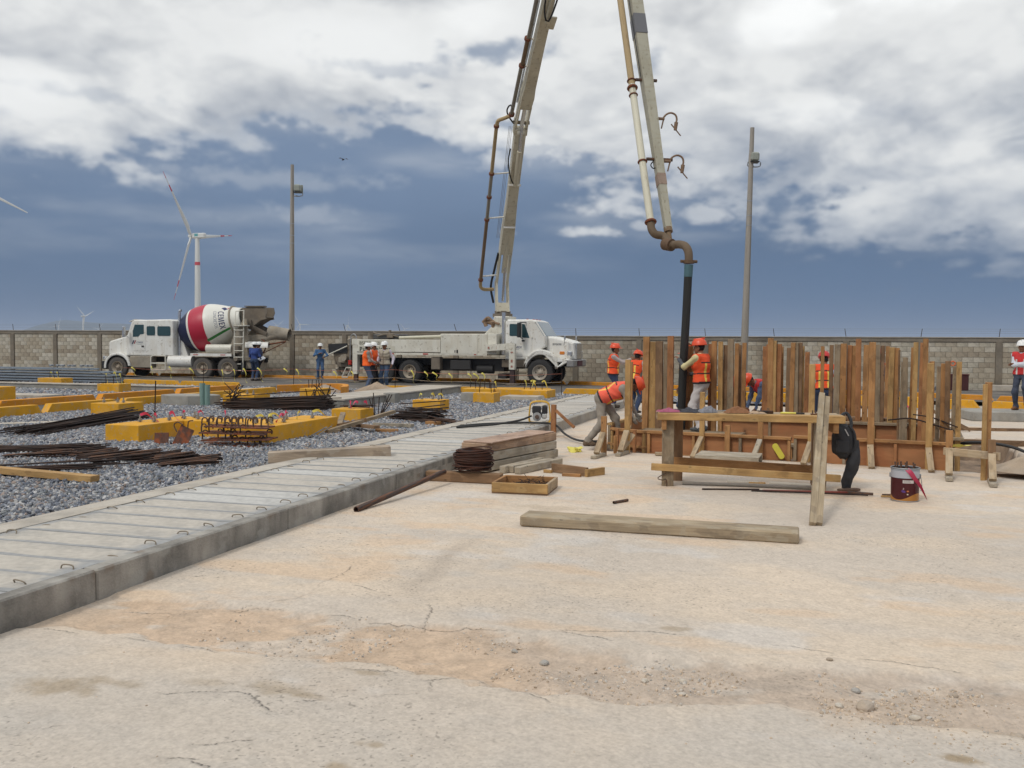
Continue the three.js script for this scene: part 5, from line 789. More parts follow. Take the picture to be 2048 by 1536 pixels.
{ // a bird, far up
  const w = (s) => { const g = new THREE.BufferGeometry(); g.setAttribute('position', new THREE.Float32BufferAttribute([0, 0, -0.08, s * 0.28, 0.14, -0.02, s * 0.1, 0.05, 0.12, 0, 0, -0.08, s * 0.1, 0.05, 0.12, 0, 0, 0.12, s * 0.28, 0.14, -0.02, s * 0.48, 0.02, 0.08, s * 0.1, 0.05, 0.12], 3)); g.setAttribute('uv', new THREE.Float32BufferAttribute(new Float32Array(18), 2)); g.computeVertexNormals(); return g; };
  const b = thing('bird', 'small dark bird flying beside the left lamp pole', 'bird', V(-14.6, 17.6, -80), 0.6);
  part(b, 'body', lathe([[0, -0.28], [0.03, -0.26], [0.07, -0.1], [0.06, 0.08], [0.02, 0.2], [0, 0.3]], 10).rotateX(Math.PI / 2), BLACK); part(b, 'wing', w(1), BLACK); part(b, 'wing', w(-1), BLACK);
}

// ---------------------------------------------------------------- yellow concrete plinths with anchor bolts
const PINK = std([0.62, 0.05, 0.12], 0.6), YRIB = std([0.68, 0.60, 0.12], 0.6), BOLT = std([0.33, 0.33, 0.32], 0.5, { metalness: 0.6 });
function ribbon(pts, w) { // flat tape along a curve
  const c = new THREE.CatmullRomCurve3(pts.map((p) => V(...p))), n = 14, pos = [], idx = [];
  for (let i = 0; i <= n; i++) { const p = c.getPoint(i / n), t = c.getTangent(i / n), s = t.clone().cross(V(0.2, 0.3, 1)).normalize().applyAxisAngle(t, i * 0.13); for (const k of [-1, 1]) { const q = p.clone().addScaledVector(s, k * w / 2); pos.push(q.x, q.y, q.z); } if (i < n) idx.push(i * 2, i * 2 + 1, i * 2 + 3, i * 2, i * 2 + 3, i * 2 + 2); }
  const g = new THREE.BufferGeometry(); g.setAttribute('position', new THREE.Float32BufferAttribute(pos, 3)); g.setAttribute('uv', new THREE.Float32BufferAttribute(new Float32Array(pos.length / 3 * 2), 2)); g.setIndex(idx); g.computeVertexNormals(); return g;
}
{
  const rp = rng(303);
  const boltG = merge([cyl(0.016, 0.016, 0.12, 0, 0.06, 0, 0, 0, 0, 8), cyl(0.034, 0.034, 0.03, 0, 0.045, 0, 0, 0, 0, 6), cyl(0.045, 0.045, 0.008, 0, 0.02, 0, 0, 0, 0, 12)]);
  const rodG = cyl(0.011, 0.011, 0.26, 0, 0.13, 0, 0, 0, 0, 6);
  function plinth(label, pts, top, bolts = [], tapes = [], rods = []) {
    const t = sthing('plinth', label, 'plinth', 0, 0, 0, 'yellow painted foundation plinths');
    const g = extr(pts.map(([a, b]) => [a, b]), top - 0.0, 0.012); g.rotateX(-Math.PI / 2); g.translate(0, top / 2, 0); metric(g, [3, 1, 2], rp() * 2, rp() * 2, 0);
    part(t, 'block', g, YELLOW);
    for (const [a, b, s = 1] of bolts) { const m = part(t, 'anchor_bolt', boltG, BOLT); m.position.set(a, top - 0.003, -b); m.scale.set(1, s, 1); m.rotation.y = rp() * 3; }
    for (const [a, b] of rods) { const m = part(t, 'anchor_rod', rodG, RUST_DARK); m.position.set(a, top - 0.003, -b); m.rotation.set((rp() - 0.5) * 0.12, 0, (rp() - 0.5) * 0.12); }
    for (const [a, b, pink, L = 0.4, up = 0.12] of tapes) { const dx = (rp() - 0.35) * L, dz = (rp() - 0.3) * L * 0.6; part(t, 'ribbon', ribbon([[a, top + up, -b], [a + dx * 0.35, top + up + 0.03, -b + dz * 0.3], [a + dx * 0.7, top + up * 0.3 + 0.03, -b + dz * 0.7], [a + dx, top + 0.012, -b + dz]], 0.035 + rp() * 0.02), pink ? PINK : YRIB); }
    return t;
  }
  plinth('large U-shaped yellow plinth with bolts and pink ribbons', [[-10.82, 12.72], [-10.17, 12.72], [-10.17, 13.9], [-8.82, 13.9], [-8.82, 13.3], [-8.1, 13.3], [-8.1, 15.7], [-8.82, 15.7], [-8.82, 14.65], [-10.82, 14.65]], 0.36,
    [[-10.6, 13.3], [-10.35, 13.35], [-10.6, 13.65], [-10.35, 13.75], [-10.3, 14.1], [-10.05, 14.15], [-10.3, 14.4], [-8.6, 13.7], [-8.3, 13.7], [-8.6, 14.1], [-8.3, 14.1], [-8.6, 14.7], [-8.3, 15.1]],
    [[-10.6, 13.3, 1, 0.5], [-10.35, 13.35, 1, 0.5], [-10.35, 13.75, 1, 0.6], [-10.3, 14.1, 1, 0.6], [-10.05, 14.15, 1, 0.7], [-9.6, 14.3, 1, 0.6], [-8.6, 13.7, 0, 0.6], [-8.3, 13.7, 0, 0.6], [-8.6, 14.1, 0, 0.6], [-8.3, 14.1, 1, 0.4], [-8.6, 14.7, 1, 0.5], [-8.3, 15.1, 0, 0.5], [-8.4, 14.8, 0, 0.5]]);
  plinth('yellow plinth block with black bar spikes and pink tape, beside scrap timbers', rect(-9.38, 17.9, -8.7, 18.55), 0.33, [[-9.1, 18.2]], [[-9.1, 18.2, 1, 0.7], [-8.95, 18.3, 1, 0.6], [-8.85, 18.4, 1, 0.5]]);
  plinth('yellow plinth block with yellow tape standing alone in the gravel', rect(-8.95, 21.35, -8.22, 22.0), 0.35, [[-8.8, 21.6], [-8.55, 21.7], [-8.35, 21.6]], [[-8.8, 21.6, 0, 0.4], [-8.6, 21.75, 0, 0.35], [-8.4, 21.7, 0, 0.35]], [[-8.35, 21.8]]);
  plinth('yellow plinth block in front of a grey concrete cube', rect(-8.58, 24.9, -7.96, 25.5), 0.37, [], [], [[-8.45, 25.1], [-8.1, 25.1], [-8.1, 25.35]]);
  plinth('wide stepped yellow plinth in front of the pump truck outrigger', [[-9.95, 27.8], [-8.9, 27.8], [-8.9, 28.0], [-7.9, 28.0], [-7.9, 27.5], [-7.08, 27.5], [-7.08, 28.6], [-9.95, 28.6]], 0.34, [], [[-8.0, 28.2, 0, 0.4, 0.25], [-7.8, 28.2, 0, 0.4, 0.25], [-7.6, 28.1, 0, 0.5, 0.25], [-7.4, 28.1, 0, 0.5, 0.25], [-9.0, 28.2, 0, 0.4, 0.2]], [[-9.6, 28.1], [-9.5, 28.3], [-9.3, 28.1], [-9.2, 28.3], [-9.1, 28.1], [-8.95, 28.25], [-8.0, 28.2], [-7.8, 28.2], [-7.6, 28.1], [-7.4, 28.15]]);
  plinth('yellow plinth block under the green post, right of the concrete octagon', rect(-14.5, 21.5, -13.55, 22.3), 0.35, [[-14.3, 21.8], [-14.0, 21.9], [-13.75, 21.8]]);
  plinth('yellow plinth block near the left with three bolts, behind long black bars', rect(-15.15, 17.35, -14.4, 18.2), 0.345, [[-15.0, 17.6], [-14.75, 17.75], [-14.55, 17.7]]);
  plinth('yellow plinth block with rods in front of the humped kerb', rect(-14.4, 25.4, -13.7, 26.1), 0.36, [], [], [[-14.2, 25.8], [-14.05, 25.8], [-13.95, 25.8], [-13.85, 25.8], [-14.3, 25.8]]);
  plinth('yellow plinth block with yellow tapes beyond the side road', rect(-22.0, 25.5, -21.15, 26.1), 0.36, [], [[-21.9, 25.8, 0, 0.5, 0.3], [-21.6, 25.8, 0, 0.5, 0.35], [-21.3, 25.7, 0, 0.4, 0.3]], [[-21.9, 25.8], [-21.6, 25.8], [-21.3, 25.8]]);
  plinth('low yellow plinth in front of the galvanised steel stack', rect(-27.6, 28.8, -26.5, 29.4), 0.36, [], [[-27.2, 29, 0, 0.5, 0.2], [-26.9, 29, 0, 0.6, 0.2]], [[-27.3, 29.1], [-27.1, 29.1], [-26.9, 29.1]]);
  plinth('yellow plinth cut by the left picture edge', rect(-21.9, 19.6, -20.4, 20.5), 0.5);
  // rounded yellow kerb hump
  const c = []; for (let k = 0; k <= 16; k++) { const t = k / 16; c.push([mix(-16.5, -13.9, t), 27.6 + Math.sin(t * Math.PI) * 2.0]); }
  const pts = [...c, ...c.slice().reverse().map(([a, b], k) => [a + (k < 8 ? -0.12 : 0.12), b - 0.22])]; const g = extr(pts, 0.28, 0.012); g.rotateX(-Math.PI / 2); g.translate(0, 0.2, 0); metric(g, [3, 1, 2], 0, 0, 0);
  solo('curved_kerb', g, ORANGE_KERB, 'curved yellow kerb bulging into the road behind the bar pile', 'kerb', V(0, 0, 0), -TH);
}
// concrete pieces of the yard
solo('concrete_cube', cbox(0.42, 0.32, 0.42, 0.012), CONC, 'small grey concrete cube left of a yellow plinth block', 'concrete block', site(-8.85, 25.4, 0.19), -TH);
solo('concrete_cube', cbox(0.36, 0.34, 0.36, 0.012), CONC, 'grey concrete cube at the corner of the pale trench', 'concrete block', site(-10.65, 23.9, 0.2), -TH);
solo('concrete_step', extr([[-0.62, 0], [0.62, 0], [0.55, 0.15], [-0.55, 0.15]], 0.8, 0.01), CONC_PALE, 'low pale concrete step in front of the stepped yellow plinth', 'concrete block', site(-7.7, 27.0, 0.05), -TH);
{
  const oct = []; for (let k = 0; k < 8; k++) { const t = (k + 0.5) / 8 * Math.PI * 2; oct.push([Math.cos(t) * 0.82, Math.sin(t) * 0.62]); }
  const g = extr(oct, 0.3, 0.015); g.rotateX(-Math.PI / 2); metric(g, [1, 1, 1]); solo('manhole_pad', g, CONC, 'grey octagonal concrete manhole pad at the end of the kerb', 'concrete pad', site(-15.35, 21.3, 0.19), -TH);
  const gp = thing('conduit_post', 'pale green plastic conduit standing beside the manhole pad', 'conduit', site(-14.72, 21.0, 0.05)); const GP = std([0.22, 0.34, 0.30], 0.6, { map: dirtT });
  part(gp, 'pipe', merge([cyl(0.075, 0.075, 0.62, -0.05, 0.31, 0, 0, 0, 0, 16, true), cyl(0.066, 0.066, 0.62, -0.05, 0.31, 0, 0, 0, 0, 16, true)]), GP); part(gp, 'pipe', merge([cyl(0.07, 0.07, 0.58, 0.09, 0.29, 0.03, 0, 0, 0, 16, true), cyl(0.062, 0.062, 0.58, 0.09, 0.29, 0.03, 0, 0, 0, 16, true)]), GP);
  // pale concrete duct running away to the road, and a low wall strip at the left
  const d = thing('duct_bank', 'pale raised concrete duct strip running away towards the pump truck', 'duct', site(-11.45, 25.6, 0), -TH); part(d, 'duct_body', cbox(1.35, 0.3, 8.8, 0.015, 0, 0.14, 0), CONC); part(d, 'duct_lid', cbox(1.41, 0.05, 8.85, 0.01, 0, 0.31, 0), CONC_PALE);
  const w = thing('low_wall', 'long low pale concrete wall strip among gravel at the left', 'low wall', site(-25.5, 26.7, 0), -TH); part(w, 'wall_body', cbox(12.5, 0.24, 0.3, 0.012, 0, 0.12, 0), CONC); part(w, 'wall_cap', cbox(12.5, 0.05, 0.36, 0.01, 0, 0.265, 0), CONC_PALE);
  solo('concrete_slab', cbox(1.9, 0.14, 0.8, 0.012), CONC_PALE, 'pale concrete slab lying in gravel at the left edge', 'concrete slab', site(-21.4, 21.9, 0.13), -TH);
  sheet('path', rect(-22, 28.5, -15.9, 29.7), 0.105, CONC_PALE);
}
// sand and rubble heaps
function heap(name, label, cat, a, b, r, h, col, seed) {
  const g = new THREE.CircleGeometry(r, 48, 0, Math.PI * 2), n = 18, pos = [], idx = []; g.dispose();
  for (let j = 0; j <= n; j++) for (let i = 0; i < 40; i++) { const q = j / n * r, t = i / 40 * Math.PI * 2, x = Math.cos(t) * q, z = Math.sin(t) * q * 0.8, e = q / r; pos.push(x, h * Math.pow(1 - e, 1.15) * (0.7 + 0.6 * fbm(x * 3 + seed, z * 3, 3)) + (fbm(x * 14 + seed, z * 14, 2) - 0.5) * 0.05 * (1 - e) - 0.01 * e, z); if (j < n) { const k = j * 40 + i, k2 = j * 40 + (i + 1) % 40; idx.push(k, k2, k + 40, k2, k2 + 40, k + 40); } }
  const gg = new THREE.BufferGeometry(); gg.setAttribute('position', new THREE.Float32BufferAttribute(pos, 3)); gg.setIndex(idx); gg.computeVertexNormals(); const u = new Float32Array(pos.length / 3 * 2); for (let i = 0; i < pos.length / 3; i++) { u[i * 2] = pos[i * 3]; u[i * 2 + 1] = pos[i * 3 + 2]; } gg.setAttribute('uv', new THREE.Float32BufferAttribute(u, 2));
  return solo(name, gg, std(col, 0.98, { map: concT }), label, cat, site(a, b, 0.09), -TH);
}
heap('sand_heap', 'small tan sand heap at the feet of the beige-vest man', 'sand heap', -13.6, 29.3, 1.0, 0.36, [0.42, 0.32, 0.23], 5);
heap('rubble_heap', 'small grey rubble heap beside the curved yellow kerb', 'rubble heap', -15.0, 28.2, 0.7, 0.32, [0.36, 0.30, 0.24], 25);
heap('rubble_heap', 'pale soil heap at the right end of the pit', 'soil heap', 3.35, 13.9, 0.75, 0.3, [0.46, 0.37, 0.28], 45);

// ---------------------------------------------------------------- reinforcing bars
{
  const rr = rng(606);
  // bundle of bars from (a0,b0) to (a1,b1)
  function bundle(label, a0, b0, a1, b1, n, spread, high, r = 0.009, mats = RUST_DARK, jit = 0.35, fan = 0.1, y0 = 0.085) {
    const c = site((a0 + a1) / 2, (b0 + b1) / 2, 0), p0 = site(a0, b0).sub(c), p1 = site(a1, b1).sub(c), dir = p1.clone().sub(p0).normalize(), side = V(-dir.z, 0, dir.x), L = p0.distanceTo(p1), g = [];
    for (let i = 0; i < n; i++) {
      const s = (rr() + rr() - 1) * spread, y = y0 + rr() * rr() * high * (1 - Math.abs(s) / spread * 0.6), o = (rr() - 0.5) * jit * L, an = (rr() - 0.5) * fan, l2 = L * (0.5 - rr() * 0.12), m = dir.clone().applyAxisAngle(V(0, 1, 0), an), q = side.clone().multiplyScalar(s).addScaledVector(dir, o * 0.5).setY(y);
      const A = q.clone().addScaledVector(m, -l2), B = q.clone().addScaledVector(m, l2); B.y += (rr() - 0.3) * 0.08 * high / 0.1; A.y += (rr() - 0.4) * 0.04; A.y = Math.max(A.y, 0.07); B.y = Math.max(B.y, 0.07); g.push(rod(A, B, r, r, 5));
    }
    const t = thing('bar_bundle', label, 'steel bars', c, 0, 'bundles of reinforcing bar'); const m = part(t, 'bars', merge(g), mats); m.userData.kind = 'stuff'; return { t, c };
  }
  bundle('long low bundle of black reinforcing bars with kinked left end', -12.75, 12.9, -13.55, 16.9, 70, 0.46, 0.22, 0.012, RUST_DARK, 0.2, 0.1);
  bundle('thin scatter of black bars at the left edge, above the others', -11.5, 10.8, -9.9, 11.6, 46, 0.22, 0.10, 0.010, RUST_DARK, 0.4, 0.5);
  { const t = thing('bar_bundle', 'fanned row of short black bars spread left of the pale board', 'steel bars', site(-8.7, 10.85, 0), -TH, 'bundles of reinforcing bar');
    for (let k = 0; k < 13; k++) { const g = [], x = -1.35 + k * 0.21 + (rr() - 0.5) * 0.08, z = 0.1 + (rr() - 0.5) * 0.5 + k * 0.012, an = 0.28 + (rr() - 0.5) * 0.35, L = 0.7 + rr() * 0.35; for (let i = 0; i < 9; i++) { const a2 = an + (rr() - 0.5) * 0.16, y = 0.085 + rr() * 0.05, q = (rr() - 0.5) * 0.09; g.push(rod([x - Math.cos(a2) * L * 0.5, y, z + q + Math.sin(a2) * L * 0.5], [x + Math.cos(a2) * L * 0.5, y + 0.02 + rr() * 0.10, z + q - Math.sin(a2) * L * 0.5], 0.0105, 0.0105, 5)); } const m = part(t, 'bars', merge(g), k % 3 ? RUST_DARK : RUST); m.userData.kind = 'stuff'; } }
  bundle('loose black bars lying over the orange board at left', -9.9, 8.6, -8.3, 9.9, 18, 0.28, 0.12, 0.009, RUST_DARK, 0.5, 0.35);
  { const { t } = bundle('big heap of black reinforcing bars with upright bent ends', -13.6, 20.2, -10.9, 20.9, 130, 0.75, 0.38, 0.013, RUST_DARK, 0.25, 0.22);
    const g = []; for (const [x, n, sp] of [[-1.15, 14, 0.5], [0.8, 6, 0.3], [1.2, 8, 0.35]]) for (let i = 0; i < n; i++) { const q = V(x + (rr() - 0.5) * 0.25, 0.3 + rr() * 0.15, (rr() - 0.5) * 0.5); g.push(rod(q, q.clone().add(V((rr() - 0.5) * sp * 1.5, 0.08 + rr() * 0.28, (rr() - 0.5) * 0.3)), 0.012, 0.011, 5)); }
    const m = part(t, 'bent_ends', merge(g), RUST_DARK); m.userData.kind = 'stuff'; }
  { const { t } = bundle('dark clump of bent bars on small wood blocks near the trench', -8.3, 18.9, -6.9, 18.1, 60, 0.32, 0.34, 0.012, RUST_DARK, 0.3, 0.5); }
  bundle('loose bars trailing from the dark clump towards the trench', -7.6, 18.8, -6.5, 17.4, 26, 0.3, 0.22, 0.011, RUST, 0.5, 0.7);
  bundle('spiky bars and pink tape standing on a yellow plinth', -9.3, 18.25, -8.6, 18.3, 5, 0.12, 0.05, 0.012, RUST_DARK, 0.3, 0.6, 0.36);
  { const t = thing('bar_spikes', 'cluster of black bar spikes rising behind a yellow plinth', 'steel bars', site(-8.75, 18.75, 0), -TH, 'bundles of reinforcing bar'), g = []; for (let i = 0; i < 8; i++) { const x = (rr() - 0.3) * 0.5; g.push(rod([x * 0.4, 0.1, 0], [x + (rr() - 0.5) * 0.3, 0.4 + rr() * 0.3, (rr() - 0.5) * 0.3], 0.011, 0.011, 5)); } const m = part(t, 'bars', merge(g), RUST_DARK); m.userData.kind = 'stuff'; }
  // stack of hooked bar chairs
  { const t = sthing('hooked_bar_rack', 'rusty stack of flat bars with rows of bent hooks', 'hooked bars', -8.42, 12.85, 0.06, null, 0.22);
    const hk = tube([[0, 0, 0], [0, 0.10, 0], [0.012, 0.135, 0], [0.045, 0.145, 0], [0.075, 0.13, 0], [0.08, 0.10, 0], [0.075, 0.075, 0]], 0.0115, 16, 6);
    for (let k = 0; k < 4; k++) {
      const y = 0.03 + k * 0.10; for (const [z, tl] of [[0.14, 0.03], [-0.16, -0.05]]) part(t, 'flat_bar', box(1.15 - k * 0.05, 0.022, 0.15, (k % 2) * 0.06, y, z, 0, tl, (rr() - 0.5) * 0.05), RUST_RED);
      for (let i = 0; i < 9; i++) for (const z of [0.14, -0.16]) { if (k < 3 && rr() < 0.5) continue; const h = part(t, 'hook', hk, RUST); h.position.set(-0.5 + i * 0.12 + (rr() - 0.5) * 0.04, y, z); h.rotation.set((rr() - 0.5) * 0.2, (rr() - 0.5) * 0.6, (rr() - 0.5) * 0.12); }
    } }
  // two rusty plates leaning on the plinth
  solo('steel_plate', cbox(0.27, 0.20, 0.012, 0.003), RUST_RED, 'small rusty steel plate standing against the large yellow plinth', 'steel plate', site(-9.65, 12.62, 0.17), -TH).rotation.x = -0.15;
  { const t = sthing('hooked_plate', 'tilted rusty plate with bent bar ears left of the hook stack', 'steel plate', -9.3, 12.7, 0.2); part(t, 'plate', box(0.24, 0.34, 0.012, 0, 0, 0, -0.2, 0.2, -0.35), RUST_RED); part(t, 'bent_bar', merge([tube([[-0.12, 0.08, 0], [-0.17, 0.2, 0], [-0.1, 0.24, 0], [0, 0.2, 0]], 0.009, 12, 6), tube([[0.1, 0.14, 0.02], [0.12, 0.26, 0.02], [0.2, 0.28, 0.02]], 0.009, 12, 6)]), RUST); }
  solo('metal_offcut', merge([box(0.42, 0.012, 0.06, 0, 0.02, 0, 0, 0, 0.5), box(0.42, 0.012, 0.05, 0.1, 0.02, 0.03, 0, 0.3, 0.6), box(0.46, 0.01, 0.05, -0.3, -0.08, 0.1, 0, -0.2, 0)]), std([0.42, 0.45, 0.47], 0.35, { metalness: 0.7 }), 'shiny bent metal offcuts against the right leg of the plinth', 'metal scrap', site(-7.75, 14.25, 0.17), -TH);
  // galvanised purlins stacked at the far left
  { const t = sthing('steel_profile_stack', 'stack of long galvanised steel profiles at the left edge', 'steel stack', -30.2, 31.2, 0.1); const GAL = std([0.34, 0.39, 0.44], 0.45, { metalness: 0.55, map: dirtT });
    const prof = (L) => extr([[0, 0], [0.3, 0], [0.3, 0.06], [0.27, 0.06], [0.27, 0.03], [0.03, 0.03], [0.03, 0.06], [0, 0.06]], L, 0); let k = 0;
    for (let row = 0; row < 5; row++) for (let c = 0; c < 3; c++) { const L = 9.4 - row * 0.35 - rr() * 0.5, g = prof(L); g.rotateY(Math.PI / 2); part(t, 'profile', xf(g, (rr() - 0.5) * 0.5 - (row > 3 ? 0.8 : 0), 0.06 + row * 0.115, 0.5 - c * 0.32 + (rr() - 0.5) * 0.05), GAL); k++; }
    const v = []; for (let i = 0; i < 9; i++) v.push(cbox(0.12, 0.08, 0.16, 0.01, 1.0 + i * 0.24, 0.68, (rr() - 0.5) * 0.3)); part(t, 'clip', merge(v), STEEL).userData.kind = 'stuff'; }
}
// ---------------------------------------------------------------- tape line on stakes in front of the trucks
{
  const rt = rng(707), t = sthing('tape_line', 'thin barrier twine with yellow ribbons strung on stakes', 'barrier line', 0, 29.9, 0);
  const stakes = [-24.6, -21.0, -17.2, -13.2, -10.4, -7.2], yy = (a) => 0.80 + 0.05 * Math.sin(a * 1.3);
  for (const a of stakes) part(t, 'stake', rod([a, 0.05, 0], [a + 0.02, 0.95, 0], 0.012, 0.012, 6), RUST_DARK);
  for (let i = 0; i + 1 < stakes.length; i++) for (const [dy, m] of [[0, std([0.45, 0.16, 0.10], 0.7)], [-0.28, std([0.5, 0.4, 0.3], 0.7)]]) { const a = stakes[i], b = stakes[i + 1]; part(t, 'twine', tube([[a, yy(a) + dy, 0], [(a + b) / 2, (yy(a) + yy(b)) / 2 - 0.06 + dy, 0], [b, yy(b) + dy, 0]], 0.005, 10, 4), m); }
  for (const a of [-24.2, -23.3, -22.5, -21.6, -20.2, -19.7, -19.3, -18.7, -17.6, -17.1, -15.6, -14.9, -12.6, -12.1, -11.8, -11.2, -10.5, -10.3, -10.0]) { const L = 0.25 + rt() * 0.3, f = 0.4 + rt() * 0.8; part(t, 'ribbon', ribbon([[a, yy(a), 0], [a + 0.09 * f, yy(a) - 0.01 - rt() * 0.04, 0.03], [a + 0.19 * f, yy(a) - L * 0.4, 0.04], [a + 0.15 * f, yy(a) - L * 0.75, 0.05], [a + (0.16 + rt() * 0.25) * f, yy(a) - L, 0.06]], 0.05), YRIB); }
  const p = thing('marker_stake', 'thin black stake standing in gravel before the side road', 'stake', site(-11.55, 14.9, 0)); part(p, 'bar', rod([0, 0.05, 0], [0.03, 1.0, 0], 0.011, 0.011, 6), RUST_DARK); part(p, 'tie', merge([rod([-0.05, 0.32, 0], [0.06, 0.42, 0.02], 0.008), rod([0.05, 0.3, 0], [-0.02, 0.45, 0.02], 0.008)]), RUST_DARK);
}

// ---------------------------------------------------------------- timber formwork round the footing pit
const WM = { O: W_ORANGE, Y: W_YELLOW, B: W_BROWN, G: W_GREY, R: W_RED, P: W_PALE, D: W_DUST };
{
  const t = thing('formwork', 'tall timber formwork of upright planks and plywood panels round the pit', 'formwork', FO.clone(), FTURN), rf = rng(1201);   // local x along the front, local z towards the viewer (z = -q)
  const planks = [[2.55,0.066,2.6,1.76,'B'],[2.92,0.089,2.6,1.77,'O'],[3.3,0.054,2,1.75,'R'],[3.7,0.029,1.5,1.68,'B'],[0.84,0.075,3.2,1.75,'B'],[0.31,0.076,3.1,1.77,'R'],[1.62,0.054,3.2,1.72,'O'],[1.99,0.044,3.2,1.74,'Y'],[0.09,0.058,3.2,1.73,'B'],[4.18,0.047,0.7,1.52,'R'],[-0.93,0.121,2.95,1.89,'O'],[-0.81,0.16,3,1.81,'Y'],[-0.64,0.139,2.95,1.82,'B'],[-0.53,0.109,3,1.76,'G'],[-0.42,0.118,2.95,1.92,'R'],[-0.12,0.097,2.95,1.79,'R'],[-0.04,0.097,3,1.77,'O'],[0.06,0.077,3.05,1.75,'Y'],[0.42,0.094,2.95,1.82,'O'],[0.54,0.084,2.97,1.81,'Y'],[0.61,0.084,3.05,1.75,'B'],[0.73,0.111,2.95,1.86,'G'],[0.82,0.074,2.99,1.79,'O'],[0.54,0.082,5,1.81,'O'],[0.97,0.08,5,1.74,'R'],[1.39,0.072,3.01,1.77,'R'],[1.46,0.098,2.95,1.87,'O'],[1.53,0.053,2.95,1.83,'Y'],[1.58,0.08,2.99,1.79,'R'],[1.44,0.079,5,1.72,'B'],[1.83,0.079,2.95,1.82,'O'],[1.91,0.079,2.95,1.79,'G'],[1.96,0.07,3.01,1.81,'B'],[1.8,0.087,5,1.64,'R'],[2.11,0.067,5,1.74,'O'],[2.65,0.099,2.5,1.79,'G'],[2.76,0.098,2.5,1.79,'O'],[2.84,0.073,2.56,1.78,'R'],[3.07,0.085,1.9,1.83,'R'],[3.16,0.085,1.94,1.79,'O'],[3.37,0.076,1.9,1.74,'G'],[3.43,0.061,1.94,1.75,'B'],[3.3,0.072,5,1.78,'O'],[3.55,0.083,1.9,1.76,'Y'],[3.63,0.075,1.92,1.74,'O'],[3.75,0.065,1.4,1.53,'G'],[3.81,0.072,1.38,1.53,'G'],[3.88,0.051,1.5,1.76,'O'],[3.93,0.072,1.4,1.83,'Y'],[4.02,0.071,1.4,1.84,'R'],[4.09,0.078,1.4,1.84,'O'],[4.22,0.047,0.5,1.48,'O'],[4.28,0.059,0.45,1.48,'G'],[4.35,0.066,0.4,1.49,'O'],[4.42,0.072,0.35,1.49,'B'],[4.49,0.058,0.3,1.48,'G'],[4.56,0.07,0.2,1.5,'Y']];
  for (const [p, w, q, top, m] of planks) { const b = -0.3, g = cbox(w, top - b, 0.045 + rf() * 0.02, 0.004, p, (top + b) / 2, -q - (rf() - 0.5) * 0.05); const k = part(t, 'upright_plank', g, WM[m]); const lean = (rf() - 0.5) * 0.022; k.rotation.z = lean; k.position.x = lean * 0.0; }
  // ply panels with timber frames: front pair, raised inner ring, left return, right return
  function panel(p0, q0, p1, q1, y0, y1, name = 'panel') {
    const dx = p1 - p0, dz = -(q1 - q0), L = Math.hypot(dx, dz), an = Math.atan2(-dz, dx), cx = (p0 + p1) / 2, cz = -(q0 + q1) / 2, put = (g) => xf(g, cx, 0, cz, 0, an, 0);
    const pn = part(t, name, put(box(L - 0.02, y1 - y0 - 0.04, 0.018, 0, (y0 + y1) / 2, -0.02)), PLY);
    part(pn, 'rail', put(cbox(L, 0.045, 0.09, 0.004, 0, y1 - 0.022, 0.012)), [W_ORANGE, W_GREY, W_YELLOW][Math.floor(rf() * 3)]); part(pn, 'rail', put(cbox(L, 0.04, 0.06, 0.004, 0, y0 + 0.10, 0.02)), W_ORANGE);
    const n = Math.max(2, Math.round(L / 0.75) + 1); for (let i = 0; i < n; i++) part(pn, 'stud', put(cbox(0.045, y1 - y0 - 0.06, 0.05, 0.004, -L / 2 + 0.03 + i * (L - 0.06) / (n - 1), (y0 + y1) / 2 - 0.02, 0.022)), [W_ORANGE, W_RED, W_YELLOW, W_GREY][Math.floor(rf() * 4)]);
    return pn;
  }
  panel(0.05, 0, 2.30, 0, -0.12, 0.36); panel(2.33, 0, 4.48, 0, -0.12, 0.39);
  panel(2.45, 1.78, 4.2, 1.78, -0.05, 0.50, 'inner_panel'); panel(0.55, 2.86, 2.4, 2.86, -0.1, 0.42, 'inner_panel');
  panel(0.7, 4.9, 2.4, 4.9, -0.1, 0.3, 'back_panel'); panel(2.42, 4.9, 4.2, 4.9, -0.1, 0.3, 'back_panel');
  panel(-0.75, 0.55, -0.05, 0.25, -0.05, 0.33, 'return_panel'); panel(-0.9, 2.6, -0.8, 0.6, -0.05, 0.4, 'return_panel');
  part(t, 'walkway_plank', cbox(1.9, 0.05, 0.5, 0.006, 0.1, 0.12, -2.55), W_GREY); part(t, 'walkway_plank', cbox(1.5, 0.05, 0.22, 0.006, 3.3, 0.53, -2.1), W_BROWN); part(t, 'walkway_plank', cbox(2.3, 0.05, 0.2, 0.006, 1.3, 0.10, -1.35), W_GREY); part(t, 'walkway_plank', cbox(0.22, 0.045, 1.7, 0.006, 4.50, 0.43, -0.95, 0, 0.03, 0), W_GREY);
  // posts at the front with raking braces and sole plates
  function post(p, q, h, w, m, bm, dir = 1, foot = true) {
    const ps = part(t, 'post', cbox(w, h + 0.15, 0.06, 0.005, p, h / 2 - 0.07, -q), WM[m]);
    if (foot) { part(ps, 'brace', bar([p, 0.30, -q + 0.04], [p + 0.05 * dir, 0.02, -q + 0.38], 0.045, w * 0.95, V(1, 0, 0)), WM[bm]); }
    return ps;
  }
  post(2.59, -0.07, 1.46, 0.085, 'Y', 'P', -1); post(3.42, -0.07, 1.79, 0.09, 'O', 'P', 1); post(4.19, -0.07, 1.5, 0.085, 'Y', 'P', 1); post(0.95, -0.06, 1.0, 0.075, 'Y', 'P', -1, true); post(1.85, -0.06, 0.62, 0.075, 'O', 'D', -1, true); post(1.35, -0.06, 0.5, 0.08, 'O', 'P', -1, false);
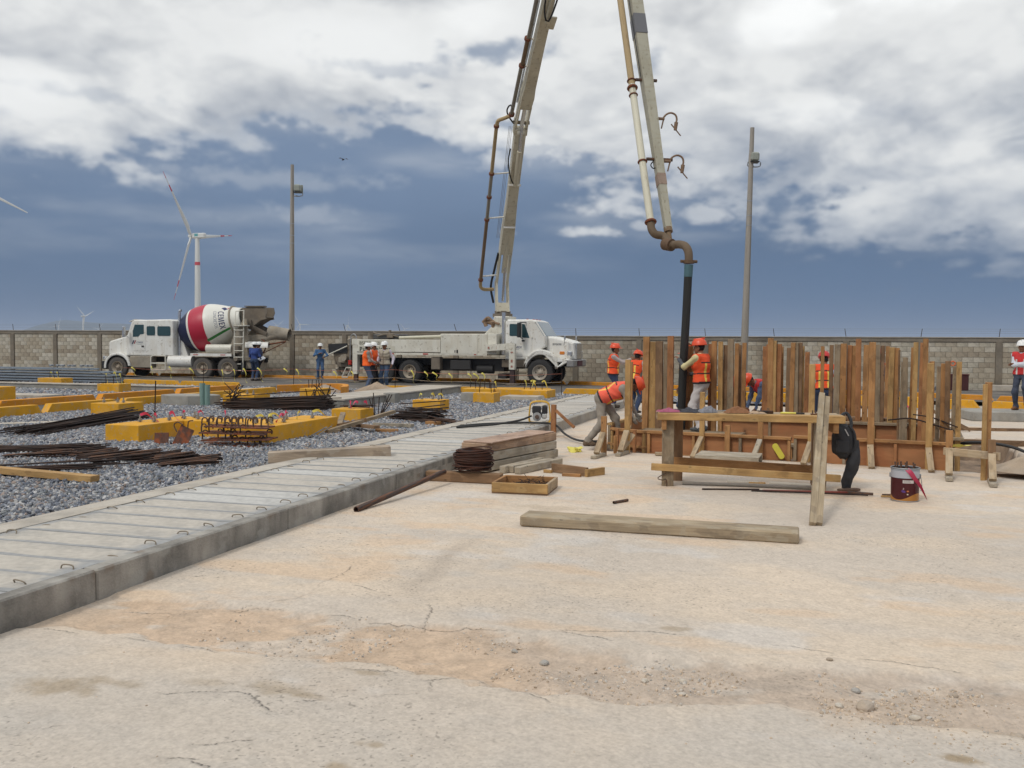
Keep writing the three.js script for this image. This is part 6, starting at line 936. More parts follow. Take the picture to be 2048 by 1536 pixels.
  part(t, 'cleat', cbox(0.3, 0.05, 0.09, 0.004, 0.42, 0.03, 0.28, 0, 0.5, 0), W_PALE); part(t, 'cleat', cbox(0.09, 0.5, 0.045, 0.004, 0.30, 0.16, -0.06), W_PALE);
  for (const p of [0.2, 0.5]) part(t, 'stud', cbox(0.05, 0.5, 0.05, 0.004, p - 0.7, 0.1, -0.1), W_RED);
  // tie wires between the uprights
  part(t, 'tie_wire', merge([tube([[3.6, 0.62, -0.74], [3.9, 0.66, -0.7], [4.25, 0.6, -0.4], [4.5, 0.55, -0.1]], 0.012, 14, 5), tube([[3.95, 0.72, -0.7], [4.2, 0.70, -0.5], [4.55, 0.6, -0.12]], 0.01, 12, 5)]), RUST_DARK);
}
{ // batter frames left and right of the pit: two posts with shoes and a rail
  const rb = rng(1301);
  function stand(label, pos, turn, h, m) {
    const s = thing('braced_post', label, 'post', pos, turn, 'braced timber posts');
    part(s, 'post', cbox(0.088, h, 0.045, 0.005, 0, h / 2, -0.05), WM[m]); part(s, 'sole_plate', cbox(0.085, 0.05, 0.5, 0.006, 0, 0.026, 0.2), W_DUST);
    part(s, 'brace', bar([0, 0.36, -0.01], [0, 0.075, 0.30], 0.045, 0.085, V(1, 0, 0)), W_PALE); return s;
  }
  stand('braced post left of the formwork, in front of the bending worker', V(1.83, 0, -14.7), -0.42, 1.50, 'Y');
  stand('short braced post at the left end, under the worker legs', V(1.42, 0, -14.35), -0.42, 0.62, 'O');
  stand('slim post behind the left braced post', V(1.98, 0, -15.6), -0.42, 1.45, 'O');
  stand('braced post at the right corner of the formwork', V(5.82, 0, -12.25), -0.42, 0.62, 'O');
  stand('tall braced post at the right edge with a notch', V(6.13, 0, -11.75), -0.42, 0.55, 'B');
  solo('upright_board', cbox(0.075, 1.35, 0.05, 0.005, 0, 0.6, 0), W_ORANGE, 'tall upright board behind the right braced post', 'post', V(6.22, 0, -12.05), 0);
  solo('upright_board', cbox(0.05, 1.3, 0.04, 0.005, 0, 0.6, 0), W_YELLOW, 'thin pale upright board beside the tall right board', 'post', V(6.15, 0, -12.0), 0);
  solo('cross_rail', cbox(0.74, 0.10, 0.045, 0.005), W_PALE, 'pale cross rail joining the two right braced posts', 'rail', V(6.0, 0.34, -12.02), -0.95);
  solo('stake', cbox(0.05, 0.3, 0.04, 0.004, 0, 0.13, 0), W_ORANGE, 'short stake between braces left of the pit', 'stake', V(1.66, 0, -14.75), 0.2);
  solo('short_brace', bar([0, 0.30, 0], [-0.14, 0.02, 0.25], 0.08, 0.04), W_PALE, 'loose raking board leaning on the left return panel', 'board', V(1.95, 0, -14.8), -0.4);
  solo('corner_post', merge([cbox(0.09, 0.62, 0.09, 0.006, 0, 0.3, 0), bar([0.05, 0.5, 0.02], [0.42, 0.2, 0.1], 0.05, 0.05)]), W_RED, 'reddish corner post with a sloping brace beside the motor', 'post', site(-4.2, 16.85, 0), -TH);
  solo('timber_box', merge([cbox(0.9, 0.12, 0.04, 0.004, 0, 0.06, 0.3), cbox(0.9, 0.12, 0.04, 0.004, 0, 0.06, -0.3), cbox(0.9, 0.02, 0.62, 0.004, 0, 0.128, 0)]), W_DUST, 'flat pale timber box under the workbench', 'box', V(3.2, 0.0, -13.55), -0.35);
}

// ---------------------------------------------------------------- workbench and what lies on and under it
{
  const t = thing('workbench', 'rough timber workbench with a thick plank top', 'workbench', V(2.86, 0, -11.28), -10 * Math.PI / 180);
  for (const [z, w] of [[0.19, 0.19], [0.0, 0.17], [-0.18, 0.18]]) part(t, 'top_plank', cbox(2.2 - Math.abs(z) * 0.1, 0.085, w, 0.006, 0.02 + z * 0.05, 0.862, z), z > 0.1 ? W_YELLOW : W_PALE);
  for (const [x, z, m] of [[-0.93, 0.13, W_GREY], [-0.82, -0.34, W_BROWN], [0.86, 0.13, W_GREY], [0.90, -0.34, W_BROWN]]) part(t, 'leg', cbox(0.145, 0.82, 0.11, 0.006, x, 0.41, z), m);
  part(t, 'stretcher', cbox(2.22, 0.085, 0.05, 0.005, -0.02, 0.20, 0.20, 0, 0, -0.035), W_YELLOW); part(t, 'stretcher', cbox(1.9, 0.10, 0.045, 0.005, 0.0, 0.23, -0.28, 0, 0, -0.035), W_ORANGE);
  part(t, 'end_cleat', cbox(0.06, 0.12, 0.62, 0.005, 1.02, 0.76, -0.05), W_ORANGE); part(t, 'end_cleat', cbox(0.06, 0.12, 0.62, 0.005, -0.98, 0.76, -0.05), W_ORANGE);
  const on = (x, y, z) => V(x, y, z).applyAxisAngle(V(0, 1, 0), -10 * Math.PI / 180).add(V(2.86, 0, -11.28)), T10 = -10 * Math.PI / 180, top = 0.906;
  function rag(label, w, d, h, mat, x, z, turn, seed) { const n = 22, pos = [], idx = [], uv = []; for (let j = 0; j <= n; j++) for (let i = 0; i <= n; i++) { const u = i / n - 0.5, v = j / n - 0.5, r = Math.max(Math.abs(u), Math.abs(v)) * 2; pos.push(u * w * (0.8 + 0.4 * vn(j * 0.4 + seed, 2)), h * (1 - r * r) * (0.3 + 1.1 * fbm(u * 5 + seed, v * 5, 3)) + 0.004, v * d * (0.8 + 0.4 * vn(i * 0.4 + seed, 7))); uv.push(u, v); if (i < n && j < n) { const k = j * (n + 1) + i; idx.push(k, k + n + 1, k + 1, k + 1, k + n + 1, k + n + 2); } } const g = new THREE.BufferGeometry(); g.setAttribute('position', new THREE.Float32BufferAttribute(pos, 3)); g.setAttribute('uv', new THREE.Float32BufferAttribute(uv, 2)); g.setIndex(idx); g.computeVertexNormals(); return solo('rag', g, mat, label, 'cloth', on(x, top, z), T10 + turn, 'rags on the workbench'); }
  rag('pink work glove lying at the left end of the bench', 0.28, 0.16, 0.05, std([0.36, 0.10, 0.16], 0.9), -0.92, 0.12, 0.2, 3);
  rag('dark crumpled rag beside the pink glove', 0.22, 0.16, 0.05, std([0.05, 0.05, 0.06], 0.9), -0.68, 0.1, -0.3, 13);
  rag('grey canvas glove in the left middle of the bench', 0.22, 0.15, 0.08, std([0.22, 0.22, 0.24], 0.9), -0.46, 0.08, 0.5, 23);
  rag('rust brown leather glove in the middle of the bench', 0.3, 0.18, 0.07, std([0.24, 0.11, 0.05], 0.9), -0.1, 0.06, 0.1, 33);
  rag('pale cloth scrap near the middle of the bench', 0.2, 0.14, 0.03, std([0.42, 0.30, 0.20], 0.9), 0.12, 0.1, 0.1, 43);
  { const s = thing('bar_cutter', 'black handled bar tool lying on the left of the bench', 'tool', on(-0.55, top, -0.05), T10 + 0.15); part(s, 'handle', rod([-0.35, 0.02, 0], [0.1, 0.02, 0], 0.014), BLACK); part(s, 'blade', box(0.28, 0.012, 0.05, 0.24, 0.014, 0, 0, 0.1, 0), STEEL); }
  { const s = thing('pliers', 'pliers with yellow handles on the right half of the bench', 'pliers', on(0.58, top, 0.08), T10 - 0.1); part(s, 'handle', tube([[-0.18, 0.012, 0.05], [-0.08, 0.012, 0.035], [0, 0.012, 0.01]], 0.011, 10, 6), YRIB); part(s, 'handle', tube([[-0.16, 0.012, -0.05], [-0.08, 0.012, -0.03], [0, 0.012, -0.008]], 0.011, 10, 6), YRIB); part(s, 'jaws', box(0.1, 0.018, 0.03, 0.05, 0.012, 0), BLACK); }
  { const s = thing('wood_plane', 'small dark block tool on the bench beside the pliers', 'tool', on(0.22, top, 0.05), T10); part(s, 'body', cbox(0.2, 0.035, 0.06, 0.006, 0, 0.018, 0), RUST_DARK); part(s, 'knob', cyl(0.018, 0.014, 0.04, 0.04, 0.05, 0, 0, 0, 0, 10), W_BROWN); }
  { const s = thing('hinge_bracket', 'rusty bracket with bolts near the right end of the bench', 'bracket', on(0.83, top, 0.1), T10); part(s, 'plate', box(0.16, 0.012, 0.07, 0, 0.008, 0), RUST); for (const x of [-0.06, -0.02, 0.03, 0.06]) part(s, 'bolt', cyl(0.008, 0.008, 0.045, x, 0.03, 0, 0, 0, 0, 6), RUST); }
  // plank leaning on the bench
  solo('leaning_plank', merge([bar([0, 0.0, 0], [0.66, 1.16, -1.78], 0.06, 0.06, V(1, 0, 0)), bar([0.062, 0.0, 0], [0.722, 1.12, -1.78], 0.055, 0.058, V(1, 0, 0))].map((g) => g)), wood([0.44, 0.35, 0.235]), 'weathered split plank leaning against the right end of the bench', 'plank', V(2.89, 0.012, -8.80));
  // rucksack and work trousers hanging from the bench corner
  const bg = new THREE.SphereGeometry(1, 28, 20), bp2 = bg.attributes.position; for (let i = 0; i < bp2.count; i++) { const x = bp2.getX(i), y = bp2.getY(i), z = bp2.getZ(i), k = 1 + (fbm(x * 2 + 5, y * 2 + z, 3) - 0.5) * 0.35 + (fbm(x * 5 + y * 3 + 9, z * 5 + y * 2, 3) - 0.5) * 0.16; bp2.setXYZ(i, Math.sign(x) * Math.pow(Math.abs(x), 0.8) * 0.12 * k, Math.sign(y) * Math.pow(Math.abs(y), 0.75) * 0.20 * k - (y < 0 ? 0.02 : 0), Math.sign(z) * Math.pow(Math.abs(z), 0.8) * 0.10 * k); } bg.computeVertexNormals();
  const CLOTH = std([0.03, 0.03, 0.033], 0.7, { bumpMap: woodB, bumpScale: 0.004 }), bagp = on(1.14, 0, -0.02);
  const bag = thing('backpack', 'black backpack hanging from the right corner of the bench', 'backpack', bagp, T10); part(bag, 'bag', xf(bg, 0, 0.60, 0), CLOTH); part(bag, 'strap', merge([tube([[-0.04, 0.74, 0.02], [-0.02, 0.88, 0], [0.05, 0.92, -0.06], [0.1, 0.82, -0.03], [0.08, 0.7, 0]], 0.02, 18, 6), tube([[0.06, 0.78, 0.05], [0.12, 0.7, 0.06], [0.13, 0.5, 0.05], [0.08, 0.45, 0.03]], 0.016, 16, 6)]), CLOTH); part(bag, 'pocket', xf(new RoundedBoxGeometry(0.15, 0.16, 0.06, 3, 0.025), -0.01, 0.53, 0.085), CLOTH); part(bag, 'zip_tag', box(0.012, 0.09, 0.006, 0.03, 0.70, 0.105, 0, 0, 0.5), std([0.5, 0.5, 0.5], 0.6));
  { const n = 26, m = 20, pos = [], idx = [], uv = []; for (let j = 0; j <= n; j++) for (let i = 0; i < m; i++) { const f = j / n, a = i / m * Math.PI * 2, r = mix(0.055, 0.085, Math.sin(f * 3.1)) * (0.75 + 0.5 * fbm(a * 0.9 + 3, f * 6, 3)), x = Math.cos(a) * r * 0.9 + Math.sin(f * 4 + 0.5) * 0.03 - f * 0.04, z = Math.sin(a) * r * 0.7; pos.push(x, 0.60 - f * 0.58, z); uv.push(i / m, f); if (j < n) { const k = j * m + i, k2 = j * m + (i + 1) % m; idx.push(k, k2, k + m, k2, k2 + m, k + m); } } const g = new THREE.BufferGeometry(); g.setAttribute('position', new THREE.Float32BufferAttribute(pos, 3)); g.setAttribute('uv', new THREE.Float32BufferAttribute(uv, 2)); g.setIndex(idx); g.computeVertexNormals(); solo('jacket', g, CLOTH, 'black jacket hanging from the backpack down to the ground', 'jacket', on(1.26, 0.0, -0.02), T10); }
  solo('sandal', extr(rrect(-0.15, -0.05, 0.15, 0.05, 0.045), 0.025, 0.006).rotateX(-Math.PI / 2), std([0.12, 0.07, 0.045], 0.9), 'brown rag sole lying under the hanging jacket', 'sandal', on(1.2, 0.02, 0.12), 0.3);
  // pipes and bars under the bench
  const lay = (name, label, cat, x0, z0, x1, z1, r, mat, y = null) => { const c = on((x0 + x1) / 2, 0, (z0 + z1) / 2), h = Math.hypot(x1 - x0, z1 - z0) / 2; const g = r > 0.015 ? merge([cyl(r, r, h * 2, 0, 0, 0, 0, 0, Math.PI / 2, 12, true), cyl(r * 0.82, r * 0.82, h * 2, 0, 0, 0, 0, 0, Math.PI / 2, 12, true)]) : cyl(r, r, h * 2, 0, 0, 0, 0, 0, Math.PI / 2, 7); return solo(name, g, mat, label, cat, V(c.x, (y ?? 0) + r + 0.004, c.z), T10 + Math.atan2(-(z1 - z0), x1 - x0)); };
  const PVC = std([0.55, 0.51, 0.44], 0.6, { map: dirtT });
  lay('plastic_pipe', 'long cream plastic pipe under the bench', 'pipe', -0.75, 0.02, 0.78, 0.06, 0.022, PVC); lay('plastic_pipe', 'short cream plastic pipe behind the long one under the bench', 'pipe', -0.2, -0.16, 0.18, -0.14, 0.024, PVC); lay('plastic_pipe', 'cream plastic pipe end beside the right bench leg', 'pipe', 0.30, -0.08, 0.78, 0.0, 0.03, PVC);
  lay('tool_handle', 'tan wooden tool handle under the bench', 'handle', 0.06, -0.13, 0.26, -0.13, 0.02, W_YELLOW); lay('steel_bar', 'black bar lying behind the cream pipes under the bench', 'bar', 0.25, -0.1, 0.85, 0.02, 0.011, RUST_DARK); lay('steel_bar', 'long dark bent bar in front of the bench', 'bar', -0.52, 0.42, 0.15, 0.30, 0.011, RUST_DARK); lay('steel_bar', 'dark straight bar in front of the right bench leg', 'bar', 0.05, 0.40, 1.35, 0.46, 0.011, RUST_DARK);
  lay('painted_bar', 'red painted bar in front of the right bench leg', 'bar', 0.18, 0.38, 1.3, 0.30, 0.012, std([0.22, 0.045, 0.03], 0.7)); lay('steel_bar', 'short dark bar right of the red bar', 'bar', 1.15, 0.33, 1.42, 0.40, 0.016, RUST); lay('steel_bar', 'bent dark bar ending at the paint bucket', 'bar', 1.52, 0.40, 1.78, 0.35, 0.011, RUST); lay('wood_chip', 'small tan wood sliver left of the bucket', 'chip', 1.48, 0.52, 1.6, 0.53, 0.012, W_YELLOW);
  solo('wire_loop', tube([[0, 0.16, 0], [-0.06, 0.13, 0], [-0.10, 0.10, 0.02], [-0.04, 0.08, 0.02], [0.0, 0.09, 0], [0.01, -0.0, 0]], 0.006, 20, 5), RUST, 'rusty wire loop hooked on the left bench leg', 'wire', on(-0.95, 0, 0.2), T10);
}
{ // paint bucket with bar ends and red tape
  const t = thing('paint_bucket', 'maroon and white metal paint bucket holding bar ends', 'bucket', V(4.43, 0, -10.35), -0.42);
  const bt = canvasTex(1024, 512, (g, w, h) => {
    g.fillStyle = '#b9b4ae'; g.fillRect(0, 0, w, h); g.fillStyle = '#9aa0a8'; g.fillRect(0, 0, w, 40); g.fillStyle = '#b4b6bd'; g.fillRect(0, 40, w, 110); g.fillStyle = '#331b28'; g.fillRect(0, 148, w, 10); g.fillStyle = '#481419'; g.fillRect(0, 156, w, h);
    g.fillStyle = '#b07a3a'; g.beginPath(); g.moveTo(0, h); for (let x = 0; x <= w; x += 8) g.lineTo(x, 430 + 50 * Math.sin((x / w) * Math.PI * 4 + 0.6)); g.lineTo(w, h); g.fill();
    for (const o of [0, 512]) { g.fillStyle = '#cfc9c4'; g.fillRect(o + 130, 175, 130, 48); g.fillStyle = '#4a3a40'; g.font = 'bold 15px sans-serif'; for (const y of [188, 202, 216]) g.fillRect(o + 138, y - 6, 90 - (y % 3) * 8, 4); g.fillStyle = '#c9bfb8'; g.fillRect(o + 305, 200, 56, 16); g.font = 'bold 34px sans-serif'; g.fillText('2', o + 130, 320); g.fillStyle = '#5a3b80'; g.beginPath(); g.ellipse(o + 140, 350, 26, 18, 0.5, 0, 7); g.fill(); g.fillStyle = '#c07040'; g.beginPath(); g.ellipse(o + 190, 345, 14, 12, 0, 0, 7); g.fill(); g.fillStyle = '#d8cdb8'; g.fillRect(o + 180, 385, 18, 18); }
  });
  const sh = new THREE.CylinderGeometry(0.152, 0.147, 0.37, 40, 1, true); part(t, 'shell', xf(sh, 0, 0.185, 0, 0, 2.2, 0), std([1, 1, 1], 0.35, { map: bt, metalness: 0.15 }));
  part(t, 'rim', merge([new THREE.TorusGeometry(0.153, 0.006, 8, 40).rotateX(Math.PI / 2).translate(0, 0.37, 0), new THREE.TorusGeometry(0.148, 0.005, 8, 40).rotateX(Math.PI / 2).translate(0, 0.006, 0)]), STEEL); part(t, 'inside', merge([cyl(0.14, 0.145, 0.34, 0, 0.19, 0, 0, 0, 0, 30, true), cyl(0.145, 0.145, 0.012, 0, 0.33, 0, 0, 0, 0, 30)]), RUST_DARK);
  part(t, 'ear', merge([cbox(0.02, 0.05, 0.03, 0.004, 0.155, 0.28, 0), cbox(0.02, 0.05, 0.03, 0.004, -0.155, 0.28, 0), tube([[0.16, 0.28, 0.02], [0.175, 0.16, 0.03], [0.16, 0.12, 0.05]], 0.004, 10, 5)]), STEEL);
  const rb = rng(9); for (let i = 0; i < 9; i++) { const a = i / 9 * 6.28, x = Math.cos(a) * 0.10, z = Math.sin(a) * 0.08; part(t, 'bar_end', rod([x, 0.30, z], [x + (rb() - 0.5) * 0.07, 0.39 + rb() * 0.045, z + (rb() - 0.5) * 0.06], 0.010, 0.010, 6), RUST); }
  part(t, 'tape', ribbon([[0.02, 0.37, 0.145], [0.06, 0.33, 0.165], [0.10, 0.27, 0.155], [0.15, 0.2, 0.13], [0.20, 0.1, 0.12], [0.235, 0.02, 0.11]], 0.05), std([0.45, 0.035, 0.09], 0.5));
}

// ---------------------------------------------------------------- loose timber and steel on the yard
{
  const rl = rng(1501);
  solo('thick_plank', cbox(2.52, 0.10, 0.30, 0.012), wood([0.43, 0.345, 0.235]), 'long thick plank lying alone in the middle of the yard', 'plank', V(1.33, 0.056, -8.44), -17.0 * Math.PI / 180);
  // stack beside the trench
  const st = site(-3.78, 12.75), turn = -TH - 0.235, at = (x, y, z) => V(x, y, z).applyAxisAngle(V(0, 1, 0), turn).add(st);
  for (const [dx, y, w, L, m, label] of [[0, 0.075, 0.40, 2.05, W_DUST, 'bottom beam of the timber stack beside the trench'], [-0.01, 0.205, 0.39, 2.0, W_DUST, 'middle beam of the timber stack beside the trench'], [-0.02, 0.33, 0.38, 2.05, wood([0.50, 0.34, 0.23]), 'top beam of the timber stack with a reddish face']]) solo('stacked_beam', cbox(w, 0.118, L, 0.008), m, label, 'beam', at(dx, y, 0), turn + (rl() - 0.5) * 0.03, 'timber stack by the trench');
  solo('top_board', cbox(0.44, 0.018, 1.95, 0.004), wood([0.52, 0.36, 0.27]), 'thin reddish board lying on top of the timber stack', 'board', at(-0.03, 0.40, 0.0), turn + 0.03);
  solo('sleeper', cbox(0.98, 0.125, 0.14, 0.008), W_BROWN, 'brown cross timber lying under the rusty wire coil', 'timber', site(-3.85, 10.85, 0.065), -TH + 0.02);
  const cg = []; for (let k = 0; k < 26; k++) { const r = 0.19 + rl() * 0.07, g = new THREE.TorusGeometry(r, 0.009, 5, 36); g.rotateX(Math.PI / 2 + (rl() - 0.5) * 0.22); g.rotateY(rl() * 6); g.translate((rl() - 0.5) * 0.03, 0.04 + k * 0.0095, (rl() - 0.5) * 0.03); cg.push(g); }
  { const c = thing('wire_coil', 'fat rusty coil of tie wire in front of the timber stack', 'wire coil', site(-3.76, 10.95, 0.125), -TH); part(c, 'windings', merge(cg), std([0.55, 0.36, 0.3], 0.9, { map: rustT })).userData.kind = 'stuff'; part(c, 'core', lathe([[0.14, 0.03], [0.2, 0.05], [0.235, 0.12], [0.225, 0.2], [0.19, 0.27], [0.14, 0.28], [0.13, 0.15], [0.14, 0.03]], 40), std([0.28, 0.17, 0.14], 0.95, { map: rustT })); }
  for (const [x, z, L, yw, label] of [[0.36, 0.35, 1.15, 0.02, 'left of three short squared timbers beside the stack'], [0.47, 0.30, 1.05, -0.06, 'middle of three short squared timbers beside the stack'], [0.60, 0.30, 1.2, -0.02, 'right of three short squared timbers beside the stack']]) solo('squared_timber', cbox(0.09, 0.095, L, 0.007), W_DUST, label, 'timber', at(x, 0.05, z), turn + yw, 'short squared timbers');
  { const t = sthing('nail_tray', 'shallow open wooden tray holding rusty nails', 'tray', -2.95, 10.48, 0, null, 0.06); part(t, 'tray_bottom', box(0.66, 0.015, 0.64, 0, 0.008, 0), W_BROWN); for (const [w, d, x, z, m] of [[0.66, 0.035, 0, 0.31, W_YELLOW], [0.66, 0.035, 0, -0.31, W_ORANGE], [0.035, 0.59, 0.315, 0, W_PALE], [0.035, 0.59, -0.315, 0, W_ORANGE]]) part(t, 'tray_side', cbox(w, 0.11, d, 0.004, x, 0.07, z), m);
    const n = []; for (let i = 0; i < 240; i++) { const x = 0.08 + (rl() - 0.5) * 0.36, z = (rl() - 0.5) * 0.5, a = rl() * 6.28, y = 0.03 + rl() * rl() * 0.11; n.push(rod([x, y, z], [x + Math.cos(a) * 0.07, y + (rl() - 0.4) * 0.05, z + Math.sin(a) * 0.07], 0.003, 0.003, 4)); } part(t, 'nails', merge(n), RUST_DARK).userData.kind = 'stuff'; }
  { const t = sthing('broken_frame', 'small broken timber frame lying beside the squared timbers', 'timber scrap', -2.68, 12.1, 0, null, -0.5); part(t, 'long_side', cbox(0.62, 0.12, 0.05, 0.004, 0, 0.062, 0.16), W_BROWN); part(t, 'long_side', cbox(0.55, 0.05, 0.05, 0.004, 0, 0.03, -0.14), W_ORANGE); part(t, 'cross_piece', cbox(0.05, 0.10, 0.36, 0.004, 0.32, 0.052, 0.02), W_YELLOW); part(t, 'cross_piece', cbox(0.25, 0.04, 0.06, 0.004, 0.16, 0.022, 0.30, 0, 0.4, 0), W_ORANGE); part(t, 'cross_piece', cbox(0.12, 0.04, 0.05, 0.004, -0.3, 0.022, 0.26, 0, 0.2, 0), W_YELLOW); }
  { const a = site(-4.18, 8.5, 0.03), b = site(-4.02, 10.6, 0.155), L = a.distanceTo(b), c = a.clone().add(b).multiplyScalar(0.5), g = merge([cyl(0.031, 0.031, L, 0, 0, 0, 0, 0, 0, 16, true), cyl(0.025, 0.025, L, 0, 0, 0, 0, 0, 0, 16, true), new THREE.RingGeometry(0.025, 0.031, 16).rotateX(Math.PI / 2).translate(0, -L / 2, 0)]); g.applyQuaternion(new THREE.Quaternion().setFromUnitVectors(V(0, 1, 0), b.clone().sub(a).normalize())); solo('steel_pipe', g, std([0.9, 0.85, 0.85], 0.7, { map: rustT, metalness: 0.3 }), 'rusty steel pipe lying along the trench kerb', 'pipe', c); }
  solo('pipe_offcut', merge([cyl(0.015, 0.015, 0.24, 0, 0, 0, 0, 0, Math.PI / 2, 10, true), cyl(0.011, 0.011, 0.24, 0, 0, 0, 0, 0, Math.PI / 2, 10, true)]), RUST, 'short rusty pipe offcut lying alone on the concrete', 'pipe', site(-1.72, 9.95, 0.019), -TH + 1.05);
  { const a = site(-6.62, 10.85, 0.20), b = site(-5.2, 11.62, 0.262); solo('bridging_board', bar(a, b, 0.26, 0.13, V(0, 1, 0)), wood([0.46, 0.37, 0.28]), 'thick pale board laid from the gravel onto the trench covers', 'board'); }
  solo('orange_board', bar(site(-9.4, 8.95, 0.16), site(-7.68, 8.85, 0.13), 0.14, 0.07, V(0, 1, 0)), W_YELLOW, 'orange board lying in gravel under loose bars at left', 'board');
  // dark scrap timbers beside the plinth
  for (const [a0, b0, y0, a1, b1, y1, w, m, label] of [[-8.05, 15.2, 0.12, -7.3, 16.5, 0.42, 0.10, W_GREY, 'weathered scrap timber leaning up from the scrap pile'], [-8.6, 16.6, 0.14, -7.2, 15.5, 0.20, 0.12, W_BROWN, 'dark scrap timber lying across the scrap pile'], [-8.7, 17.1, 0.3, -7.9, 15.3, 0.12, 0.10, W_GREY, 'grey scrap timber propped against a yellow plinth'], [-7.9, 16.9, 0.12, -7.0, 16.7, 0.14, 0.12, W_DUST, 'pale short board at the back of the scrap pile'], [-7.35, 15.75, 0.11, -6.95, 15.9, 0.11, 0.12, W_ORANGE, 'orange wood block at the right of the scrap pile'], [-8.4, 15.6, 0.12, -7.6, 15.9, 0.30, 0.09, W_BROWN, 'brown scrap timber tilted over the scrap pile'], [-7.05, 17.6, 0.13, -6.75, 17.5, 0.13, 0.13, W_ORANGE, 'orange wood block under the dark bar clump'], [-8.05, 18.7, 0.13, -7.7, 18.6, 0.13, 0.14, W_PALE, 'pale wood block under the left of the dark bar clump']]) solo('scrap_timber', bar(site(a0, b0, y0), site(a1, b1, y1), w, 0.06, V(0, 1, 0)), m, label, 'timber', null, 0, 'scrap timber in the gravel');
  solo('white_board', bar(site(-15.2, 14.2, 0.09), site(-13.3, 16.6, 0.09), 0.35, 0.03, V(0, 1, 0)), CONC_PALE, 'pale flat board under the long bar bundle at left', 'board');
}
{ // concrete vibrator: engine in a tube frame, with its flexible shaft
  const t = sthing('vibrator_motor', 'small engine in a yellow tube frame standing on the trench', 'motor', -4.62, 17.4, 0.2, null, 0.25); const YF = std([0.62, 0.36, 0.04], 0.5);
  for (const z of [0.14, -0.14]) part(t, 'tube_frame', tube([[-0.19, 0.03, z], [-0.19, 0.30, z], [-0.17, 0.39, z], [-0.1, 0.425, z], [0.1, 0.425, z], [0.17, 0.39, z], [0.19, 0.30, z], [0.19, 0.03, z], [0.12, 0.012, z], [-0.12, 0.012, z]], 0.014, 60, 7, true), YF);
  part(t, 'frame_bar', merge([rod([-0.19, 0.05, 0.14], [-0.19, 0.05, -0.14], 0.012), rod([0.19, 0.05, 0.14], [0.19, 0.05, -0.14], 0.012), rod([-0.08, 0.425, 0.14], [-0.08, 0.425, -0.14], 0.012), rod([0.08, 0.425, 0.14], [0.08, 0.425, -0.14], 0.012)]), YF);
  const e = part(t, 'engine', merge([cbox(0.17, 0.14, 0.2, 0.02, -0.06, 0.27, 0), cbox(0.11, 0.16, 0.2, 0.02, 0.1, 0.27, 0), cbox(0.26, 0.08, 0.24, 0.02, 0, 0.17, 0)]), std([0.03, 0.03, 0.032], 0.5)); part(e, 'fan_cover', cyl(0.085, 0.085, 0.05, -0.05, 0.14, 0.15, Math.PI / 2, 0, 0, 22), std([0.45, 0.45, 0.44], 0.5, { metalness: 0.4 })); part(e, 'shaft_socket', cyl(0.045, 0.035, 0.1, -0.05, 0.14, 0.2, Math.PI / 2, 0, 0, 16), std([0.12, 0.08, 0.06], 0.7)); part(e, 'fuel_tank', cbox(0.1, 0.1, 0.14, 0.02, 0.09, 0.15, 0.06), std([0.5, 0.5, 0.48], 0.5)); part(e, 'spark_cap', cbox(0.03, 0.05, 0.04, 0.006, 0.04, 0.3, 0.11), STEEL);
  const S = (a, b, y) => site(a, b, y); solo('flexible_shaft', tube([S(-4.72, 17.15, 0.36), S(-4.85, 16.9, 0.30), S(-5.2, 16.5, 0.24), S(-5.55, 16.05, 0.226), S(-5.72, 15.75, 0.226), S(-5.75, 15.95, 0.226), S(-5.55, 16.5, 0.226), S(-5.1, 17.0, 0.226), S(-4.55, 17.05, 0.24), S(-4.2, 16.9, 0.23), S(-3.9, 16.5, 0.1), S(-3.5, 15.9, 0.05), S(-3.0, 15.4, 0.1)], 0.02, 90, 8), std([0.03, 0.03, 0.03], 0.7), 'black flexible vibrator shaft looped over the trench covers', 'hose');
  const crumple = (r, sd) => { const g = new THREE.IcosahedronGeometry(r, 4), p = g.attributes.position; for (let i = 0; i < p.count; i++) { const v = V(p.getX(i), p.getY(i), p.getZ(i)), k = 0.35 + 1.3 * Math.abs(fbm(v.x / r * 1.6 + sd, v.y / r * 1.6 + v.z / r * 1.3 + sd, 3) - 0.35) * 2; p.setXYZ(i, v.x * k, v.y * k, v.z * k); } g.computeVertexNormals(); return g; };
  solo('yellow_bag', xf(crumple(0.10, 4), 0, 0.06, 0), YRIB, 'crumpled yellow plastic lying behind the timber stack', 'plastic bag', site(-3.25, 14.6, 0.0), 0.4).scale.set(1.2, 0.6, 1);
}
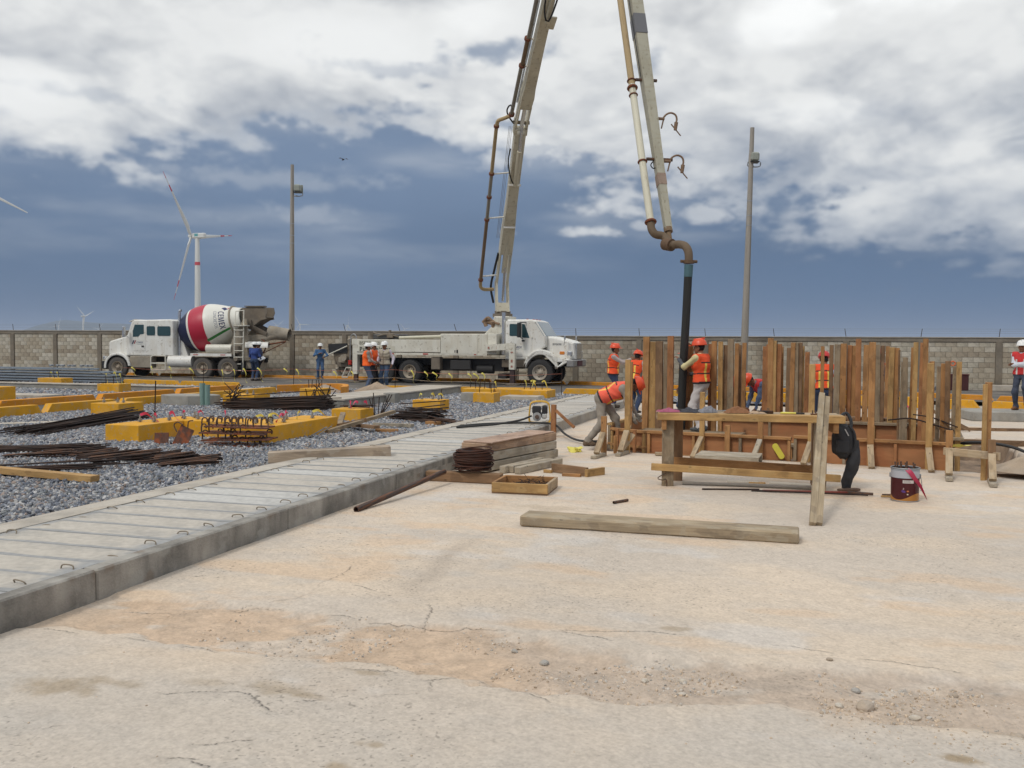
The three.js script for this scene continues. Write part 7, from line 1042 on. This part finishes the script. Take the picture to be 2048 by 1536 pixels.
{ // right edge: boards, hoses, tin box and shovel by the wall, concrete base
  solo('ground_timber', bar(V(6.5, 0.05, -16.9), V(12.5, 0.05, -15.2), 0.10, 0.10, V(0, 1, 0)), W_BROWN, 'long brown timber lying on the ground at the right edge', 'timber'); solo('ground_timber', bar(V(7.8, 0.03, -19.6), V(12.6, 0.03, -19.0), 0.06, 0.06, V(0, 1, 0)), W_BROWN, 'thinner brown timber lying in front of the concrete base', 'timber');
  { const t = thing('timber_trestle', 'small timber stake frame with a sloping board beside the formwork', 'trestle', V(8.6, 0, -19.4), -0.3); part(t, 'stake', cbox(0.07, 0.55, 0.05, 0.004, 0.0, 0.28, 0), W_PALE); part(t, 'stake', cbox(0.06, 0.5, 0.05, 0.004, -0.22, 0.25, 0), W_ORANGE); part(t, 'sloping_board', bar([0.05, 0.5, 0.02], [0.95, 0.03, 0.05], 0.07, 0.04), W_BROWN); part(t, 'ribbon', ribbon([[-0.25, 0.5, 0.04], [-0.35, 0.46, 0.06], [-0.32, 0.35, 0.06], [-0.4, 0.3, 0.05]], 0.05), PINK); }
  solo('concrete_slab', cbox(3.6, 0.22, 1.5, 0.015), CONC, 'low grey concrete base under the white-helmet man', 'concrete base', V(12.85, 0.11, -22.4), -0.15);
  solo('rubber_hose', tube([V(6.35, 0.25, -13.6), V(6.65, 0.36, -13.3), V(7.0, 0.34, -12.9), V(7.25, 0.2, -12.6), V(7.45, 0.05, -12.4), V(7.9, 0.03, -12.3)], 0.022, 40, 8), BLACK, 'black rubber hose arching out of the pit at the right', 'hose'); solo('rubber_hose', tube([V(7.15, 0.02, -12.4), V(7.6, 0.2, -13.0), V(8.3, 0.85, -14.2), V(8.7, 0.95, -14.8), V(8.9, 0.6, -15.2), V(8.7, 0.2, -15.0), V(8.3, 0.06, -14.2), V(9.2, 0.04, -13.4)], 0.022, 60, 8), BLACK, 'coiled black hose cut by the right picture edge', 'hose');
  solo('yellow_rag', ribbon([[-0.12, 0, 0], [-0.04, 0.05, 0.03], [0.03, 0.01, 0.05], [0.12, 0.03, 0.02]], 0.08), YRIB, 'crumpled yellow plastic on the rail right of the formwork', 'plastic bag', V(6.15, 0.36, -12.7), 0.5).scale.set(1.8, 0.5, 1);
  { const t = sthing('tin_box', 'dark red sheet metal box standing against the block wall', 'tin box', 6.35, 40.2, 0.08); part(t, 'body', cbox(0.95, 0.6, 0.6, 0.02, 0, 0.3, 0), std([0.06, 0.012, 0.012], 0.6)); part(t, 'lid', cbox(0.99, 0.05, 0.64, 0.01, 0, 0.62, 0), std([0.08, 0.016, 0.015], 0.6)); }
  { const t = sthing('shovel', 'shovel with an orange grip leaning by the dark red box', 'shovel', 6.0, 39.2, 0.1); part(t, 'shaft', rod([-0.35, 0.15, 0], [0.12, 0.95, -0.25], 0.02), W_PALE); part(t, 'grip', merge([new THREE.TorusGeometry(0.085, 0.022, 8, 18).translate(0.17, 1.05, -0.27)]), std([0.75, 0.13, 0.02], 0.5)); part(t, 'blade', box(0.22, 0.3, 0.02, -0.42, 0.05, 0.03, 0.3, 0, -0.5), STEEL); }
  solo('ledge', cbox(3.4, 0.22, 0.5, 0.01), CONC_PALE, 'pale concrete ledge at the foot of the wall, right edge', 'ledge', site(9.3, 40.4, 0.19), -TH);
  solo('sandal', extr(rrect(-0.13, -0.045, 0.13, 0.045, 0.04), 0.022, 0.006), std([0.6, 0.52, 0.06], 0.7), 'yellow sandal hung on the plywood front panel', 'sandal', fpos(2.12, -0.06, 0.14), FTURN).rotation.z = -1.0;
}

// ---------------------------------------------------------------- people
const sub = (a, b) => [a[0] - b[0], a[1] - b[1], a[2] - b[2]], add = (a, b, k = 1) => [a[0] + b[0] * k, a[1] + b[1] * k, a[2] + b[2] * k], dot = (a, b) => a[0] * b[0] + a[1] * b[1] + a[2] * b[2], len = (a) => Math.sqrt(dot(a, a)), nrm = (a) => { const l = len(a) || 1; return [a[0] / l, a[1] / l, a[2] / l]; }, crs = (a, b) => [a[1] * b[2] - a[2] * b[1], a[2] * b[0] - a[0] * b[2], a[0] * b[1] - a[1] * b[0]];
// distance to a tapered capsule
function cap(p, a, b, ra, rb) { const ba = sub(b, a), pa = sub(p, a), h = clamp(dot(pa, ba) / (dot(ba, ba) || 1e-9)), q = [pa[0] - ba[0] * h, pa[1] - ba[1] * h, pa[2] - ba[2] * h]; return len(q) - mix(ra, rb, h); }
const smin = (a, b, k) => { const h = Math.max(k - Math.abs(a - b), 0) / k; return Math.min(a, b) - h * h * k * 0.25; };
// surface nets over a box; f = signed distance, colour = [r, g, b] at a point
function netMesh(lo, hi, c, f, colour) {
  const n = [0, 1, 2].map((k) => Math.max(2, Math.ceil((hi[k] - lo[k]) / c) + 1)), F = new Float32Array(n[0] * n[1] * n[2]), at = (i, j, k) => (k * n[1] + j) * n[0] + i;
  for (let k = 0; k < n[2]; k++) for (let j = 0; j < n[1]; j++) for (let i = 0; i < n[0]; i++) F[at(i, j, k)] = f([lo[0] + i * c, lo[1] + j * c, lo[2] + k * c]);
  const id = new Int32Array(F.length).fill(-1), pos = [], idx = [];
  for (let k = 0; k < n[2] - 1; k++) for (let j = 0; j < n[1] - 1; j++) for (let i = 0; i < n[0] - 1; i++) {
    let m = 0; const v = []; for (let q = 0; q < 8; q++) { const x = F[at(i + (q & 1), j + (q >> 1 & 1), k + (q >> 2))]; v.push(x); if (x < 0) m |= 1 << q; }
    if (m === 0 || m === 255) continue;
    let sx = 0, sy = 0, sz = 0, s = 0; for (let q = 0; q < 8; q++) for (const b of [1, 2, 4]) { if (q & b) continue; const r = q | b; if ((v[q] < 0) === (v[r] < 0)) continue; const t = v[q] / (v[q] - v[r]); sx += (q & 1) + (b === 1 ? t : 0); sy += (q >> 1 & 1) + (b === 2 ? t : 0); sz += (q >> 2) + (b === 4 ? t : 0); s++; }
    id[at(i, j, k)] = pos.length / 3; pos.push(lo[0] + (i + sx / s) * c, lo[1] + (j + sy / s) * c, lo[2] + (k + sz / s) * c);
  }
  const quad = (a, b, cc, d, flip) => { if (a < 0 || b < 0 || cc < 0 || d < 0) return; flip ? idx.push(a, cc, b, a, d, cc) : idx.push(a, b, cc, a, cc, d); };
  for (let k = 1; k < n[2] - 1; k++) for (let j = 1; j < n[1] - 1; j++) for (let i = 1; i < n[0] - 1; i++) {
    const v = F[at(i, j, k)] < 0;
    if (v !== F[at(i + 1, j, k)] < 0) quad(id[at(i, j - 1, k - 1)], id[at(i, j, k - 1)], id[at(i, j, k)], id[at(i, j - 1, k)], !v);
    if (v !== F[at(i, j + 1, k)] < 0) quad(id[at(i - 1, j, k - 1)], id[at(i - 1, j, k)], id[at(i, j, k)], id[at(i, j, k - 1)], !v);
    if (v !== F[at(i, j, k + 1)] < 0) quad(id[at(i - 1, j - 1, k)], id[at(i, j - 1, k)], id[at(i, j, k)], id[at(i - 1, j, k)], !v);
  }
  const col = []; for (let i = 0; i < pos.length; i += 3) { const k = 0.78 + 0.44 * fbm(pos[i] * 11 + 40, pos[i + 1] * 11 + pos[i + 2] * 7 + 20, 3); col.push(...colour([pos[i], pos[i + 1], pos[i + 2]]).map((v) => v * k)); }
  const g = new THREE.BufferGeometry(); g.setAttribute('position', new THREE.Float32BufferAttribute(pos, 3)); g.setAttribute('color', new THREE.Float32BufferAttribute(col, 3)); g.setIndex(idx); g.computeVertexNormals(); return g;
}
const PEOPLE_M = std([1, 1, 1], 0.88); PEOPLE_M.vertexColors = true;
// head about 0.225 m tall, origin at the base of the skull, face towards +z
const SKIN = [0.235, 0.115, 0.065], HAIR = [0.012, 0.010, 0.009];
const ell = (p, c, r) => { const q = [(p[0] - c[0]) / r[0], (p[1] - c[1]) / r[1], (p[2] - c[2]) / r[2]], k = len(q); return (k - 1) * Math.min(...r); };
function headField(p) {
  let d = ell(p, [0, 0.125, -0.012], [0.076, 0.098, 0.095]); d = smin(d, ell(p, [0, 0.062, 0.022], [0.058, 0.066, 0.068]), 0.04); d = smin(d, ell(p, [0, 0.022, 0.056], [0.026, 0.02, 0.022]), 0.03);
  d = smin(d, cap(p, [0, 0.112, 0.082], [0, 0.078, 0.103], 0.010, 0.016), 0.014); for (const s of [-1, 1]) { d = smin(d, ell(p, [s * 0.078, 0.09, -0.008], [0.012, 0.032, 0.02]), 0.008); d = smin(d, cap(p, [s * 0.012, 0.128, 0.084], [s * 0.05, 0.126, 0.066], 0.010, 0.008), 0.014); const e = ell(p, [s * 0.031, 0.108, 0.094], [0.017, 0.011, 0.014]); d = -smin(-d, e, 0.01); }
  d = smin(d, cap(p, [-0.02, 0.05, 0.078], [0.02, 0.05, 0.078], 0.009, 0.009), 0.008); return d;
}
const headG = netMesh([-0.11, -0.02, -0.13], [0.11, 0.25, 0.14], 0.0055, headField, (p) => {
  for (const s of [-1, 1]) { if (Math.hypot((p[0] - s * 0.031) / 1.5, p[1] - 0.109) < 0.0075 && p[2] > 0.06) return [0.02, 0.015, 0.012]; if (p[2] > 0.06 && Math.abs(p[1] - 0.131) < 0.006 && Math.abs(Math.abs(p[0]) - 0.032) < 0.02) return HAIR; }
  if (p[2] > 0.06 && Math.abs(p[1] - 0.05) < 0.004 && Math.abs(p[0]) < 0.022) return [0.10, 0.035, 0.025];
  const hair = p[1] > 0.155 - 0.0 * p[2] || (p[2] < -0.005 && p[1] > 0.045 && !(Math.abs(p[0]) > 0.078)) ; return hair && p[2] < 0.075 ? HAIR : SKIN;
});
// right hand: wrist at origin, fingers along +y, palm towards +z, thumb on -x
function handField(p) {
  let d = Math.max(ell(p, [0, 0.048, 0], [0.042, 0.055, 0.017]), -1); d = smin(d, cap(p, [-0.02, 0.02, 0.004], [-0.03, 0.05, 0.012], 0.016, 0.012), 0.012); d = smin(d, cap(p, [0, -0.03, 0], [0, 0.02, 0], 0.024, 0.024), 0.02);
  const fing = [[-0.029, 0.088, 0.036, 0.024, 0.020], [-0.010, 0.095, 0.041, 0.027, 0.022], [0.010, 0.090, 0.037, 0.025, 0.021], [0.028, 0.080, 0.028, 0.019, 0.017]];
  for (const [x, y, l1, l2, l3] of fing) { const a = [x, y - 0.016, 0], b = [x * 1.08, y + l1 * 0.9, 0.010], c = [x * 1.08, y + l1 * 0.9 + l2 * 0.75, 0.026], e = [x * 1.06, y + l1 * 0.9 + l2 * 0.75 + l3 * 0.35, 0.042]; d = Math.min(d, cap(p, a, b, 0.0095, 0.0088), cap(p, b, c, 0.0088, 0.008), cap(p, c, e, 0.008, 0.0068)); }
  d = smin(d, Math.min(cap(p, [-0.034, 0.03, 0.008], [-0.056, 0.062, 0.020], 0.012, 0.0105), cap(p, [-0.056, 0.062, 0.020], [-0.056, 0.092, 0.030], 0.0105, 0.008)), 0.006); return d;
}
const handOf = (c) => netMesh([-0.08, -0.06, -0.03], [0.06, 0.175, 0.065], 0.005, handField, () => c);
const handSkin = handOf(SKIN), handGlove = handOf([0.30, 0.27, 0.22]);
function ik(root, target, l1, l2, hint) { let d = sub(target, root), L = len(d); const m = (l1 + l2) * 0.998; if (L > m) { target = add(root, d, m / L); d = sub(target, root); L = m; } const u = nrm(d), x = (l1 * l1 - l2 * l2 + L * L) / (2 * L), h = Math.sqrt(Math.max(0, l1 * l1 - x * x)); let v = sub(hint, [u[0] * dot(hint, u), u[1] * dot(hint, u), u[2] * dot(hint, u)]); v = nrm(v); return [[root[0] + u[0] * x + v[0] * h, root[1] + u[1] * x + v[1] * h, root[2] + u[2] * x + v[2] * h], target]; }
/* o: label, pos, turn, s (scale), ph (pelvis height), px/pz, lean (forward bend), side, twist, head [pitch, yaw], lh/rh wrist targets, lf/rf ankle targets,
   shirt, sleeve (forearm) , trousers, boots, vest [colour, stripe, edge], helmet colour, cap */
const helmetG = merge([lathe([[0, 0.118], [0.04, 0.114], [0.085, 0.092], [0.112, 0.055], [0.121, 0.01], [0.128, -0.004], [0.125, -0.012], [0.112, -0.006], [0.104, 0.01], [0.0, 0.02]], 28), xf(new THREE.CylinderGeometry(0.118, 0.128, 0.010, 24, 1, false, -1.0, 2.0), 0, -0.006, 0.045), xf(cbox(0.022, 0.02, 0.19, 0.006), 0, 0.108, -0.005, 0.06)]); helmetG.scale(1, 1.05, 1.16);
const HELM = {}; const helmM = (k, c) => HELM[k] ??= std(c, 0.38);
function person(o) {
  const g = thing('person', o.label, 'person', o.pos, o.turn ?? 0, o.group); g.scale.setScalar(o.s ?? 1);
  const ph = o.ph ?? 0.90, P = [o.px ?? 0, ph, o.pz ?? 0], lean = o.lean ?? 0.04, sd = o.side ?? 0, up = nrm([sd, Math.cos(lean), Math.sin(lean)]), tw = o.twist ?? 0, right0 = [Math.cos(tw), 0, -Math.sin(tw)], right = nrm(sub(right0, [up[0] * dot(right0, up), up[1] * dot(right0, up), up[2] * dot(right0, up)])), fwd = crs(right, up);
  const at = (x, y, z) => [P[0] + right[0] * x + up[0] * y + fwd[0] * z, P[1] + right[1] * x + up[1] * y + fwd[1] * z, P[2] + right[2] * x + up[2] * y + fwd[2] * z];
  const chest = at(0, 0.33, 0.0), neck = at(0, 0.50, 0.0), waist = at(0, 0.12, 0), sh = [-1, 1].map((s) => at(s * 0.175, 0.455, 0)), hip = [-1, 1].map((s) => [P[0] + right0[0] * s * 0.085, P[1] - 0.03, P[2] + right0[2] * s * 0.085]);
  // the person's left is +x when facing +z
  const hands = [o.rh ?? [-0.27, ph - 0.06, 0.06], o.lh ?? [0.27, ph - 0.06, 0.06]], feet = [o.rf ?? [-0.10, 0.085, 0], o.lf ?? [0.10, 0.085, 0.02]], hints = [o.reh ?? [-0.5, -0.3, -1], o.leh ?? [0.5, -0.3, -1]];
  const arms = [0, 1].map((i) => ik(sh[i], hands[i], 0.285, 0.255, hints[i])), legs = [0, 1].map((i) => ik(hip[i], feet[i], 0.425, 0.405, o.kh ?? [i ? 0.12 : -0.12, 0, 1]));
  const ft = o.foot ?? [0, 0]; const toes = [0, 1].map((i) => { const a = legs[i][1], t = ft[i]; return [a[0] + (i ? 0.03 : -0.03), a[1] - 0.045, a[2] + 0.15]; }), heels = [0, 1].map((i) => [legs[i][1][0], legs[i][1][1] - 0.045, legs[i][1][2] - 0.04]);
  const torso = [[P, waist, 0.128, 0.122], [waist, chest, 0.122, 0.14], [chest, at(0, 0.43, 0), 0.14, 0.10], [add(hip[0], [0, 0.03, 0]), add(hip[1], [0, 0.03, 0]), 0.108, 0.108], [at(-0.06, 0.34, 0.01), at(0.06, 0.34, 0.01), 0.122, 0.122], [sh[0], sh[1], 0.072, 0.072]];
  const T = o.trousers, S = o.shirt, FA = o.sleeve ?? S, B = o.boots ?? [0.05, 0.035, 0.025];
  const bones = [...torso.slice(0, 1).map((b) => [...b, T]), ...torso.slice(1, 3).map((b) => [...b, S]), [...torso[3], T], [...torso[4], S], [...torso[5], S], [at(0, 0.43, 0), at(0, 0.56, 0.015), 0.056, 0.05, SKIN]];
  for (const i of [0, 1]) { bones.push([sh[i], arms[i][0], 0.060, 0.050, S], [arms[i][0], arms[i][1], 0.047, 0.034, FA], [hip[i], legs[i][0], 0.092, 0.07, T], [legs[i][0], add(legs[i][1], [0, 0.02, 0]), 0.068, 0.058, T], [heels[i], toes[i], 0.042, 0.036, B], [legs[i][1], heels[i], 0.05, 0.046, B]); }
  let lo = [9, 9, 9], hi = [-9, -9, -9]; for (const [a, b, ra, rb] of bones) for (const [q, r] of [[a, ra], [b, rb]]) for (let k = 0; k < 3; k++) { lo[k] = Math.min(lo[k], q[k] - r - 0.05); hi[k] = Math.max(hi[k], q[k] + r + 0.05); }
  const seed = (o.pos.x * 7.3 + 100) % 90, fold = (p) => (fbm(p[0] * 9 + seed, p[1] * 14 + p[2] * 8 + seed, 2) - 0.5) * 0.030;
  const near = bones.map(([a, b, ra, rb]) => [(a[0] + b[0]) / 2, (a[1] + b[1]) / 2, (a[2] + b[2]) / 2, len(sub(a, b)) / 2 + Math.max(ra, rb)]);
  const field = (p) => { let d = 0.4; for (let i = 0; i < bones.length; i++) { const q = near[i], e = Math.sqrt((p[0] - q[0]) ** 2 + (p[1] - q[1]) ** 2 + (p[2] - q[2]) ** 2) - q[3]; if (e > 0.09) { if (e < d) d = Math.min(d, e); continue; } const b = bones[i]; d = smin(d, cap(p, b[0], b[1], b[2], b[3]), 0.05); } return d > 0.05 || d < -0.05 ? d : d + fold(p); };
  const colour = (p) => { let best = 9, c = S; for (const b of bones) { const d = cap(p, b[0], b[1], b[2], b[3]); if (d < best) { best = d; c = b[4]; } } const q = sub(p, P), t = dot(q, up); if (c === T && t > 0.07 && len(sub(p, P)) < 0.35) c = S; if (c === S && t < 0.04 && t > -0.15 && len(q) < 0.3) c = T; return c; };
  const body = netMesh(lo, hi, o.cell ?? 0.015, field, colour), geos = [body];
  // head and hands joined to the same mesh
  const hp = at(0, 0.545, 0.02), hq = new THREE.Matrix4().makeBasis(V(...right), V(...up), V(...fwd)), hd = M4().makeRotationFromEuler(new THREE.Euler(o.head?.[0] ?? 0.05, o.head?.[1] ?? 0, 0, 'YXZ')), headM = M4().makeTranslation(...hp).multiply(hq).multiply(hd);
  geos.push(headG.clone().applyMatrix4(headM));
  for (const i of [0, 1]) {
    const w = arms[i][1], d = nrm(sub(w, arms[i][0])); let pz = i ? (o.lpalm ?? [-1, 0, 0.3]) : (o.rpalm ?? [1, 0, 0.3]); pz = nrm(sub(pz, [d[0] * dot(pz, d), d[1] * dot(pz, d), d[2] * dot(pz, d)])); const x = crs(d, pz), m = M4().makeBasis(V(...x), V(...d), V(...pz)).setPosition(...w), h = (o.gloves ? handGlove : handSkin).clone(); if (i === 0) { h.scale(-1, 1, 1); const id = h.index.array; for (let k = 0; k < id.length; k += 3) { const q = id[k]; id[k] = id[k + 1]; id[k + 1] = q; } } h.applyMatrix4(m); h.computeVertexNormals(); geos.push(h);
  }
  part(g, 'body', mergeGeometries(geos.map((q) => { for (const k of Object.keys(q.attributes)) if (!['position', 'normal', 'color'].includes(k)) q.deleteAttribute(k); return q; }), false), PEOPLE_M);
  if (o.helmet) { const hm = part(g, 'helmet', helmetG, helmM(o.helmet.join(), o.helmet)); headM.clone().multiply(M4().makeTranslation(0, 0.158, -0.008)).multiply(M4().makeRotationX(-0.06)).decompose(hm.position, hm.quaternion, hm.scale); }
  if (o.vest) {
    const [vc, stripe, edge] = o.vest, tor = torso.map((b) => b), vf = (p) => { let d = 9; for (const b of tor) d = smin(d, cap(p, b[0], b[1], b[2], b[3]), 0.05); const q = sub(p, P), t = dot(q, up), x = dot(q, right), z = dot(q, fwd); d = d - 0.020 + (d > -0.06 ? fold(p) * 0.7 : 0); d = Math.max(d, -0.02 - t, t - 0.535, Math.abs(x) - 0.215); const neckD = 0.075 - Math.hypot(x, z - 0.02); if (t > 0.42) d = Math.max(d, neckD); return d; };
    const vcol = (p) => { const q = sub(p, P), t = dot(q, up), x = dot(q, right), z = dot(q, fwd); if (edge) { if (t < 0.015 || Math.abs(t - 0.17) < 0.012 || (Math.abs(t - 0.37) < 0.011 && Math.abs(x) < 0.17)) return edge;  if (z > 0.08 && Math.abs(x) < 0.012) return edge; } if (stripe && Math.abs(Math.abs(x) - 0.085) < 0.021 && t < 0.36) return stripe; return vc; };
    let l2 = [9, 9, 9], h2 = [-9, -9, -9]; for (const [a, b, ra, rb] of tor) for (const [q, r] of [[a, ra], [b, rb]]) for (let k = 0; k < 3; k++) { l2[k] = Math.min(l2[k], q[k] - r - 0.06); h2[k] = Math.max(h2[k], q[k] + r + 0.06); }
    part(g, 'vest', netMesh(l2, h2, 0.0125, vf, vcol), PEOPLE_M);
  }
  return { g, headM, at };
}
{
  const OR = [0.80, 0.085, 0.02], ORP = [0.85, 0.13, 0.075], RED = [0.55, 0.035, 0.035], YS = [0.78, 0.55, 0.10], BK = [0.02, 0.018, 0.02], HO = [0.72, 0.075, 0.02], HW = [0.78, 0.78, 0.76], HR = [0.55, 0.03, 0.025], JEAN = [0.028, 0.045, 0.095], JEANL = [0.07, 0.10, 0.17], GREYP = [0.27, 0.235, 0.195], KHAKI = [0.28, 0.225, 0.15];
  const at = (px, d, y) => V((px - 1024) / 1849 * d, y, -d);
  person({ label: 'worker in orange vest and pale trousers holding the black pump hose', pos: V(3.52, 0.15, -17.15), turn: -2.25, s: 1.0, lean: 0.05, side: 0.0, lh: [0.10, 1.32, 0.42], leh: [0.6, -0.9, 0], lpalm: [-0.5, 0, 1], rh: [-0.20, 1.05, 0.33], shirt: [0.60, 0.52, 0.28], sleeve: [0.075, 0.08, 0.09], trousers: [0.56, 0.52, 0.50], boots: [0.08, 0.085, 0.09], vest: [OR, YS, BK], helmet: HO, rf: [-0.12, 0.085, 0.03], lf: [0.12, 0.085, -0.03], head: [0.08, 0.2], cell: 0.013 });
  person({ label: 'worker in grey clothes and orange vest bending over the formwork', pos: V(1.62, 0.0, -15.9), turn: 1.35, s: 0.95, ph: 0.86, pz: -0.08, lean: 1.12, rf: [-0.13, 0.085, -0.30], lf: [0.12, 0.085, 0.22], rh: [-0.16, 0.40, 0.55], lh: [0.14, 0.48, 0.58], reh: [-0.3, -0.2, -1], shirt: [0.30, 0.26, 0.22], trousers: GREYP, vest: [ORP, YS, BK], helmet: HO, head: [0.2, 0.0], boots: [0.12, 0.08, 0.05], gloves: true });
  person({ label: 'worker in orange helmet standing sideways, arms out, left of the formwork', pos: at(1226, 24.6, 0.08), turn: 1.45, s: 1.0, rh: [-0.10, 1.30, 0.46], lh: [0.12, 1.28, 0.48], shirt: [0.40, 0.34, 0.32], trousers: JEAN, vest: [OR, YS, BK], helmet: HO });
  person({ label: 'worker in orange helmet with head bowed beside the left planks', pos: at(1266, 23.0, 0.05), turn: 2.4, s: 0.96, lean: 0.3, ph: 0.86, shirt: [0.5, 0.44, 0.40], trousers: JEAN, vest: [OR, YS, BK], helmet: HO, rh: [-0.2, 0.85, 0.4], lh: [0.2, 0.85, 0.4] });
  person({ label: 'worker mostly hidden behind the black hose, orange helmet just showing', pos: at(1376, 20.5, -0.05), turn: -1.3, s: 1.02, shirt: [0.3, 0.25, 0.22], trousers: JEAN, vest: [OR, YS, BK], helmet: HO });
  person({ label: 'worker in orange helmet and blue shirt stooping between the planks', pos: at(1540, 20.0, -0.12), turn: -1.35, s: 1.0, ph: 0.82, pz: -0.1, lean: 1.05, rf: [-0.14, 0.085, -0.22], lf: [0.14, 0.085, 0.25], rh: [-0.15, 0.5, 0.45], lh: [0.15, 0.45, 0.42], shirt: [0.10, 0.14, 0.24], trousers: JEANL, vest: [RED, YS, BK], helmet: HO, head: [0.1, 0] });
  person({ label: 'worker crouching low in red, left of the stooping blue shirt', pos: at(1482, 20.5, -0.05), turn: -0.8, s: 0.98, ph: 0.36, lean: 0.45, rf: [-0.14, 0.085, 0.12], lf: [0.14, 0.085, 0.16], rh: [-0.15, 0.35, 0.42], lh: [0.15, 0.38, 0.42], shirt: [0.08, 0.05, 0.05], trousers: [0.03, 0.03, 0.035], vest: [OR, YS, BK], helmet: HO });
  person({ label: 'worker seen from behind in red helmet, legs apart, in the formwork', pos: at(1648, 20.0, -0.1), turn: 2.85, s: 1.05, ph: 0.86, lean: 0.22, rf: [-0.30, 0.085, 0.05], lf: [0.24, 0.085, 0.0], rh: [-0.33, 0.92, 0.12], lh: [0.3, 1.0, 0.3], shirt: [0.36, 0.40, 0.52], trousers: JEAN, vest: [OR, YS, BK], helmet: HR });
  person({ label: 'worker in orange vest glimpsed between the right planks', pos: at(1752, 21.0, 0.0), turn: 1.7, s: 1.0, shirt: [0.10, 0.08, 0.10], trousers: KHAKI, vest: [OR, YS, BK], helmet: HR, rh: [-0.22, 1.0, 0.3], lh: [0.22, 1.0, 0.3] });
  person({ label: 'man in white helmet and red vest with folded arms at right edge', pos: at(2044, 22.6, 0.22), turn: -0.75, s: 1.0, rh: [0.10, 1.16, 0.17], lh: [-0.10, 1.12, 0.19], reh: [-0.8, -0.5, 0.1], leh: [0.8, -0.5, 0.1], shirt: [0.58, 0.62, 0.68], trousers: [0.045, 0.055, 0.085], vest: [RED, [0.6, 0.6, 0.58], null], helmet: HW, boots: [0.16, 0.07, 0.03], rf: [-0.12, 0.085, -0.02], lf: [0.16, 0.2, 0.16] });
  const G3 = 'three men talking in front of the pump truck', G2 = 'men in blue by the mixer';
  person({ label: 'man in white helmet and orange vest, left of the talking three', pos: at(733, 33.0, 0.1), turn: 1.9, s: 0.98, shirt: [0.30, 0.27, 0.24], trousers: JEANL, vest: [[0.90, 0.14, 0.02], null, null], helmet: HW, rh: [-0.10, 1.0, 0.30], lh: [0.06, 1.02, 0.32], group: G3 });
  person({ label: 'man in white helmet and orange vest, middle of the talking three', pos: at(745, 33.8, 0.1), turn: 1.2, s: 1.0, shirt: [0.5, 0.45, 0.45], trousers: [0.012, 0.012, 0.016], vest: [[0.88, 0.12, 0.02], null, null], helmet: HW, rh: [-0.2, 0.92, 0.25], lh: [0.22, 0.92, 0.2], group: G3 });
  person({ label: 'man in white helmet, white shirt and beige vest facing the others', pos: at(770, 33.4, 0.1), turn: -0.35, s: 1.02, shirt: [0.62, 0.58, 0.66], trousers: [0.05, 0.085, 0.15], vest: [[0.40, 0.36, 0.28], null, [0.12, 0.10, 0.09]], helmet: HW, rh: [-0.3, 0.88, 0.06], lh: [0.3, 0.9, 0.05], group: G3 });
  person({ label: 'man in blue overalls and white helmet beside the pump hopper', pos: at(640, 43.6, 0.1), turn: 0.25, s: 0.98, shirt: [0.055, 0.13, 0.26], trousers: [0.05, 0.10, 0.20], helmet: HW, rh: [-0.06, 1.22, 0.22], lh: [0.2, 1.05, 0.26], reh: [-0.8, -0.6, 0], leh: [0.8, -0.6, 0] });
  person({ label: 'man in blue work clothes with back turned behind the mixer', pos: at(508, 40.6, 0.1), turn: 2.9, s: 1.0, shirt: [0.03, 0.06, 0.22], sleeve: [0.12, 0.17, 0.30], trousers: [0.03, 0.05, 0.10], helmet: HW, rh: [-0.2, 0.95, 0.26], lh: [0.2, 0.95, 0.28], group: G2 });
  const pr = person({ label: 'man in dark clothes holding white papers behind the mixer', pos: at(519, 41.2, 0.1), turn: -1.0, s: 1.0, shirt: [0.05, 0.06, 0.12], trousers: [0.015, 0.015, 0.02], helmet: HW, rh: [-0.12, 1.0, 0.32], lh: [0.12, 1.02, 0.30], group: G2 });
  const pp = solo('paper_sheets', merge([box(0.22, 0.012, 0.30, 0, 0, 0), box(0.2, 0.008, 0.28, 0.02, 0.012, 0.01, 0, 0.1, 0)]), std([0.78, 0.78, 0.78], 0.8), 'white paper sheets held by the man behind the mixer', 'papers', at(523, 40.85, 1.08), -1.0); pp.rotation.set(0.6, -0.8, 0);
}

// ---------------------------------------------------------------- shadows on for every mesh, then draw
scene.traverse((o) => { if (o.isMesh) { o.castShadow = true; o.receiveShadow = true; } });
renderer.render(scene, camera);
